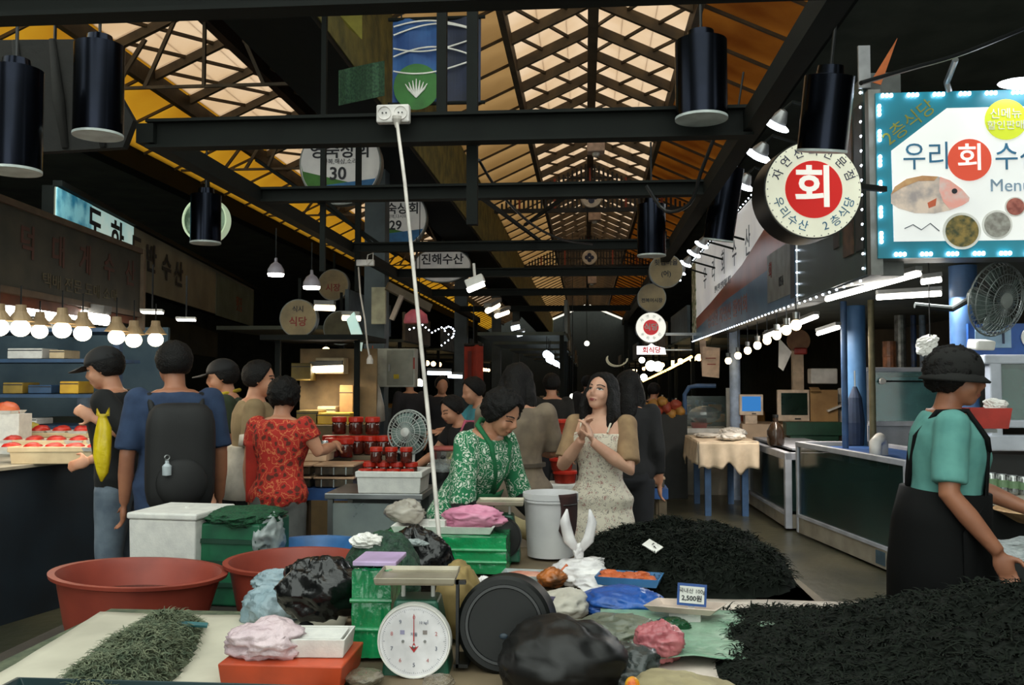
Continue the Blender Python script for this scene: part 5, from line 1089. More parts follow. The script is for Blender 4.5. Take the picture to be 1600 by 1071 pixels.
# ---------------------------------------------------------------- dial scales
m_scalegreen = mat('green_scale_body', (38, 96, 74), 0.4, 0.1); m_tray = mat('worn_aluminium_tray', (180, 172, 154), 0.35, 0.6, (150, 142, 126), 8); m_dial = mat('white_dial', (246, 243, 246), 0.35)
def dial_scale(loc, rz, label, dial=True, s=1.0, body=None):
    t = thing('dial_scale', label, 'scale', loc, rz); t.scale = (s, s, s); bd = body or m_scalegreen
    obj('body', MB().loft([[(-0.095, -0.06, 0), (0.095, -0.06, 0), (0.095, 0.09, 0), (-0.095, 0.09, 0)], [(-0.09, -0.055, 0.05), (0.09, -0.055, 0.05), (0.09, 0.085, 0.05), (-0.09, 0.085, 0.05)], [(-0.06, -0.05, 0.22), (0.06, -0.05, 0.22), (0.06, 0.06, 0.22), (-0.06, 0.06, 0.22)]]), bd, t, bevel=0.008)
    obj('dial_ring', MB().lathe([(0.0, 0.0), (0.100, 0.0), (0.103, 0.012), (0.100, 0.032), (0.096, 0.032), (0.094, 0.026), (0, 0.026)], 56, (0, -0.055, 0.118), Matrix.Rotation(R(90), 3, 'X')), m_white if dial else m_black, t, smooth='auto')
    if dial:
        dp = obj('dial_plate', MB().lathe([(0, 0), (0.0945, 0), (0.0945, 0.002), (0, 0.002)], 56, (0, -0.082, 0.118), Matrix.Rotation(R(90), 3, 'X')), m_dial, t)
        mi = mat('grey_blue_ink', (104, 110, 130), 0.5); mr = mat('pale_red_ink', (206, 120, 120), 0.5); m_r = mat('needle_red', (200, 40, 44), 0.4)
        for k in range(10):
            a = R(90 - 36 * k); rr = 0.064
            text(str(k) if k else '0', mr if k % 2 == 0 else mi, dp, 0.015, (rr * math.cos(a), -0.0855, 0.118 + rr * math.sin(a)), name='numeral', ext=0.0004)
        tk = MB()
        for k in range(100):
            a = 2*math.pi*k/100; l_ = 0.008 if k % 10 == 0 else (0.005 if k % 5 == 0 else 0.003)
            tk.bar((0.088 * math.cos(a), -0.0848, 0.118 + 0.088 * math.sin(a)), ((0.088 - l_) * math.cos(a), -0.0848, 0.118 + (0.088 - l_) * math.sin(a)), 0.0008, 0.0006)
        o_ = obj('tick_marks', tk, mi, dp); o_['kind'] = 'stuff'
        obj('needle', MB().prism([(-0.0016, 0.118), (0.0016, 0.118), (0.0006, 0.192), (-0.0006, 0.192)], 'Y', -0.0890, -0.0880), m_r, dp)
        obj('emblem', MB().prism([(-0.013, 0.106), (0, 0.088), (0.013, 0.106), (0.006, 0.102), (0, 0.116), (-0.006, 0.102)], 'Y', -0.0865, -0.0850), m_r, dp)
        obj('hub', MB().lathe([(0, 0.003), (0.005, 0.002), (0.005, 0), (0, 0)], 12, (0, -0.086, 0.103), Matrix.Rotation(R(90), 3, 'X')), m_steel, dp)
        text('10 kg', mi, dp, 0.010, (0.024, -0.0855, 0.168), ext=0.0004); text('저울', mi, dp, 0.011, (0, -0.0855, 0.136), ext=0.0004)
        for x in (-0.03, 0.03): obj('screw', MB().lathe([(0, 0.002), (0.004, 0.002), (0.004, 0), (0, 0)], 12, (x, -0.085, 0.118), Matrix.Rotation(R(90), 3, 'X')), m_steel, dp)
        for x, m_ in ((-0.032, mat('mauve_print', (170, 166, 200), 0.5)), (0.030, mat('taupe_print', (150, 140, 136), 0.5))): obj('stamp', MB().box((x, -0.0848, 0.142), (0.012, 0.0012, 0.011)), m_, dp)
    for x in (-0.042, 0.042): obj('tray_support', MB().tube([(x, 0.0, 0.21), (x, 0.0, 0.272)], 0.006, 8), m_white, t)
    q = [(-0.11, -0.085), (0.11, -0.085), (0.11, 0.085), (-0.11, 0.085)]
    obj('tray', MB().loft([[(x * s_, y * s_, z) for x, y in q] for s_, z in ((0.97, 0.268), (1.0, 0.274), (1.02, 0.288), (0.99, 0.288), (0.96, 0.277))]), m_tray, t, bevel=0.006)
    for yy in (-0.05, 0.05): obj('tray_rib', MB().box((0, yy, 0.279), (0.18, 0.004, 0.003)), m_tray, t)
    return t
p = P(648, 997, 2.52)
dial_scale((p.x, 2.57, p.z - 0.118), R(3), 'green dial scale with a white clock face on the front table')
pq = P(780, 800, 4.0); dial_scale((pq.x, 4.08, TZ), R(2), 'second dial scale with a worn tray beside the white bucket', dial=False, s=0.93)
# ---------------------------------------------------------------- basins
m_redbasin = mat('red_brown_rubber', (150, 62, 46), 0.5, 0, (130, 52, 40), 6); m_wat = mat('dark_brine', (44, 28, 22), 0.08)
def basin(px, py, rpx, Y, zb, h, label, tilt=(0, 0), m_=None, water=True):
    p = P(px, py, Y); r = S(rpx, Y)
    t = thing('basin', label, 'basin', (p.x, Y, zb), 0, rot=(R(tilt[0]), R(tilt[1]), 0))
    obj('wall', MB().lathe([(r * 0.72, 0), (r * 0.80, h * 0.3), (r * 0.92, h * 0.92), (r * 1.0, h * 0.95), (r * 1.01, h), (r * 0.93, h), (r * 0.88, h * 0.9), (r * 0.72, 0.02), (0, 0.02)], 56), m_ or m_redbasin, t, smooth='auto')
    if water: obj('water', MB().lathe([(0, h * 0.60), (r * 0.84, h * 0.60), (r * 0.84, h * 0.58), (0, h * 0.58)], 40), m_wat, t)
    return t
basin(213, 893, 134, 3.55, 0.515, 0.27, 'large red brown basin of dark water beside the dried seaweed sheet', (-2, 3))
basin(462, 882, 110, 3.84, 0.502, 0.285, 'second red brown basin behind the black plastic bag', (0, 0))
basin(490, 860, 84, 4.42, 0.502, 0.245, 'blue basin showing its rim behind the second red basin', (0, 0), mat('blue_basin', (58, 116, 178), 0.4), False)
# white foam box with lid, green crate
t = styro(258, 860, 118, 1, 4.12, 'white lidded foam box behind the large red basin', d=0.36, rz=-6, base=0.502); 
for ch in list(t.children): bpy.data.objects.remove(ch)
bw_, bh_ = S(118, 4.12), 0.40
obj('body', MB().loft([[(x * .95, y * .95, 0) for x, y in ((-bw_/2, -.18), (bw_/2, -.18), (bw_/2, .18), (-bw_/2, .18))], [(x, y, bh_) for x, y in ((-bw_/2, -.18), (bw_/2, -.18), (bw_/2, .18), (-bw_/2, .18))]]), m_styro, t, bevel=0.008)
obj('lid', MB().box((0, 0, bh_ + 0.016), (bw_ + 0.015, 0.375, 0.03)), m_styro, t, bevel=0.008); obj('knob', MB().lathe([(0.012, 0), (0.012, 0.006), (0, 0.006)], 14, (0.01, 0.02, bh_ + 0.031)), m_styro, t)
m_gcrate = mat('green_crate_plastic', (30, 104, 70), 0.45, 0, (22, 82, 58), 10)
p = P(362, 815, 4.15); t = thing('green_crate', 'green plastic crate covered with mesh beside the white foam box', 'crate', (p.x, 4.32, 0.502), R(-5))
cw = S(105, 4.2)
obj('body', MB().box((0, 0, 0.19), (cw, 0.34, 0.38)), m_gcrate, t, bevel=0.01)
obj('mesh_cover', crumple((0, 0, 0.39), (cw * 0.56, 0.2, 0.05), 31, 0.25, 5), mat('dark_green_net', (24, 86, 52), 0.8, 0, (16, 58, 38), 60, bump=0.6, bscale=90), t, smooth=True)
for z in (0.1, 0.2, 0.3): obj('slot_rail', MB().box((0, -0.175, z), (cw * 0.9, 0.012, 0.02)), mat('dark_green_crate', (22, 66, 48)), t)
obj('bag_corner', crumple((cw * 0.5, -0.05, 0.30), (0.05, 0.12, 0.1), 33, 0.3), mat('clear_film', (190, 200, 200), 0.25, alpha=0.8), t, smooth=True)
# ---------------------------------------------------------------- wrapped green crates
m_gwrap = mat('green_shiny_film', (30, 160, 96), 0.14, 0, (16, 112, 66), 5, bump=0.7, bscale=14, coat=0.6)
def wrapped(px, py, wpx, hpx, Y, d, label, rz=0, base=TZ):
    p = P(px, py, Y); w_, h_ = S(wpx, Y), S(hpx, Y); t = thing('wrapped_crate', label, 'crate', (p.x, Y + d/2, base), R(rz))
    def f(dv):
        return 1
    m_ = MB(); nx, nz = 22, 12
    for sy in (-1, 1): m_.grid(nx, nz, lambda u, v: (-w_/2 + w_*u, sy * (d/2 + 0.006 * noise.noise(Vector((u*9, v*7, sy)))), h_*v))
    for sx in (-1, 1): m_.grid(nx, nz, lambda u, v: (sx * (w_/2 + 0.006 * noise.noise(Vector((u*9, v*7, sx + 5)))), -d/2 + d*u, h_*v))
    m_.grid(nx, nx, lambda u, v: (-w_/2 + w_*u, -d/2 + d*v, h_ + 0.006 * noise.noise(Vector((u*9, v*9, 8)))))
    obj('wrapped_box', m_, m_gwrap, t, smooth=True)
    for z in (0.33, 0.66): obj('ridge', MB().tube([(-w_/2 - 0.004, -d/2 - 0.004, h_*z), (w_/2 + 0.004, -d/2 - 0.004, h_*z)], 0.007, 8), m_gwrap, t)
    return t, w_, h_
wt, ww, wh = wrapped(690, 866, 202, 56, 3.78, 0.34, 'long green film wrapped crate with a pink bag on top')
wrapped(578, 965, 62, 135, 2.62, 0.20, 'tall green film wrapped box left of the front scale', 2, TZ)
t2_ = P(578, 905, 2.62); zt_ = TZ + S(135, 2.62)
tag(obj('lilac_folder', MB().box((0, 0.05, 0.008), (0.13, 0.16, 0.014)), mat('lilac_plastic', (196, 168, 210), 0.4), loc=(t2_.x + 0.005, 2.68, zt_ + 0.006), bevel=0.003), 'flat lilac plate on the tall green wrapped box', 'plate')
p = P(590, 868, 2.95); t = thing('dark_green_bundle', 'dark green lacy bundle behind the front scale tray', 'bundle', (p.x, 3.05, TZ))
obj('bundle', crumple((0, 0, 0.14), (0.13, 0.12, 0.14), 41, 0.15, flat=0.8), mat('dark_green_lace', (24, 66, 42), 0.6, 0, (14, 42, 30), 40, bump=0.6, bscale=60), t, smooth=True); obj('cuff', crumple((-0.05, -0.02, 0.26), (0.05, 0.05, 0.03), 43, 0.3), m_white, t)
p = P(650, 868, 3.2); t = thing('black_bag', 'small black plastic bag behind the front scale tray', 'bag', (p.x, 3.28, TZ))
obj('bag', crumple((0, 0, 0.13), (0.12, 0.11, 0.14), 47, 0.25, flat=0.8), mat('black_film', (16, 17, 18), 0.22, bump=0.5, bscale=12), t, smooth=True); obj('flap', crumple((-0.01, -0.09, 0.23), (0.05, 0.03, 0.012), 48, 0.3), mat('clear_film', (190, 200, 200)), t)
ztop = TZ + wh
def bag(name, label, loc, rad, seed, m_, knot=None, amp=0.2, freq=3.0, rot=None, flat=0.7, ears=0, cat='bag'):
    t = thing(name, label, cat, loc)
    obj('bag', crumple((0, 0, rad[2] * flat), rad, seed, amp, freq, 56, 36, flat=flat, rot=rot), m_, t, smooth=True)
    if knot: obj('knot', crumple(knot, (0.022, 0.022, 0.03), seed + 2, 0.3), m_, t, smooth=True)
    for k in range(ears):
        sx = -1 if k == 0 else 1; bs = Vector(knot or (0, 0, rad[2] * 1.6))
        q = [bs, bs + Vector((sx * 0.04, 0, 0.05)), bs + Vector((sx * 0.055, 0.01, 0.12)), bs + Vector((sx * 0.045, 0.0, 0.17))]
        er = MB().tube(q, [0.014, 0.024, 0.02, 0.004], 10); er.v = [tuple(Vector(v) + Vector((0.006, 0.006, 0.0)) * noise.noise(Vector(v) * 40 + Vector((seed, 0, 0)))) for v in er.v]
        obj('handle', er, m_, t, smooth=True)
    return t
m_pinkbag = mat('pink_film', (224, 150, 178), 0.4, 0, (206, 124, 156), 6, bump=0.4, bscale=14); m_whitebag = mat('white_film', (236, 232, 230), 0.22, 0, (206, 202, 204), 6, bump=0.4, bscale=14)
p = P(735, 826, 3.86); bag('pink_bag', 'pink plastic bag lying on the long green crate', (p.x, 3.92, ztop + 0.022), (0.125, 0.07, 0.05), 51, m_pinkbag, amp=0.3)
p = P(655, 838, 3.9); tag(obj('foam_tray', MB().loft([[(x * s_, y * s_, z) for x, y in ((-0.20, -0.11), (0.24, -0.11), (0.24, 0.11), (-0.20, 0.11))] for s_, z in ((0.92, 0), (1, 0.03), (0.96, 0.03), (0.88, 0.008))]), m_styro, loc=(p.x + 0.09, 3.94, ztop + 0.004)), 'shallow white foam tray on the long green crate', 'tray')
p = P(630, 822, 3.95); bag('clear_bag', 'clouded clear bag on the end of the long green crate', (p.x, 4.0, ztop + 0.03), (0.085, 0.07, 0.05), 53, mat('clouded_film', (188, 180, 168), 0.3, alpha=0.9), amp=0.3)
tag(obj('white_strip_box', MB().box((0, 0, 0.012), (0.07, 0.05, 0.024)), m_white, loc=(P(680, 826, 3.8).x, 3.86, ztop + 0.034)), 'small white strip box between clear bag and pink bag', 'box')
# white bucket
p = P(860, 862, 4.2); t = thing('bucket', 'tall white plastic bucket with a dark cloth over its rim', 'bucket', (p.x, 4.22, TZ))
r = S(42, 4.2); h = S(97, 4.2)
m_bkt = mat('white_bucket_plastic', (214, 212, 212), 0.4, 0, (196, 194, 196), 5)
obj('wall', MB().lathe([(r * 0.86, 0), (r * 0.98, h * 0.9), (r * 1.03, h * 0.91), (r * 1.03, h), (r * 0.97, h), (r * 0.93, h * 0.9), (r * 0.83, 0.01), (0, 0.01)], 40), m_bkt, t, smooth='auto')
obj('rim', MB().lathe([(r * 1.0, h * 0.86), (r * 1.045, h * 0.865), (r * 1.045, h * 0.89), (r * 1.0, h * 0.895)], 40), m_bkt, t, smooth='auto')
obj('handle', MB().tube([(r * 1.02 * math.cos(a), r * 1.02 * math.sin(a) - 0.01, h * 0.84 - 0.10 * math.sin((a + 2.2) / 2.0 * math.pi if False else 0)) for a in [R(-60 + 12 * i) for i in range(11)]], 0.003, 6), m_steel, t)
def clo(u, v):
    a = R(-72 + 48 * u + 6 * math.sin(v * 3)); rr = r * (1.06 - 0.04 * v); return (rr * math.cos(a), rr * math.sin(a), h * 1.01 - v * (0.16 + 0.06 * math.sin(u * 3.1)))
obj('cloth', MB().grid(14, 14, clo), mat('maroon_cloth', (62, 34, 32), 0.85, 0, (44, 26, 26), 12), t, smooth=True, solid=0.004)
# white tied bag, blue bag, orange, tray and more in the middle
p = P(912, 885, 3.62); bag('white_bag', 'white plastic bag tied with two upright ears before the bucket', (p.x, 3.66, TZ), (0.12, 0.10, 0.055), 61, m_whitebag, knot=(-0.02, 0.02, 0.115), ears=2, amp=0.25)
bag('white_bag', 'flat white plastic bag spread beside the tied one', (P(940, 885, 3.55).x, 3.50, TZ), (0.10, 0.09, 0.035), 63, m_whitebag, amp=0.3)
p = P(985, 893, 3.6); t = thing('blue_tray', 'blue tray of orange pieces beside the white bags', 'tray', (p.x - 0.01, 3.46, TZ + 0.045), R(-12))
obj('tray', MB().loft([[(x * s_, y * s_, z) for x, y in ((-0.12, -0.07), (0.12, -0.07), (0.12, 0.07), (-0.12, 0.07))] for s_, z in ((0.9, 0), (1, 0.03), (0.95, 0.03), (0.86, 0.006))]), mat('sky_blue_plastic', (64, 124, 178), 0.4), t)
obj('support', MB().box((0, 0, -0.022), (0.12, 0.08, 0.045)), m_styro, t)
om = crumple((0, 0, 0), (0.035, 0.025, 0.012), 3, 0.2, nu=14, nv=8).mesh('piece'); om.materials.append(mat('orange_piece', (206, 104, 52), 0.5, 0, (180, 84, 44), 14))
for i in range(9): link('piece', om, t, (-0.08 + 0.04 * (i % 5), -0.03 + 0.05 * (i // 5), 0.02 + 0.004 * (i % 3)), (0, 0, i * 1.3))
m_bluebag = mat('blue_film', (34, 92, 176), 0.3, 0, (22, 66, 140), 6, bump=0.6, bscale=12)
p = P(968, 925, 3.2); bag('blue_bag', 'bright blue plastic bag on the table middle', (p.x, 3.2, TZ), (0.155, 0.12, 0.048), 65, m_bluebag, amp=0.25)
p = P(880, 925, 3.15); t = bag('white_sack', 'dull white folded sack between the purple cloth and blue bag', (p.x, 3.14, TZ), (0.085, 0.16, 0.05), 67, mat('dull_white_sack', (196, 190, 178), 0.7, 0, (170, 164, 152), 9), amp=0.18, rot=Matrix.Rotation(R(-14), 3, 'Z'), cat='sack')
p = P(835, 925, 3.0); bag('purple_cloth', 'dark purple cloth beside the black tub', (p.x, 3.02, TZ), (0.06, 0.15, 0.055), 69, mat('dark_purple_cloth', (70, 62, 92), 0.8, 0, (50, 44, 70), 9), amp=0.2, rot=Matrix.Rotation(R(-16), 3, 'Z'), cat='cloth')
p = P(823, 880, 3.7); t = thing('fish_tray', 'clear tray with pinkish fish pieces behind the black tub', 'tray', (p.x, 3.68, TZ), R(-6))
obj('tray', MB().loft([[(x * s_, y * s_, z) for x, y in ((-0.10, -0.07), (0.10, -0.07), (0.10, 0.07), (-0.10, 0.07))] for s_, z in ((0.92, 0), (1, 0.03), (0.96, 0.03), (0.88, 0.006))]), mat('clear_film', (190, 200, 200)), t); obj('contents', crumple((0, 0, 0.018), (0.085, 0.055, 0.014), 71, 0.2), mat('pink_fish_meat', (206, 160, 140), 0.5, 0, (190, 110, 90), 14), t, smooth=True)
p = P(862, 880, 3.6); t = thing('brown_bundle', 'small brown and orange bundle beside the white tied bag', 'bundle', (p.x, 3.58, TZ)); obj('bundle', crumple((0, 0, 0.03), (0.055, 0.05, 0.035), 73, 0.3), mat('brown_film', (84, 56, 34), 0.3, 0, (196, 110, 40), 12), t, smooth=True); obj('tie', MB().tube([(0.03, 0, 0.05), (0.06, 0.02, 0.08)], 0.006, 6), mat('orange_piece', (206, 104, 52)), t)
p = P(1024, 878, 3.5); tag(obj('white_card', MB().box((0, 0, 0), (0.07, 0.045, 0.004), Euler((R(25), R(20), R(-40))).to_matrix()), m_white, loc=(p.x, 3.64, TZ + 0.15)), 'small white card lying on the rear seaweed heap', 'card')
# khaki sack and white wrapper behind the tub
p = P(712, 950, 2.85); bag('khaki_sack', 'khaki cloth sack between the front scale and the black tub', (p.x, 2.88, TZ), (0.075, 0.09, 0.13), 75, mat('khaki_cloth', (150, 128, 78), 0.8, 0, (128, 106, 62), 9), amp=0.14, cat='sack')
p = P(748, 905, 2.95); bag('white_wrapper', 'small white wrapper poking out behind the black tub', (p.x, 3.0, TZ + 0.02), (0.05, 0.05, 0.08), 77, m_whitebag, amp=0.25, cat='wrapper')
# black tub on its side
p = P(790, 985, 2.62); r = S(78, 2.62); t = thing('black_tub', 'round black plastic tub standing on its edge beside the front scale', 'tub', (p.x, 2.70, p.z), 0, rot=(R(-102), 0, 0))
obj('wall', MB().lathe([(r * 0.86, -0.14), (r * 0.93, -0.13), (r * 0.97, 0.02), (r * 1.0, 0.03), (r * 1.0, 0.05), (r * 0.95, 0.05), (r * 0.92, 0.03), (r * 0.80, -0.11), (0, -0.11)], 56), mat('black_tub_plastic', (11, 13, 12), 0.5, spec=0.3), t, smooth='auto')
obj('ring', MB().lathe([(r * 0.68, -0.138), (r * 0.70, -0.146), (r * 0.75, -0.146), (r * 0.77, -0.138)], 48), m_black, t)
obj('label_spot', MB().ell((0.0, 0.03, -0.141), (0.012, 0.008, 0.004)), mat('slate_print', (40, 54, 66)), t)
p = P(718, 1010, 2.6); tag(obj('black_rack', MB().box((0, 0, 0.12), (0.008, 0.02, 0.24)).box((0.008, 0.0, 0.235), (0.03, 0.02, 0.01)).box((0.01, 0.05, 0.005), (0.04, 0.12, 0.01)), m_black, loc=(p.x, 2.56, TZ)), 'thin black upright rack bar beside the black tub', 'rack')
# dark bags in front of the tub
m_blackbag = mat('black_film', (16, 17, 18), 0.22)
p = P(890, 1010, 2.45); bag('black_bag', 'big slumped black plastic bag in front of the black tub', (p.x - 0.02, 2.40, TZ), (0.17, 0.17, 0.105), 79, mat('dull_black_film', (12, 12, 12), 0.45, spec=0.4), amp=0.14)
p = P(975, 1035, 2.4); bag('grey_bag', 'smoky grey plastic bag beside the slumped black bag', (p.x, 2.46, TZ), (0.10, 0.12, 0.055), 81, mat('smoky_film', (70, 76, 74), 0.25, 0, (40, 44, 44), 9, alpha=0.92, bump=0.5, bscale=16), amp=0.25)
p = P(960, 975, 2.8); bag('clear_bag', 'crumpled clear bag behind the smoky grey bag', (p.x, 2.84, TZ), (0.15, 0.12, 0.045), 83, mat('dull_clear_film', (120, 124, 108), 0.3, 0, (86, 92, 80), 9, alpha=0.95, bump=0.5, bscale=16), amp=0.3)
p = P(1028, 1000, 2.6); bag('rose_bag', 'crumpled rose pink bag before the price card', (p.x, 2.62, TZ + 0.02), (0.065, 0.08, 0.06), 85, mat('rose_film', (190, 112, 116), 0.35, 0, (160, 84, 92), 8, bump=0.4, bscale=18), amp=0.3)
p = P(1060, 1050, 2.35); bag('cream_sack', 'cream paper sack at the lower photo edge', (p.x, 2.28, TZ), (0.13, 0.14, 0.045), 87, mat('cream_paper', (170, 158, 122), 0.7, 0, (140, 128, 96), 7), amp=0.2, cat='sack')
tag(obj('yellow_tag', MB().ell((0, 0, 0.02), (0.018, 0.02, 0.02)), mat('yellow_red_tag', (226, 190, 30), 0.4, 0, (200, 60, 30), 26), loc=(P(988, 1060, 2.2).x, 2.2, TZ + 0.06)), 'tiny yellow and red tag on the smoky grey bag', 'tag')
p = P(1050, 945, 2.95); bag('green_bottle_bag', 'dark green glossy bag under the price card plate', (p.x, 2.95, TZ + 0.01), (0.06, 0.05, 0.022), 89, mat('dark_green_film', (20, 70, 40), 0.15), amp=0.2)
p = P(1065, 945, 2.95); t = thing('foam_plate', 'pinkish foam plate beside the price card', 'plate', (p.x + 0.02, 3.02, TZ + 0.055), R(-12))
obj('plate', MB().loft([[(x * s_, y * s_, z) for x, y in ((-0.13, -0.055), (0.1, -0.06), (0.13, 0.05), (-0.1, 0.06))] for s_, z in ((0.8, 0), (1, 0.02), (0.96, 0.022), (0.78, 0.006))]), mat('pinkish_foam', (206, 186, 172), 0.7), t); obj('support', MB().box((0, 0, -0.025), (0.1, 0.06, 0.05)), m_styro, t)
p = P(1081, 930, 2.98); t = thing('price_card', 'blue framed price card with dark handwriting', 'sign', (p.x, 2.98, p.z), 0, rot=(R(-8), R(3), R(-4)))
pw_, ph_ = S(44, 2.98), S(33, 2.98)
obj('frame', MB().box((0, 0, 0), (pw_, 0.006, ph_)), mat('mid_blue_print', (36, 84, 160)), t); obj('paper', MB().box((0, -0.004, 0), (pw_ * 0.84, 0.003, ph_ * 0.76)), m_white, t)
text('국내산 100g', m_ink, t, ph_ * 0.24, (0, -0.007, ph_ * 0.17), ext=0.0005); text('2,500원', m_ink, t, ph_ * 0.30, (0, -0.007, -ph_ * 0.16), bold=0.02, ext=0.0005)
obj('stand', MB().box((0, 0.01, -ph_ * 0.7), (0.02, 0.004, ph_ * 0.5)), m_white, t)
# bags at the left of the scale
p = P(490, 960, 2.75); bag('black_bag', 'round glossy black plastic bag with a hanging tail in front of the second basin', (p.x, 2.82, TZ + 0.075), (0.125, 0.11, 0.10), 91, m_blackbag, amp=0.2)
p2_ = P(475, 1020, 2.6); tag(obj('bag_tail', MB().tube([P(478, 985, 2.66), P(472, 1012, 2.58), P(484, 1030, 2.55)], [0.03, 0.022, 0.008], 10), m_blackbag, smooth=True), 'twisted tail end of black film hanging over the white foam tray', 'film')
p = P(425, 950, 2.95); bag('pale_blue_bag', 'pale bluish clear bag behind the round black bag', (p.x, 2.98, TZ), (0.10, 0.09, 0.075), 93, mat('bluish_film', (170, 188, 196), 0.18, 0, (136, 162, 172), 7, alpha=0.8, bump=0.8, bscale=22), amp=0.28)
p = P(440, 915, 3.1); bag('pale_blue_bag', 'pale bluish film flap leaning over the second basin', (p.x + 0.01, 3.05, TZ + 0.085), (0.09, 0.06, 0.04), 95, mat('bluish_film', (164, 184, 192)), amp=0.3)
p = P(415, 1020, 2.42); bag('pinkish_bag', 'pinkish white tied bag on the orange box', (p.x, 2.42, TZ + 0.065), (0.105, 0.08, 0.05), 97, mat('pinkish_white_film', (226, 204, 208), 0.2, 0, (208, 184, 192), 7, alpha=0.85, bump=0.8, bscale=26), amp=0.25)
p = P(500, 1025, 2.45); t = thing('foam_tray', 'white foam tray beside the pinkish bag on the orange box', 'tray', (p.x, 2.46, TZ + 0.065), R(3)); obj('tray', MB().loft([[(x * s_, y * s_, z) for x, y in ((-0.08, -0.07), (0.08, -0.07), (0.08, 0.07), (-0.08, 0.07))] for s_, z in ((0.92, 0), (1, 0.05), (0.93, 0.05), (0.85, 0.01))]), m_styro, t, bevel=0.006); obj('insert', MB().box((0, 0, 0.045), (0.13, 0.11, 0.006)), m_styro, t)
p = P(450, 1055, 2.4); tag(obj('orange_box', MB().loft([[(x * s_, y * s_, z) for x, y in ((-0.165, -0.10), (0.165, -0.10), (0.165, 0.13), (-0.165, 0.13))] for s_, z in ((0.95, 0), (1, 0.06), (1.0, 0.064), (0.9, 0.064))]), mat('orange_red_plastic', (196, 74, 38), 0.4), loc=(p.x, 2.43, TZ), bevel=0.006), 'orange red plastic box under the pinkish bag', 'box')
# bits under the scale
p = P(580, 1050, 2.45); bag('clear_bag', 'small clear bag of brown bits at the foot of the front scale', (p.x - 0.01, 2.42, TZ), (0.05, 0.06, 0.016), 99, mat('brown_bits_film', (150, 140, 124), 0.2, 0, (110, 96, 78), 22, alpha=0.6), amp=0.2)
p = P(690, 1050, 2.45); bag('clear_bag', 'brownish clear bag between the front scale and black tub', (p.x, 2.40, TZ), (0.04, 0.05, 0.014), 101, mat('brown_bits_film', (150, 136, 116)), amp=0.2)
# ================================================================ people
def eval_mesh(mb_or_me, mods):
    me = mb_or_me.mesh('tmp') if isinstance(mb_or_me, MB) else mb_or_me
    o = bpy.data.objects.new('tmp', me); GS.collection.objects.link(o)
    for kind, kw in mods:
        md = o.modifiers.new(kind, kind)
        for k, v in kw.items(): setattr(md, k, v)
    GS.view_layers[0].update()
    out = bpy.data.meshes.new_from_object(o.evaluated_get(GS.view_layers[0].depsgraph))
    bpy.data.objects.remove(o); bpy.data.meshes.remove(me); return out
def fuse(mb, vox, it=3, folds=0.0, ff=11.0, seed=0):
    me = eval_mesh(mb, [('REMESH', dict(mode='VOXEL', voxel_size=vox)), ('SMOOTH', dict(factor=0.5, iterations=it))])
    if folds:
        nr = [v.normal.copy() for v in me.vertices]
        for v, n_ in zip(me.vertices, nr):
            q = v.co * ff + Vector((seed, 0, 0)); q.z *= 0.55
            v.co += n_ * folds * (noise.noise(q) + 0.5 * noise.noise(q * 2.1))
    return me
SKIN = mat('skin', (196, 142, 112), 0.5, 0, (182, 126, 98), 9); SKIN_PALE = mat('pale_skin', (214, 166, 140), 0.5, 0, (202, 150, 126), 9); SKIN_TAN = mat('tanned_skin', (168, 112, 84), 0.5, 0, (150, 98, 74), 9)
m_hair = mat('black_hair', (18, 15, 14), 0.6, 0, (10, 9, 9), 60, spec=0.25, bump=0.5, bscale=120); m_lip = mat('lip', (160, 76, 72), 0.4); m_eye = mat('dark_eye', (26, 20, 18), 0.2); m_eyew = mat('eye_white', (216, 208, 200), 0.3); m_brow = mat('brow', (46, 34, 30), 0.8)
def floral(name, base, dot, scale, thr, third=None):
    if name in MATS: return MATS[name]
    m = bpy.data.materials.new(name); m.use_nodes = True; nt = m.node_tree; b = nt.nodes['Principled BSDF']; b.inputs['Roughness'].default_value = 0.85
    tc = nt.nodes.new('ShaderNodeTexCoord'); v = nt.nodes.new('ShaderNodeTexVoronoi'); v.inputs['Scale'].default_value = scale
    n = nt.nodes.new('ShaderNodeTexNoise'); n.inputs['Scale'].default_value = scale * 0.9
    ad = nt.nodes.new('ShaderNodeMixRGB'); ad.blend_type = 'ADD'; ad.inputs[0].default_value = 0.06
    r = nt.nodes.new('ShaderNodeValToRGB'); r.color_ramp.interpolation = 'CONSTANT'
    r.color_ramp.elements[0].color = (*lin(dot), 1); r.color_ramp.elements[1].position = thr; r.color_ramp.elements[1].color = (*lin(base), 1)
    e = r.color_ramp.elements.new(thr * 1.75); e.color = (*lin(third or dot), 1); e = r.color_ramp.elements.new(thr * 1.98); e.color = (*lin(base), 1)
    nt.links.new(tc.outputs['Object'], ad.inputs[1]); nt.links.new(n.outputs['Color'], ad.inputs[2]); nt.links.new(tc.outputs['Object'], n.inputs['Vector'])
    nt.links.new(ad.outputs[0], v.inputs['Vector']); nt.links.new(v.outputs['Distance'], r.inputs['Fac']); nt.links.new(r.outputs['Color'], b.inputs['Base Color'])
    MATS[name] = m; return m

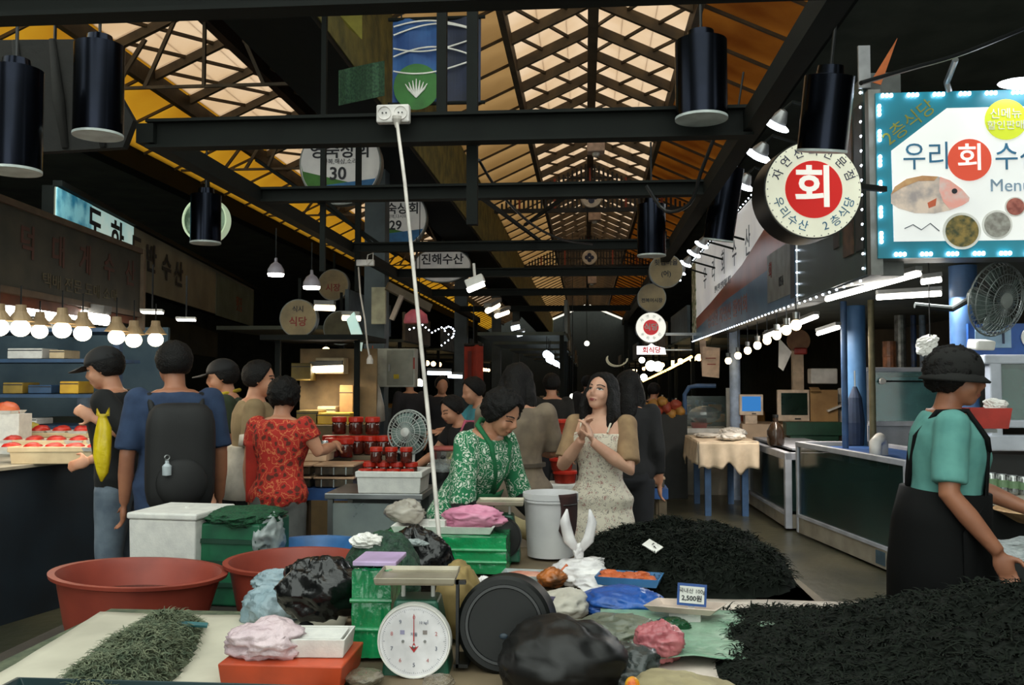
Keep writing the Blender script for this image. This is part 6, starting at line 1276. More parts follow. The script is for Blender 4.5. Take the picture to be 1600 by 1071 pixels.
def person(label, loc, rotz, H=1.65, lean=0, twist=0, head=(0, 0, 0), wd=1.0, arms=None, legs=None, skin=None, vox=0.011, face=True, eyes='open', group=None,
           shirt=None, sleeve=0.55, trousers=None, dress=None, hair='short', hair_m=None, shoes=True, ears=True, build=1.0, fem=0.0, hem=0.50):
    t = thing('person', label, 'person', loc, R(rotz), group); skin = skin or SKIN
    Lm = Matrix.Rotation(R(lean), 3, 'X'); piv = Vector((0, 0, 0.53 * H)); Tw = Matrix.Rotation(R(twist), 3, 'Z')
    def U(p):
        p = Vector(p); d = (p.z - piv.z)
        if d <= 0: return p
        k = min(1.0, d / (0.10 * H)); M_ = Matrix.Rotation(R(lean) * k, 3, 'X') @ Matrix.Rotation(R(twist) * min(1, d / (0.2 * H)), 3, 'Z')
        return piv + M_ @ (p - piv)
    def ring(z, rx, ry, cy=0.0, n=20):
        return [U((rx * H * wd * math.cos(2*math.pi*j/n), cy * H + ry * H * build * math.sin(2*math.pi*j/n), z * H)) for j in range(n)]
    tors = [(0.465, 0.060, 0.050, 0.01), (0.50, 0.092, 0.068, 0.008), (0.54, 0.098 + 0.004 * fem, 0.070, 0.005), (0.60, 0.084 - 0.008 * fem, 0.060, 0.0), (0.65, 0.083 - 0.008 * fem, 0.060, -0.003), (0.72, 0.094, 0.068, -0.006), (0.77, 0.102, 0.062, 0.0), (0.805, 0.092, 0.047, 0.006), (0.83, 0.050, 0.038, 0.008)]
    b = MB(); b.loft([ring(z, rx, ry, cy) for z, rx, ry, cy in tors])
    hs = 0.132 * H
    hb = U((0, -0.005 * H, 0.925 * H)); Rh = Matrix.Rotation(R(twist), 3, 'Z') @ Lm @ Euler((R(head[1]), R(head[2]), R(head[0])), 'XYZ').to_matrix()
    Rh = Matrix.Rotation(R(head[0]), 3, 'Z') @ Matrix.Rotation(R(head[1]), 3, 'X') @ Matrix.Rotation(R(head[2]), 3, 'Y')
    nb = U((0, 0.008 * H, 0.82 * H)); hc = nb + (U((0, 0.0, 0.86 * H)) - nb).normalized() * 0.030 * H + Rh @ Vector((0, -0.015 * H, 0.058 * H))
    hd = lambda x, y, z: hc + Rh @ Vector((x * hs, y * hs, z * hs))
    b.tube([nb - Vector((0, 0, 0.01 * H)), (nb + hd(0, 0.1, -0.3)) / 2, hd(0, 0.08, -0.25)], [0.036 * H, 0.031 * H, 0.031 * H], 14)
    b.ell(hd(0, .05, .10), (.355 * hs, .42 * hs, .40 * hs), Rh); b.ell(hd(0, -.10, -.12), (.30 * hs, .29 * hs, .36 * hs), Rh); b.ell(hd(0, -.20, -.35), (.18 * hs, .15 * hs, .14 * hs), Rh)
    if face:
        b.tube([hd(0, -.36, .08), hd(0, -.42, -.03), hd(0, -.45, -.12)], [.035 * hs, .045 * hs, .062 * hs], 10); b.ell(hd(0, -.40, -.15), (.085 * hs, .06 * hs, .045 * hs), Rh, 10, 6)
        b.ell(hd(0, -.36, -.27), (.11 * hs, .05 * hs, .055 * hs), Rh, 10, 6)
        for sx in (-1, 1): b.ell(hd(sx * .16, -.24, -.14), (.13 * hs, .12 * hs, .14 * hs), Rh, 10, 8)
        b.ell(hd(0, -.30, .10), (.24 * hs, .09 * hs, .06 * hs), Rh, 12, 6)
    if ears:
        for sx in (-1, 1): b.ell(hd(sx * .36, .06, -.04), (.035 * hs, .08 * hs, .12 * hs), Rh, 10, 8)
    # limbs
    J = {}
    for sx, nm in ((1, 'L'), (-1, 'R')):
        sh = U((sx * 0.098 * H * wd, 0.006 * H, 0.795 * H)); el = sh + Vector((sx * 0.028 * H, 0.012 * H, -0.165 * H)); wr = el + Vector((sx * 0.005 * H, -0.035 * H, -0.145 * H))
        if arms and nm in arms: el, wr = Vector(arms[nm][0]), Vector(arms[nm][1])
        J[nm] = (sh, el, wr)
        b.tube([sh, (sh + el) / 2, el, el * 0.6 + wr * 0.4, wr], [0.031 * H, 0.029 * H, 0.024 * H, 0.024 * H, 0.016 * H], 12)
        b.ell(sh, (0.033 * H,) * 3, None, 12, 8)
        # hand: palm, four fingers of unequal length and a thumb leaving the side of the palm
        d = (wr - el).normalized(); side = Vector((0, -1, 0)) - d * d.dot(Vector((0, -1, 0))); side = side.normalized() if side.length > 0.1 else Vector((-sx, 0, 0))
        nrm = d.cross(side).normalized() * sx; hl = 0.105 * H
        if arms and nm in arms and len(arms[nm]) > 2: d = Vector(arms[nm][2]).normalized(); side = (side - d * d.dot(side)).normalized(); nrm = d.cross(side).normalized() * sx
        rp = Matrix((side, nrm, d)).transposed(); pc_ = wr + d * hl * 0.30
        b.ell(pc_, (0.023 * H, 0.011 * H, 0.034 * H), rp, 12, 8)
        for k, (o_, ln_) in enumerate(((0.75, 0.40), (0.27, 0.46), (-0.23, 0.43), (-0.70, 0.33))):
            f0 = pc_ + side * 0.022 * H * o_ + d * hl * 0.18; curl = -nrm
            f1 = f0 + (d * 0.9 + curl * 0.25).normalized() * hl * ln_ * 0.42; f2 = f1 + (d * 0.75 + curl * 0.65).normalized() * hl * ln_ * 0.33; f3 = f2 + (d * 0.5 + curl * 0.85).normalized() * hl * ln_ * 0.25
            b.tube([f0, f1, f2, f3], [0.0052 * H, 0.0050 * H, 0.0046 * H, 0.0036 * H], 8)
        t0 = pc_ + side * 0.018 * H - d * hl * 0.12; b.tube([t0, t0 + (side * 0.8 + d * 0.5 - nrm * 0.3).normalized() * hl * 0.2, t0 + (side * 0.7 + d * 0.9 - nrm * 0.5).normalized() * hl * 0.38], [0.0075 * H, 0.0065 * H, 0.005 * H], 8)
    K = {}
    for sx, nm in ((1, 'L'), (-1, 'R')):
        hp, kn, an = Vector((sx * 0.052 * H, 0, 0.50 * H)), Vector((sx * 0.058 * H, -0.01 * H, 0.285 * H)), Vector((sx * 0.06 * H, 0.02 * H, 0.05 * H))
        if legs and nm in legs: kn, an = Vector(legs[nm][0]), Vector(legs[nm][1])
        K[nm] = (hp, kn, an)
        b.tube([hp, (hp + kn) / 2, kn, kn * 0.65 + an * 0.35, an], [0.054 * H, 0.046 * H, 0.034 * H, 0.034 * H, 0.022 * H], 14)
        b.loft([[an + Vector((x * 0.026 * H, y * H, z * H)) for x, z in ((-1, -0.045), (1, -0.045), (1, zt), (-1, zt))] for y, zt in ((0.03, 0.0), (-0.02, 0.01), (-0.06, -0.012), (-0.105, -0.028))])
    me = fuse(b, vox, 3); body = obj('body', me, skin, t, smooth=True)
    # face patches laid on the skin
    if face and eyes:
        bv = BVHTree.FromPolygons([v.co for v in me.vertices], [tuple(p.vertices) for p in me.polygons])
        fw = Rh @ Vector((0, 1, 0))
        def patch(nm, pts, m_, off=0.0012, th=0.0012):
            vs = []
            cx = sum(p[0] for p in pts) / len(pts); cz = sum(p[1] for p in pts) / len(pts)
            for x, z in [(cx, cz)] + list(pts) + [((x + cx) / 2, (z + cz) / 2) for x, z in pts]:
                hit = bv.ray_cast(hd(x, -1.2, z), fw); q = hit[0] if hit[0] is not None else hd(x, -.38, z); vs.append(q - fw * off)
            n_ = len(pts); fs = [(0, n_ + 1 + i, n_ + 1 + (i + 1) % n_) for i in range(n_)] + [(n_ + 1 + i, 1 + i, 1 + (i + 1) % n_, n_ + 1 + (i + 1) % n_) for i in range(n_)]
            return obj(nm, MB().add(vs, fs), m_, t, smooth=True)
        for sx in (-1, 1):
            if eyes == 'open':
                ey = patch('eye', [(sx * (.145 + .075 * math.cos(a)), .02 + .030 * math.sin(a)) for a in [2*math.pi*k/14 for k in range(14)]], m_eyew)
                pi_ = patch('iris', [(sx * .145 + .03 * math.cos(a), .022 + .03 * math.sin(a)) for a in [2*math.pi*k/12 for k in range(12)]], m_eye, 0.002); pi_.parent = ey
            arc = [(sx * (.065 + .16 * k / 6), .035 + .022 * math.sin(math.pi * k / 6) - (0.03 if eyes == 'down' else 0)) for k in range(7)]
            patch('eyelid', arc + [(x, z - .016) for x, z in reversed(arc)], m_eye, 0.0022)
            arc = [(sx * (.06 + .19 * k / 6), .125 + .025 * math.sin(math.pi * k / 6)) for k in range(7)]
            patch('eyebrow', arc + [(x, z - .03) for x, z in reversed(arc)], m_brow, 0.0015)
        patch('mouth', [(.115 * math.cos(a), -.275 + (.030 if math.sin(a) > 0 else .042) * math.sin(a)) for a in [2*math.pi*k/16 for k in range(16)]], m_lip, 0.0012)
    # hair
    hm_ = hair_m or m_hair
    if hair:
        def hr(dv):
            n_ = 0.05 * noise.noise(dv * 4 + Vector((H * 50, 0, 0))) + 0.035 * noise.noise(dv * 11) + 0.025 * noise.noise(dv * 26)
            lo = -0.86 if hair in ('short', 'curly') else -0.9
            fr = -dv.y; line = 0.30 + 0.45 * (1 - abs(dv.x)) * 0.35
            facecut = 1 / (1 + math.exp(-26 * (fr * 0.9 + (line - dv.z) * 0.55 - 0.52 - (0.30 * abs(dv.x) if hair != 'short' else 0.12 * abs(dv.x)))))
            under = 1 / (1 + math.exp(-20 * (lo - dv.z)))
            k = (1.13 if hair != 'curly' else 1.24) + (n_ if hair != 'curly' else n_ * 2.6)
            return k * (1 - facecut) * (1 - under) + 0.72 * (1 - (1 - facecut) * (1 - under))
        hmb = MB().ell(hd(0, .06, .11), (.375 * hs, .44 * hs, .415 * hs), Rh, 56, 40, hr)
        if hair == 'long':
            for sx in (-1, 1):
                for kx, ky, ln_, rr in ((.34, .02, 1.55, .13), (.30, .18, 1.75, .16), (.36, -.10, 1.25, .10)):
                    a0 = hd(sx * kx, ky, .05); q = [a0, hd(sx * (kx + .08), ky, -.45), hd(sx * (kx + .05), ky + .02, -.45) - Vector((0, 0, hs * (ln_ - .5) * .5)), hd(sx * (kx - .02), ky, -.45) - Vector((0, 0, hs * (ln_ - .5)))]
                    hmb.tube(q, [rr * hs, rr * 1.1 * hs, rr * hs, rr * .45 * hs], 10)
            q = [hd(0, .34, .0), hd(0, .42, -.5), hd(0, .42, -.5) - Vector((0, 0, .55 * hs)), hd(0, .40, -.5) - Vector((0, 0, 1.1 * hs))]
            hmb.tube(q, [.26 * hs, .32 * hs, .30 * hs, .15 * hs], 12)
        if hair == 'bun': hmb.ell(hd(0, .48, .25), (.2 * hs, .18 * hs, .2 * hs), Rh)
        if hair == 'long': hme = fuse(hmb, 0.009, 2, 0.006, 30); obj('hair', hme, hm_, t, smooth=True)
        else: obj('hair', hmb, hm_, t, smooth=True)
    # clothes
    if shirt:
        c = MB(); k = 1.10
        z0 = hem
        rr = [(z0, 0.104, 0.078, 0.006)] + [(z, rx * k + 0.004, ry * k + 0.005, cy) for z, rx, ry, cy in tors if z > z0 + 0.02 and z < 0.82] + [(0.822, 0.058, 0.046, 0.008)]
        c.loft([ring(z, rx, ry, cy) for z, rx, ry, cy in rr])
        for nm in ('L', 'R'):
            sh, el, wr = J[nm]
            if sleeve <= 1: e = sh.lerp(el, sleeve); c.tube([sh, sh.lerp(el, sleeve * .5), e], [0.041 * H, 0.040 * H, 0.041 * H], 14)
            else: e = el.lerp(wr, sleeve - 1); c.tube([sh, sh.lerp(el, .5), el, e], [0.041 * H, 0.037 * H, 0.033 * H, 0.026 * H], 14)
            c.ell(sh, (0.042 * H,) * 3, None, 12, 8)
        obj('shirt', fuse(c, max(vox, 0.011), 4, 0.006, 11, H * 31), shirt, t, smooth=True)
    if dress:
        c = MB(); k = 1.07; ks = 1.22
        rr = [(0.26, 0.135, 0.115, 0.0), (0.36, 0.13, 0.108, 0.0), (0.46, 0.122, 0.096, 0.005)] + [(z, rx * (ks if z < 0.58 else k), ry * (ks if z < 0.58 else k), cy) for z, rx, ry, cy in tors if 0.5 <= z < 0.79]
        c.loft([ring(z, rx, ry, cy) for z, rx, ry, cy in rr]); obj('dress', fuse(c, 0.012, 4, 0.007, 9, H * 17), dress, t, smooth=True)
    if trousers:
        c = MB(); c.loft([ring(z, rx * 1.08 + .003, ry * 1.1 + .003, cy) for z, rx, ry, cy in tors[:4]])
        for nm in ('L', 'R'):
            hp, kn, an = K[nm]; c.tube([hp, (hp + kn) / 2, kn, an + Vector((0, 0, 0.01 * H))], [0.062 * H, 0.054 * H, 0.044 * H, 0.037 * H], 14)
        obj('trousers', fuse(c, 0.013, 4, 0.005, 9), trousers, t, smooth=True)
    if shoes:
        for nm in ('L', 'R'):
            an = K[nm][2]; obj('shoe', MB().ell(an + Vector((0, -0.035 * H, -0.025 * H)), (0.034 * H, 0.082 * H, 0.028 * H), None, 14, 10), m_black, t, smooth=True)
    return t, dict(U=U, hd=hd, hs=hs, Rh=Rh, J=J, K=K, ring=ring, H=H, hc=hc)
def cap(t, D, m_, brim=True, name='cap'):
    hs, Rh, hd = D['hs'], D['Rh'], D['hd']
    def f(dv): 
        return 1.0 if dv.z > -0.05 else max(0.75, 1.0 + (dv.z + 0.05) * 2)
    cp = obj(name, MB().ell(hd(0, .05, .17), (.43 * hs, .49 * hs, .42 * hs), Rh, 28, 18, f), m_, t, smooth=True)
    if brim:
        bm_ = MB().grid(14, 6, lambda u, v: tuple(hd((.40 - .06 * v) * math.sin((u - .5) * 2.6) , -.34 - .10 * math.cos((u - .5) * 2.6) - .42 * v * math.cos((u - .5) * 2.2), .17 - .06 * v - .06 * abs(u - .5))))
        obj('brim', bm_, m_, cp, smooth=True, solid=0.006)
def to_local(t, p):
    v = Vector(p) - Vector(t.location); return Matrix.Rotation(-t.rotation_euler.z, 3, 'Z') @ v
def local(loc, rz, p): return Matrix.Rotation(-R(rz), 3, 'Z') @ (Vector(p) - Vector(loc))

# ---- stallholder in the green flowered shirt, bending over the table
m_green_fl = floral('green_flowered_cotton', (34, 118, 76), (216, 222, 208), 30, 0.30)
loc = (-0.66, 4.76, 0); rz = 60
hl = local(loc, rz, P(828, 792, 4.40)); hr_ = local(loc, rz, P(812, 790, 4.45))
t, D = person('stallholder in a green flowered shirt bending over her goods', loc, rz, 1.60, lean=25, head=(2, 30, -4), wd=1.05, build=1.12, vox=0.0062, eyes='down', hair='curly', skin=SKIN,
    shirt=m_green_fl, sleeve=0.98, trousers=mat('dark_trousers', (30, 30, 34), 0.9), fem=1, arms={'L': ((0.25, -0.22, 0.93), (0.12, -0.44, 0.83)), 'R': ((-0.24, -0.20, 0.93), (-0.08, -0.44, 0.83))}, legs=None)
J = D['J']; H = D['H']
m_apron = mat('green_apron', (22, 112, 66), 0.8, 0, (16, 92, 54), 14); m_slv = mat('black_sleeve_cover', (30, 28, 28), 0.8); m_glv = mat('khaki_glove', (168, 152, 110), 0.8)
for nm in ('L', 'R'):
    sh, el, wr = J[nm]; obj('sleeve_cover', MB().tube([sh.lerp(el, .93), el, el.lerp(wr, .85)], [0.040 * H, 0.037 * H, 0.027 * H], 14), m_slv, t, smooth=True)
    d_ = (wr - el).normalized(); obj('glove', MB().tube([el.lerp(wr, .82), wr, wr + d_ * 0.09, wr + d_ * 0.15], [0.03 * H, 0.026 * H, 0.034 * H, 0.018 * H], 14), m_glv, t, smooth=True)
def apron(t, D, m_, z0=0.40, z1=0.72, straps=True, halfw=0.072, name='apron', skirtw=0.115):
    H = D['H']; U = D['U']
    def f(u, v):
        z = z0 + (z1 - z0) * v; a = (u - .5) * 2
        w_ = (skirtw if z < 0.56 else skirtw + (halfw - skirtw) * min(1, (z - .56) / .06)) * a
        yy = -(0.092 if z < 0.56 else 0.085) * math.sqrt(max(0.05, 1 - (w_ / 0.135) ** 2)) - 0.003
        return tuple(U((w_ * H, yy * H * 1.04, z * H)))
    obj(name, MB().grid(14, 20, f), m_, t, smooth=True, solid=0.006)
    if straps:
        for sx in (-1, 1):
            q = [U((sx * x * H, y * H, z * H)) for x, y, z in ((halfw * .9, -.082, z1), (.078, -.075, .77), (.070, -.03, .832), (.066, .035, .825), (.05, .078, .76), (.02, .084, .66), (-.02, .082, .58))]
            obj('strap', MB().tube(q, 0.011, 8), m_, t, smooth=True)
apron(t, D, m_apron, 0.38, 0.66, False)
q = [D['U']((x * H, y * H, z * H)) for x, y, z in ((0.0, -0.088, 0.66), (0.03, -0.084, 0.74), (0.052, -0.05, 0.815), (0.045, 0.03, 0.845), (0, 0.055, 0.85), (-0.045, 0.03, 0.845), (-0.052, -0.05, 0.815), (-0.03, -0.084, 0.74), (0.0, -0.088, 0.66))]
obj('collar', MB().tube(q, 0.014, 8), m_apron, t, smooth=True)
# ---- shopper with long dark hair and taupe dress, seen from behind
p = P(806, 700, 5.45)
t, D = person('shopper in a taupe dress with long dark hair, back turned behind the stallholder', (p.x, 5.45, 0), 172, 1.70, wd=1.08, build=1.1, face=False, hair='long', dress=mat('taupe_cloth', (132, 116, 98), 0.9, 0, (112, 98, 84), 14), shirt=mat('taupe_cloth', (132, 116, 98)), sleeve=0.9, fem=1, head=(0, 20, 0), arms={'L': ((0.22, -0.1, 1.12), (0.1, -0.3, 1.1)), 'R': ((-0.22, -0.1, 1.12), (-0.1, -0.3, 1.1))})
obj('belt', MB().loft([[Vector(v) for v in D['ring'](z, .098, .074, -.001, 28)] for z in (.612, .625)]), mat('dark_taupe', (92, 80, 68), 0.9), t)
# ---- shopper in the pale flowered dress
m_cream_fl = floral('cream_flowered_cloth', (220, 210, 192), (176, 140, 130), 34, 0.24, (140, 128, 118))
p = P(938, 700, 5.3); loc = (p.x, 5.3, 0); rz = -22
z_h = P(925, 668, 5.15).z
t, D = person('young shopper in a pale flowered dress looking up with hands clasped', loc, rz, 1.63, head=(-10, -14, 4), wd=0.98, vox=0.0062, hair='long', skin=SKIN_PALE, dress=m_cream_fl, fem=1, hem=0.6,
    arms={'L': ((0.205, -0.09, 1.05), (0.035, -0.21, 1.21), (-0.3, -0.1, 1.0)), 'R': ((-0.195, -0.09, 1.06), (-0.035, -0.20, 1.22), (0.3, -0.1, 1.0))})
J = D['J']; H = D['H']; m_tanw = mat('tan_knit', (160, 130, 96), 0.9, 0, (138, 110, 82), 16)
c = MB()
for nm in ('L', 'R'):
    sh, el, wr = J[nm]; c.tube([sh, sh.lerp(el, .5), sh.lerp(el, .84)], [0.037 * H, 0.037 * H, 0.040 * H], 14); c.ell(sh, (0.039 * H,) * 3, None, 12, 8)
c.loft([D['ring'](z, rx, ry, cy) for z, rx, ry, cy in ((.70, .098, .05, .036), (.76, .104, .055, .028), (.80, .098, .046, .022), (.822, .062, .035, .022))])
obj('shrug', fuse(c, 0.011, 4, 0.005, 11), m_tanw, t, smooth=True)
for sx in (-1, 1): obj('strap', MB().tube([D['U']((sx * .05 * H, -.062 * H, .77 * H)), D['U']((sx * .055 * H, -.045 * H, .80 * H)), D['U']((sx * .055 * H, 0, .825 * H))], 0.006, 6), m_cream_fl, t)
# ---- vendor with apron at the right
p = P(1470, 700, 4.0); loc = (p.x, 4.0, 0); rz = 76
t, D = person('vendor in a mint shirt and black apron wearing a dark hat', loc, rz, 1.72, lean=4, head=(-6, 4, 0), wd=1.06, build=1.18, vox=0.0075, skin=SKIN_TAN, hair='curly', eyes='open',
    shirt=mat('mint_cotton', (100, 160, 152), 0.9, 0, (86, 144, 138), 12), sleeve=0.86, trousers=mat('black_trousers', (20, 20, 22), 0.9),
    arms={'R': ((-0.235, 0.0, 1.10), (-0.24, -0.17, 0.88), (0, -0.35, -1)), 'L': ((0.22, -0.12, 1.10), (0.14, -0.36, 1.0), (-0.2, -1, -0.3))})
apron(t, D, mat('black_apron', (12, 13, 14), 0.8, spec=0.2), 0.20, 0.74, True, 0.07, skirtw=0.13)
H = D['H']; hd = D['hd']; hs = D['hs']
hat = MB().ell(hd(0, .06, .26), (.45 * hs, .50 * hs, .34 * hs), D['Rh'], 30, 18, lambda dv: (1.0 if dv.z > 0 else 1.0 + 0.25 * -dv.z) * (1 + .05 * noise.noise(dv * 6)))
ht = obj('hat', hat, mat('dark_hat_cloth', (24, 24, 22), 0.9), t, smooth=True)
obj('hat_brim', MB().lathe([(.44 * hs, .02 * hs), (.62 * hs, -.12 * hs), (.60 * hs, -.15 * hs), (.42 * hs, -.03 * hs)], 30, hd(0, .05, .10), D['Rh']), mat('dark_hat_cloth', (24, 24, 22)), ht, smooth=True)
obj('back_panel', MB().loft([D['ring'](z, rx, ry, cy, 28) for z, rx, ry, cy in ((.24, .132, .112, .0), (.45, .126, .104, .006), (.56, .116, .096, .004), (.635, .108, .088, .0))]), mat('black_apron', (18, 19, 20)), t, smooth=True)
# ---- man with a black cap at the counter
p = P(188, 700, 5.35); loc = (p.x, 5.35, 0); rz = -82
hnd = local(loc, rz, P(150, 655, 5.15))
t, D = person('man in a black cap and black shirt at the seafood counter', loc, rz, 1.80, lean=6, head=(0, 14, 0), vox=0.009, shirt=mat('black_cotton', (18, 19, 20), 0.9), sleeve=0.8, trousers=mat('washed_jeans', (104, 116, 128), 0.9, 0, (80, 92, 106), 9),
    arms={'R': ((-0.24, -0.02, 1.13), (-0.22, -0.26, 1.05)), 'L': ((hnd.x + 0.02, hnd.y + 0.24, 1.2), tuple(hnd))})
cap(t, D, mat('black_cap', (20, 21, 24), 0.8))
obj('logo', MB().box(D['J']['R'][0].lerp(D['J']['R'][1], .45) + Vector((-0.072, 0, 0)), (0.006, 0.04, 0.03)), mat('pale_logo', (150, 152, 150), 0.8), t)
# ---- man with a backpack, seen from behind
p = P(272, 700, 4.95); loc = (p.x, 4.95, 0); rz = 210
t, D = person('man in a navy shirt with a big black backpack, back to the viewer', loc, rz, 1.81, head=(10, 6, 0), wd=1.08, build=1.1, face=False, hair='short', skin=SKIN_TAN, shirt=mat('navy_cotton', (44, 62, 92), 0.9, 0, (34, 50, 78), 12), sleeve=0.9, hem=0.46, trousers=mat('black_trousers', (20, 20, 22)))
H = D['H']; U = D['U']
m_bp = mat('black_nylon', (17, 17, 18), 0.7, 0, (12, 12, 13), 14); bpk = MB().ell((0, 0, 0), (0.175, 0.125, 0.29), None, 24, 18, lambda dv: 1 / max(.72, (abs(dv.x) ** 5 + abs(dv.y) ** 5 + abs(dv.z) ** 5) ** .2))
bk_ = obj('backpack', bpk, m_bp, t, smooth=True, loc=(-0.01, 0.24, 0.63 * H)); obj('backpack_pocket', MB().ell((0, 0, 0), (0.13, 0.05, 0.13), None, 20, 12), m_bp, bk_, smooth=True, loc=(0, 0.12, -0.07 * H))
for sx in (-1, 1): obj('strap', MB().tube([U((sx * .07 * H, .085 * H, .76 * H)), U((sx * .075 * H, .03 * H, .812 * H)), U((sx * .075 * H, -.06 * H, .79 * H)), U((sx * .07 * H, -.085 * H, .68 * H))], 0.018, 8), m_bp, t, smooth=True)
obj('key_charm', MB().lathe([(0.0, 0), (0.022, 0.004), (0.024, 0.05), (0.010, 0.065), (0.010, 0.08), (0.0, 0.08)], 14), mat('pale_charm', (190, 200, 206), 0.3), bk_, smooth='auto', loc=(0.08, 0.175, -0.045 * H)); obj('charm_ring', MB().tube([(0.012 * math.cos(a), 0, 0.09 + 0.012 * math.sin(a)) for a in [2*math.pi*k/12 for k in range(13)]], 0.003, 6), m_steel, bk_, loc=(0.08, 0.175, -0.042 * H))
# ---- man with yellow collar
p = P(362, 700, 6.3); t, D = person('man in a black cap with a yellow collar between two shoppers', (p.x, 6.3, 0), -74, 1.74, lean=4, head=(0, 8, 0), shirt=mat('olive_vest', (46, 58, 40), 0.9), sleeve=0.7, trousers=mat('black_trousers', (20, 20, 22)), eyes=None)
cap(t, D, mat('black_cap', (20, 21, 24))); H = D['H']; U = D['U']
obj('collar', MB().tube([U((x * H, y * H, z * H)) for x, y, z in ((0, -.085, .70), (.04, -.08, .77), (.05, -.03, .835), (0, .05, .85), (-.05, -.03, .835), (-.04, -.08, .77), (0, -.085, .70))], 0.014, 8), mat('yellow_cloth', (206, 178, 40), 0.8), t, smooth=True)
# ---- man in a tan and white shirt
p = P(392, 700, 5.9); t, D = person('man in a tan and white polo shirt beside the red vest', (p.x, 5.9, 0), 112, 1.72, lean=3, head=(-6, 4, 0), shirt=mat('tan_polo', (148, 126, 92), 0.9, 0, (130, 110, 80), 9), sleeve=0.8, trousers=mat('black_trousers', (20, 20, 22)), hair='short', hem=0.46, wd=1.05, build=1.15)
m_offw = mat('off_white_cotton', (206, 198, 184), 0.9); obj('white_panel', MB().loft([D['ring'](z, rx, ry, cy, 28) for z, rx, ry, cy in ((.455, .122, .095, .006), (.54, .120, .092, .005), (.645, .104, .080, .0), (.65, .102, .078, .0))]), m_offw, t, smooth=True)
for nm in ('L', 'R'):
    sh, el, wr = D['J'][nm]; obj('cuff', MB().tube([sh.lerp(el, .6), sh.lerp(el, .84)], [0.046 * 1.72, 0.047 * 1.72], 14), m_offw, t, smooth=True)
# ---- woman in a red flowered vest
p = P(436, 700, 5.42); loc = (p.x, 5.42, 0); rz = 168
hnd = local(loc, rz, P(497, 652, 5.75)); elb = local(loc, rz, P(487, 662, 5.55))
t, D = person('stall worker in a red flowered vest, back turned, reaching over the jars', loc, rz, 1.60, lean=4, head=(14, 8, 0), wd=1.05, build=1.1, face=False, hair='curly', fem=1, shirt=floral('red_flowered_cloth', (176, 40, 30), (96, 40, 26), 22, 0.34, (206, 112, 70)), sleeve=0.5, trousers=mat('grey_trousers', (110, 110, 108), 0.9),
    arms={'R': ((-0.24, -0.05, 1.12), (-0.22, -0.28, 1.14))})
obj('red_apron', MB().grid(10, 14, lambda u, v: tuple(P(384 + 48 * u, 785 - 95 * v, 5.38 + 0.04 * math.sin(u * 3)) - Vector(loc))), mat('plain_red_cloth', (184, 50, 34), 0.85, 0, (160, 40, 30), 9), t, smooth=True, solid=0.006, rot=(0, 0, -R(rz)))
# ---- seated woman bending over greens
p = P(722, 700, 7.05); t, D = person('stall woman bent over a basket of greens, pink strap on her shoulder', (p.x + 0.14, 7.05, 0), -55, 1.52, lean=24, head=(0, 22, 0), face=True, eyes='down', hair='short', shirt=mat('black_knit', (26, 22, 24), 0.9), sleeve=0.6, trousers=mat('dark_trousers', (30, 30, 34)), fem=1, arms={'L': ((0.22, -0.30, 0.98), (0.12, -0.5, 0.9)), 'R': ((-0.22, -0.28, 0.98), (-0.1, -0.5, 0.9))})
H = D['H']; U = D['U']; obj('strap', MB().tube([U((x * H, y * H, z * H)) for x, y, z in ((.07, -.08, .70), (.085, -.05, .80), (.08, .0, .845), (.075, .05, .82), (.06, .08, .72))], 0.012, 8), mat('pink_strap', (186, 84, 110), 0.7), t, smooth=True)
# ---- person in teal
p = P(760, 700, 7.8); t, D = person('stall worker in a teal shirt leaning forward, far behind the stallholder', (p.x + 0.06, 7.8, 0), -62, 1.64, lean=16, head=(0, 16, 0), eyes=None, hair='short', shirt=mat('teal_cotton', (70, 146, 160), 0.9), sleeve=0.8, trousers=mat('dark_trousers', (30, 30, 34)), arms={'L': ((0.2, -0.28, 1.12), (0.1, -0.48, 1.12)), 'R': ((-0.2, -0.28, 1.12), (-0.1, -0.48, 1.12))})
# ---- dark figures farther down
for px, Y, rz, H_, lab, hs_, cl in ((983, 6.7, 175, 1.66, 'shopper in black with long hair right behind the flowered dress', 'long', (22, 21, 22)), (690, 11.5, 20, 1.64, 'distant shopper in dark clothes under the bright strip lights', 'short', (40, 40, 46)), (862, 9.5, 190, 1.66, 'distant shopper in dark clothes walking down the aisle', 'short', (34, 32, 30)), (1022, 13.0, 150, 1.55, 'distant vendor sitting among red and orange goods by the far tank stalls', 'short', (36, 34, 34)), (640, 12.5, 200, 1.68, 'distant shopper beyond the upright fan', 'short', (46, 44, 50)), (918, 14.0, 180, 1.66, 'faint far shopper in the middle of the aisle', 'short', (40, 38, 40))):
    p = P(px, 700, Y); person(lab, (p.x, Y, 0), rz, H_, eyes=None, face=False, hair=hs_, vox=0.016, shirt=mat('dark_cloth_%d' % px, cl, 0.9), sleeve=1.7, trousers=mat('dark_trousers', (30, 30, 34)), group='people far down the aisle')
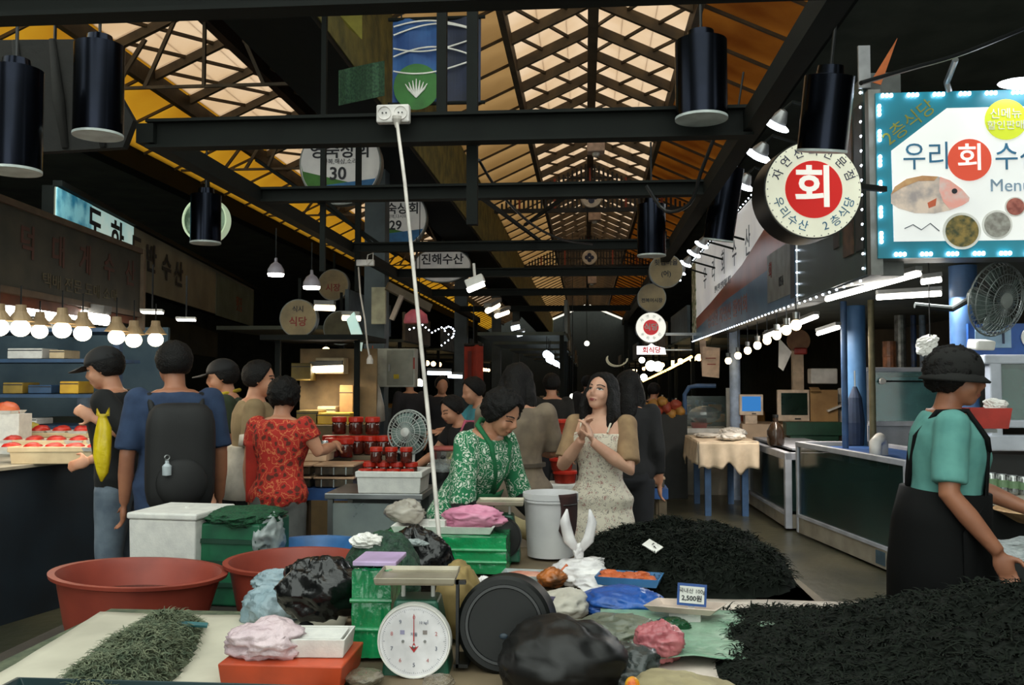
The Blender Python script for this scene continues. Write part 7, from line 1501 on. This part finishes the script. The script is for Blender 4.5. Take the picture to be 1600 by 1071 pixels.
# ================================================================ middle distance: jar stall, fan, pots
# steel and glass cabinet
p0 = P(513, 775, 5.2); p1 = P(658, 775, 5.2); zt = p0.z; wd = p1.x - p0.x
t = thing('glass_cabinet', 'steel framed glass cabinet under the tray of red lidded jars', 'cabinet', (p0.x, 5.2, 0))
for x in (0.015, wd - 0.015):
    for y in (0, 0.45): obj('frame_post', MB().box((x, y, zt / 2), (0.03, 0.03, zt)), m_steel, t)
obj('top', MB().box((wd / 2, 0.22, zt), (wd + 0.03, 0.5, 0.035)), m_steel, t, bevel=0.005)
obj('glass_pane', MB().box((wd / 2, -0.005, zt / 2 + 0.02), (wd - 0.05, 0.008, zt - 0.12)), mat('cloudy_glass', (150, 160, 158), 0.2, 0, (120, 130, 130), 4, alpha=0.6), t)
obj('shelf', MB().box((wd / 2, 0.22, 0.4), (wd - 0.06, 0.4, 0.02)), m_steel, t); obj('back_panel', MB().box((wd / 2, 0.45, zt / 2), (wd - 0.05, 0.01, zt - 0.1)), mat('grey_plinth', (110, 116, 114)), t); obj('cloth', MB().box((wd * 0.28, 0.03, zt * 0.62), (wd * 0.3, 0.01, zt * 0.4)), mat('grey_cloth', (128, 128, 120), 0.9), t)
# jars
m_jarlid = mat('red_jar_lid', (196, 46, 26), 0.35, 0, (168, 34, 20), 9); m_jar = mat('dark_red_paste_jar', (84, 30, 20), 0.12, 0, (50, 22, 16), 9, coat=0.5)
jb = MB().lathe([(0.030, 0), (0.036, 0.006), (0.036, 0.055), (0.030, 0.066), (0.0, 0.066)], 16).mesh('jar_body'); jb.materials.append(m_jar); jb.polygons.foreach_set('use_smooth', [True] * len(jb.polygons))
jl = MB().lathe([(0.036, 0.062), (0.038, 0.066), (0.038, 0.084), (0.034, 0.088), (0.0, 0.088)], 16).mesh('lid'); jl.materials.append(m_jarlid)
jn = [0]
def jar(x, y, z, s, label, group):
    t = thing('jar', label, 'jar', (x, y, z), 0, group); t.scale = (s, s, s); link('body', jb, t); link('lid', jl, t); jn[0] += 1
ty = styro(607, 771, 104, 34, 5.16, 'white foam tray full of red lidded jars on the glass cabinet', d=0.30, base=zt + 0.018)
posn = ['front row left end', 'front row middle', 'front row right end']
tz = zt + 0.04
px0 = P(607, 740, 5.3).x
for i in range(4):
    jar(px0 - 0.125 + i * 0.083, 5.24, tz + 0.02, 1.05, '%s red lidded jar from the red vest side, front row of the foam tray' % words[i], 'jars in the foam tray')
    jar(px0 - 0.125 + i * 0.083, 5.36, tz + 0.05, 1.05, '%s red lidded jar from the red vest side, back row of the foam tray' % words[i], 'jars in the foam tray')
for i in range(3): jar(px0 - 0.08 + i * 0.09, 5.33, tz + 0.145, 1.0, '%s red lidded jar stacked on top in the foam tray' % words[i], 'jars in the foam tray')
# jar table with blue cloth edge and stacked clear trays
t0 = P(430, 775, 5.75); t1 = P(565, 775, 5.75); tw = t1.x - t0.x + 0.1
t = table('jar_table', 'table with a blue edge carrying stacked trays and jars', [(t0.x - 0.1, 5.7), (t0.x + tw, 5.7), (t0.x + tw, 6.5), (t0.x - 0.1, 6.5)], 0.86, mat('blue_table_cloth', (46, 88, 150), 0.6), [(t0.x, 5.8), (t0.x + tw - 0.1, 5.8), (t0.x, 6.4), (t0.x + tw - 0.1, 6.4)], 0.07)
m_cont = mat('dark_anchovy_boxes', (84, 74, 58), 0.3, 0, (50, 46, 38), 16)
for k, (px, base, lab) in enumerate(((462, 0.862, 'lower clear tray of dark anchovies at the red vest end'), (462, 0.94, 'upper clear tray of dark anchovies at the red vest end'), (528, 0.862, 'lower clear tray of dark anchovies near the column'), (528, 0.94, 'upper clear tray of dark anchovies near the column'))):
    p = P(px, 760, 5.85); tt = thing('clear_tray', lab, 'tray', (p.x, 5.88, base)); obj('contents', MB().box((0, 0, 0.03), (0.25, 0.26, 0.05)), m_cont, tt, bevel=0.006); obj('lid', MB().box((0, 0, 0.064), (0.265, 0.275, 0.014)), mat('peach_lid', (206, 168, 134), 0.4), tt, bevel=0.004)
    for x in (-0.08, 0, 0.08): obj('divider', MB().box((x, -0.132, 0.03), (0.006, 0.006, 0.05)), mat('clear_film', (190, 200, 200)), tt)
t = styro(470, 716, 85, 20, 5.95, 'peach lid board under the silver tins', mat('peach_foam', (214, 182, 150), 0.7), 0.2, 0, 1.012)
for i in range(6):
    p = P(452 + i * 11, 705, 6.02); tt = thing('silver_tin', '%s silver tin from the red vest in the row on the peach board' % words[i], 'can', (p.x, 6.03, 1.04 + 0.05), 0, 'silver tins on the peach board'); obj('body', MB().lathe([(0.022, 0), (0.024, 0.005), (0.024, 0.05), (0.020, 0.056), (0, 0.056)], 14), m_tin, tt, smooth='auto'); obj('band', MB().lathe([(0.0245, 0.015), (0.0247, 0.025), (0.0245, 0.035)], 14), mat('olive_band', (100, 100, 60), 0.5), tt)
for i in range(5): jar(P(520 + i * 20, 715, 6.2).x, 6.2, 1.02 if i < 2 else 0.865, 1.5, '%s larger red lidded jar from the tins on the jar table' % words[i], 'larger jars on the jar table')
for i in range(5): jar(P(516 + i * 21, 700, 6.36).x, 6.36, 1.03, 1.5, '%s larger red lidded jar from the tins, rear row of the jar table' % words[i], 'larger jars on the jar table')
tag(obj('jar_riser', MB().box((0, 0, 0.08), (0.5, 0.12, 0.16)), m_wood, loc=(P(558, 700, 6.36).x, 6.36, 0.865)), 'wooden riser under the rear jars of the jar table', 'stand')
for i in range(3): jar(P(530 + i * 26, 690, 6.36).x, 6.36, 1.17, 1.4, '%s red lidded jar from the tins stacked highest on the jar table' % words[i], 'larger jars on the jar table')
# upright fan
fp = P(638, 676, 6.1); t = fan(fp, S(35, 6.1), 'pale upright fan with a round hub beside the jars', (R(-4), 0, R(-14)), mat('pale_fan_wire', (176, 182, 178), 0.4), mat('pale_green_blade', (150, 176, 168), 0.2, alpha=0.6), name='standing_fan', hubc=mat('pale_hub', (200, 200, 196), 0.5), nw=32)
obj('stand', MB().tube([(0, 0.08, 0), (0, 0.08, -fp.z + 0.02)], 0.018, 10), m_white, t); obj('base', MB().lathe([(0.18, 0), (0.18, 0.02), (0.03, 0.04), (0, 0.04)], 24, (0, 0.08, -fp.z)), m_white, t)
# pots beside the white cable
p = P(692, 738, 5.9); t = thing('stock_pot', 'steel pot with a domed clear lid behind the white cable', 'pot', (p.x, 5.9, 0.86)); obj('wall', MB().lathe([(0.11, 0), (0.115, 0.01), (0.115, 0.10), (0.12, 0.105), (0.105, 0.105), (0, 0.1)], 28), mat('dark_steel', (60, 62, 62), 0.3, 0.8), t, smooth='auto'); obj('lid', MB().ell((0, 0, 0.11), (0.115, 0.115, 0.075), None, 24, 12), mat('smoky_lid', (140, 146, 144), 0.15, 0, alpha=0.6), t, smooth=True); obj('knob', MB().ell((0, 0, 0.19), (0.018, 0.018, 0.014)), m_black, t)
table('pot_table', 'steel table under the pots behind the stallholder', [(P(660, 760, 5.9).x, 5.7), (P(760, 760, 5.9).x, 5.7), (P(760, 760, 5.9).x, 6.6), (P(660, 760, 5.9).x, 6.6)], 0.86, m_steel, [(P(668, 760, 5.9).x, 5.8), (P(752, 760, 5.9).x, 5.8)], 0.04, m_steel)
p = P(695, 690, 6.25); t = thing('rose_board', 'rose pink cutting board on pots behind the white cable', 'board', (p.x, 6.3, 1.08)); obj('board', MB().box((0, 0, 0), (0.2, 0.16, 0.025)), mat('rose_plastic', (176, 84, 76), 0.5), t, bevel=0.01); obj('support', MB().lathe([(0.09, -0.22), (0.1, -0.015), (0, -0.015)], 18), m_tin, t)
p = P(675, 700, 6.2); t = thing('blue_tub', 'blue tub of greens behind the pots', 'tub', (P(722, 720, 6.15).x, 6.18, 0.862)); obj('wall', MB().lathe([(0.09, 0), (0.12, 0.12), (0.125, 0.125), (0.11, 0.125), (0, 0.03)], 24), mat('blue_basin', (58, 116, 178)), t, smooth='auto'); obj('greens', crumple((0, 0, 0.13), (0.11, 0.11, 0.06), 111, 0.35, 5), mat('salad_greens', (150, 170, 90), 0.7, 0, (206, 190, 150), 14), t, smooth=True)
# stack of red tubs beside the flowered dress
jx = P(880, 700, 6.7).x
t = thing('crate_stand', 'white crates under the red paste tubs behind the taupe dress', 'crate', (jx, 6.75, 0)); obj('body', MB().box((0, 0, 0.40), (0.22, 0.25, 0.8)), m_styro, t, bevel=0.01); obj('seam', MB().box((0, -0.127, 0.5), (0.21, 0.004, 0.01)), m_ink, t)
tubm = MB().lathe([(0.075, 0), (0.085, 0.07), (0.0, 0.07)], 20).mesh('tub_body'); tubm.materials.append(mat('red_paste_tub', (150, 44, 30), 0.25, 0, (96, 30, 22), 9)); tubl = MB().lathe([(0.09, 0.068), (0.09, 0.085), (0.08, 0.092), (0, 0.092)], 20).mesh('lid'); tubl.materials.append(m_jarlid)
for i in range(5):
    tt = thing('paste_tub', '%s red paste tub from below in the stack behind the taupe dress' % words[i], 'tub', (jx + 0.012 * (-1) ** i - (0.03 if i > 2 else 0), 6.72, 0.802 + 0.093 * i), 0, 'red paste tubs'); link('body', tubm, tt); link('lid', tubl, tt)
# small stand right of the flowered dress
p = P(1010, 770, 7.2); t = table('small_stand', 'blue based stand of dark trays beside the flowered dress', [(p.x - 0.16, 7.1), (p.x + 0.16, 7.1), (p.x + 0.16, 7.5), (p.x - 0.16, 7.5)], 0.72, mat('blue_table_cloth', (46, 88, 150)), [(p.x - 0.12, 7.15), (p.x + 0.12, 7.15), (p.x - 0.12, 7.45), (p.x + 0.12, 7.45)], 0.08)
for k in range(2):
    tt = thing('clear_tray', '%s clear tray of dark anchovies on the small blue stand' % ('lower' if k == 0 else 'upper'), 'tray', (p.x, 7.25, 0.722 + 0.085 * k)); obj('contents', MB().box((0, 0, 0.035), (0.27, 0.24, 0.06)), m_cont, tt, bevel=0.006); obj('lid', MB().box((0, 0, 0.073), (0.28, 0.25, 0.014)), mat('peach_lid', (206, 168, 134)), tt)
bag('white_bag', 'white plastic bag on the small blue stand', (p.x + 0.03, 7.28, 0.893), (0.09, 0.08, 0.05), 121, m_whitebag)
pj = P(992, 690, 7.3); tt = thing('red_bottle', 'red capped bottle standing on the small blue stand', 'bottle', (p.x - 0.11, 7.35, 0.722)); obj('body', MB().lathe([(0.04, 0), (0.045, 0.02), (0.045, 0.26), (0.02, 0.33), (0.02, 0.37), (0, 0.37)], 16), mat('dark_red_bottle', (120, 30, 24), 0.2), tt, smooth='auto'); obj('cap', MB().lathe([(0.024, 0.36), (0.024, 0.41), (0, 0.41)], 14), m_jarlid, tt)
# things on the blue grey column
p = P(617, 575, 10.2); t = thing('meter_box', 'grey white cabinet fixed to the blue grey column', 'cabinet', p); obj('body', MB().box((0, 0.1, 0), (0.46, 0.2, 0.44)), mat('pale_grey_panel', (176, 176, 164), 0.5), t, bevel=0.01); dr_ = obj('door', MB().box((0.06, -0.005, 0), (0.30, 0.014, 0.40)), mat('dull_grey_panel', (132, 132, 120), 0.5, 0, (116, 116, 106), 8), t); obj('handle', MB().box((-0.06, -0.02, 0), (0.02, 0.02, 0.08)), m_steel, dr_); obj('sticker', MB().box((0.02, -0.014, -0.1), (0.06, 0.004, 0.05)), mat('yellow_cloth', (206, 178, 40)), dr_); obj('letter_mark', MB().box((0.205, -0.004, 0.05), (0.05, 0.006, 0.13)), m_redink, t)
p = P(582, 583, 9.9); tag(obj('orange_float', MB().ell((0, 0, 0), (0.04, 0.04, 0.11)).tube([(0, 0, 0.1), (0, 0, 0.3)], 0.006, 6), mat('orange_plastic', (196, 84, 34), 0.4), loc=p, smooth=True), 'orange float hanging beside the column cabinet', 'float')
p = P(559, 575, 9.9); tag(obj('white_notice', MB().box((0, 0, 0), (0.09, 0.01, 0.14)), m_white, loc=p), 'small white notice on the column', 'notice')
p = P(585, 635, 9.9); t = thing('bottle_bag', 'clear hanging bag of bottles on the column', 'bag', p); obj('bag', MB().lathe([(0.0, -0.2), (0.12, -0.16), (0.11, 0.0), (0.06, 0.2), (0.04, 0.24)], 18), mat('clouded_film', (188, 180, 168)), t, smooth=True); obj('cord', MB().tube([(0, 0, 0.2), (0, 0, 0.5)], 0.006, 6), m_black, t)
# pale sign blade and slanting beam near the column top
p = P(592, 478, 10.2); tag(obj('cream_notice_board', MB().box((0, 0, 0), (0.16, 0.05, 0.42)), mat('cream_panel_paint', (170, 166, 138), 0.6), loc=p), 'upright cream panel on the column', 'panel')
tag(obj('brown_plank', MB().bar(P(605, 447, 10.0), P(672, 482, 10.3), 0.07, 0.09), mat('brown_plank', (110, 98, 80), 0.7)), 'brown slanting plank beside the cream panel', 'plank')
tag(obj('pale_plank', MB().bar(P(612, 500, 10.0), P(628, 462, 10.0), 0.06, 0.05), mat('pinkish_plank', (176, 158, 144), 0.7)), 'short pinkish plank leaning below the brown plank', 'plank')
p = P(650, 495, 9.0); t = thing('pink_lamp', 'pink scalloped lamp shade behind the hanging cable', 'lamp', p); obj('lamp_shade', MB().lathe([(0.12, -0.07), (0.125, -0.05), (0.11, 0.02), (0.05, 0.07), (0, 0.07)], 20), mat('pink_shade', (206, 96, 110), 0.6), t, smooth='auto')
obj('cord', MB().tube([(0, 0, 0.06), (0, 0, 0.8)], 0.006, 6), m_black, t)
p = P(556, 520, 9.5); tag(obj('green_sign_blade', MB().prism([(-0.10, 0.14), (-0.02, 0.22), (0.08, -0.05), (0.06, -0.2), (-0.02, -0.1)], 'Y', -0.02, 0.02), lit_print('pale_aqua_film', (206, 232, 220)), loc=p), 'pale green blade sign beside the column', 'sign')
p = P(740, 572, 12.5); t = thing('red_banner', 'tall red banner hanging far behind the stallholder', 'banner', p); bw_, bh_ = S(30, 12.5), S(66, 12.5)
obj('cloth', MB().grid(8, 12, lambda u, v: (-bw_/2 + bw_*u, 0.02*math.sin(u*7), -bh_/2 + bh_*v)), mat('banner_red', (150, 44, 26), 0.8), t, solid=0.006); obj('rod', MB().tube([(-bw_/2, 0, bh_/2), (bw_/2, 0, bh_/2)], 0.02, 8), m_black, t); obj('lettering_strip', MB().box((-0.05, -0.03, 0), (0.05, 0.004, bh_ * 0.7)), mat('dark_red_print', (96, 26, 18), 0.8), t); obj('cord', MB().tube([(0, 0, bh_/2), (0, 0, 0.9)], 0.008, 6), m_black, t)
# stall behind the red vest: lit kitchen shelves
t = thing('lit_stall', 'lit stall with yellow crates and cream boxes behind the red vest', 'stall', (P(430, 700, 9.0).x, 9.0, 0)); wd = S(135, 9.0)
obj('counter', MB().box((wd/2, 0.4, 0.55), (wd, 0.8, 1.1)), mat('brown_counter', (96, 76, 44), 0.7), t); obj('back_board', MB().box((wd/2, 0.8, 1.4), (wd, 0.04, 1.0)), mat('tan_back_board', (150, 126, 92), 0.8, 0, (110, 92, 68), 4), t); obj('canopy', MB().box((wd/2, 0.3, 1.98), (wd + 0.2, 1.0, 0.05)), m_steel_dark, t)
for x in (0.02, wd - 0.02): obj('post', MB().box((x, 0, 1.0), (0.05, 0.05, 2.0)), m_steel_dark, t)
tube_lamp(P(486, 578, 9.5), P(536, 576, 9.5), 'bright kitchen tube lamp in the lit stall behind the red vest', 0.08, group='lamps of the lit stall')
bx(520, 648, 56, 18, 9.15, 'bright yellow crate on the lit stall counter', m_yel, z=1.102, d=0.3); bx(480, 650, 36, 22, 9.15, 'dim olive crate on the lit stall counter', mat('olive_crate', (120, 100, 40), 0.6), z=1.102, d=0.3); bx(510, 628, 30, 26, 9.5, 'cream steaming box on the lit stall counter', m_cream, z=1.102 + 0.0, d=0.2); bx(541, 612, 22, 60, 9.5, 'tall tan carton on the lit stall counter', mat('cardboard', (176, 140, 92)), z=1.102, d=0.2)
bx(470, 575, 32, 28, 9.4, 'glass fronted yellow cupboard in the lit stall', mat('olive_crate', (120, 100, 40)), z=1.55, d=0.2); bx(515, 555, 46, 26, 9.5, 'cream hood over the lit stall counter', m_cream, z=1.62, d=0.2)
area(P(510, 580, 9.4) + Vector((0, -0.1, -0.08)), 8, 0.5, 0.1, (1, 0.85, 0.6))
# ================================================================ far stalls down the aisle
m_fb = [mat('far_box_%d' % i, c, 0.6) for i, c in enumerate(((150, 60, 40), (170, 120, 50), (90, 96, 100), (60, 90, 120), (170, 160, 140), (60, 100, 70)))]
far_lab = {0: 'orange and red goods', 1: 'amber goods', 2: 'grey crates', 3: 'blue crates', 4: 'pale boxes', 5: 'green goods'}
rs = random.Random(21)
def far_stall(x, Y, w_, d_, k, side, lamp, label):
    t = thing('market_stall', label, 'stall', (x, Y, 0)); m_t = mat('far_stall_front', (54, 54, 52), 0.8, 0, (38, 40, 40), 3)
    obj('counter', MB().box((0, 0, 0.42), (w_, d_, 0.84)), m_t, t); obj('awning', MB().box((0, 0, 2.25), (w_ * 1.1, d_, 0.05)), m_ceil, t); obj('fascia', MB().box((-side * w_ * 0.55, 0, 2.5), (0.05, d_, 0.5)), mat('far_fascia_%d' % (k % 3), ((96, 100, 98), (70, 84, 92), (110, 96, 76))[k % 3], 0.6, 0, ((60, 66, 66), (46, 58, 66), (80, 66, 50))[k % 3], 5), t)
    for sy in (-1, 1): obj('post', MB().box((-side * w_ * 0.5, sy * d_ * 0.48, 1.12), (0.06, 0.06, 2.24)), m_steel_dark, t)
    for i in range(9):
        sx, sy, sz = rs.uniform(.14, .3), rs.uniform(.14, .3), rs.uniform(.06, .22); q = (-w_/2 + w_ * ((i % 3) + .5) / 3, -d_/2 + d_ * ((i // 3) + .5) / 3, 0.84 + sz / 2)
        obj('goods', MB().box(q, (sx, sy, sz)), m_fb[(k + (i % 2) * 4 + (i // 5)) % 6], t, bevel=0.02)
    for i in range(3):
        yy = -d_/2 + d_ * (i + .5) / 3
        obj('bulb', MB().ell((-side * w_ * 0.3, yy, 1.95), (0.06, 0.06, 0.06), nu=10, nv=8), lamp, t); obj('cord', MB().tube([(-side * w_ * 0.3, yy, 2.0), (-side * w_ * 0.3, yy, 2.24)], 0.006, 5), m_black, t)
    return t
k = 0
m_fw = emit('far_warm_bulb', (255, 214, 150), 7.0); m_fc = emit('far_cold_bulb', (220, 238, 255), 9.0)
nth = ['nearest', 'second', 'third', 'fourth', 'fifth', 'sixth', 'seventh']
for i, Y in enumerate((14.6, 18.0, 21.5, 26.0, 31.0, 37.0, 44.0)):
    far_stall(-0.95 if i == 0 else -1.05, Y, 1.2, 2.2, k, -1, m_fc, '%s dim market stall of the row in the aisle middle' % nth[i]); k += 1
for i, Y in enumerate((16.0, 20.0, 24.5, 30.0, 37.0, 44.0)):
    far_stall(2.35, Y, 1.3, 2.8, k, 1, m_fw, '%s dim market stall beyond the glass display on the tank side' % nth[i]); k += 1
for i, Y in enumerate((13.0, 17.0, 21.5, 27.0, 34.0)):
    far_stall(-4.0 - 0.05 * i, Y, 1.6, 2.6, k, -1, m_fw, '%s dim market stall along the side aisle' % nth[i]); k += 1
# strings of lights and bright strips far down
def light_string(label, pts, m_, r_=0.02, n=20, nm='light_string'):
    q = [P(*a) for a in pts]; t = thing(nm, label, 'lights', q[0])
    lm = MB().ell((0, 0, 0), (r_, r_, r_), nu=8, nv=6).mesh('led'); lm.materials.append(m_)
    obj('wire', MB().tube([p - q[0] for p in q], 0.006, 5), m_black, t)
    for i in range(n):
        u = i / (n - 1) * (len(q) - 1); j = min(int(u), len(q) - 2); link('led', lm, t, q[j].lerp(q[j + 1], u - j) - q[0])
light_string('yellow fairy light string running along the far tank side stalls', [(1080, 558, 13.5), (1045, 577, 17.0), (1005, 596, 26.0)], m_warm_led, 0.022, 34)
light_string('cold zigzag light string left of the red banner', [(640, 515, 11.5), (660, 508, 11.6), (675, 520, 11.7), (690, 512, 11.8), (706, 528, 11.9), (690, 540, 12)], m_led_far, 0.011, 16)
light_string('small loop of cold lights above the far shoppers', [(694, 514, 12.5), (702, 510, 12.5), (710, 516, 12.5), (708, 526, 12.5)], m_led_far, 0.012, 8)
for i, (px0, px1, py, Y) in enumerate(((668, 705, 583, 14), (700, 722, 588, 15), (640, 660, 600, 13))):
    tube_lamp(P(px0, py, Y), P(px1, py + 1, Y), '%s bright cold strip lamp above the distant shoppers' % words[i], 0.07, m_led_far, group='strip lamps far in the middle row')
for i, (px, py, Y, r_) in enumerate(((1017, 572, 15.5, 0.09), (1028, 573, 16.2, 0.09), (1006, 590, 18.0, 0.07), (655, 598, 12.0, 0.05), (895, 620, 15.0, 0.05), (917, 537, 22.0, 0.06), (1003, 563, 15, 0.05))):
    p = P(px, py, Y); t = thing('globe_lamp', ['larger globe lamp, first of the bright pair by the far tank stalls', 'larger globe lamp, second of the bright pair by the far tank stalls', 'glowing globe lamp below the bright pair', 'small globe lamp right of the column cabinet', 'small globe lamp at the flowered dress shoulder', 'tiny lamp dot in the middle of the dark aisle end', 'small globe lamp left of the bright pair'][i], 'lamp', p, 0, 'globe lamps far down the aisle')
    obj('bulb', MB().ell((0, 0, 0), (r_, r_, r_), nu=14, nv=10), emit('far_globe', (245, 245, 225), 6.0), t, smooth=True); obj('cord', MB().tube([(0, 0, r_), (0, 0, 4.0 - p.z)], 0.006, 5), m_black, t)
# heap of red and orange goods by the far vendor
for i in range(10):
    p = P(1000 + 7 * i, 628 + 5 * ((i * 7) % 5), 12.2); t = thing('goods_bag', '%s bright goods bag counting from the flowered dress on the far dark stand' % words[i], 'bag', (p.x, 12.2, p.z - 0.05), 0, 'goods bags on the far stand'); obj('bag', crumple((0, 0, 0.05), (0.07, 0.07, 0.07), 130 + i, 0.25, nu=20, nv=12), m_fb[i % 2], t, smooth=True); obj('tie', MB().tube([(0, 0, 0.1), (0, 0, 0.14)], 0.012, 6), m_fb[4], t)
p = P(1030, 700, 12.25); tag(obj('dark_stand', MB().box((0, 0, 0.55), (0.72, 0.3, 1.1)), mat('dark_stand', (30, 32, 32)), loc=(p.x, 12.3, 0)), 'dark stand under the bright goods bags', 'stand')
p = P(1000, 545, 16.0); t = thing('chrome_hoops', 'pale curved awning over the far tank side stall', 'awning', (P(965, 560, 14.5).x, 14.5, 0)); zc_ = P(965, 560, 14.5).z
for k in range(4): obj('hoop', MB().tube([(0.16 * math.cos(a) , 0.3 * k, zc_ + 0.12 * math.sin(a)) for a in [math.pi * (0.9 + 1.1 * j / 10) for j in range(11)]], 0.008, 6), lit_print('self_lit_pale_hoop', (206, 200, 170), None, 3, 0.15), t)  # faint glow put into the hoop colour, no lamp inside
obj('post', MB().box((0.15, 0.5, zc_ / 2), (0.05, 0.05, zc_)), m_steel_dark, t)
bpy.data.scenes.remove(GS)
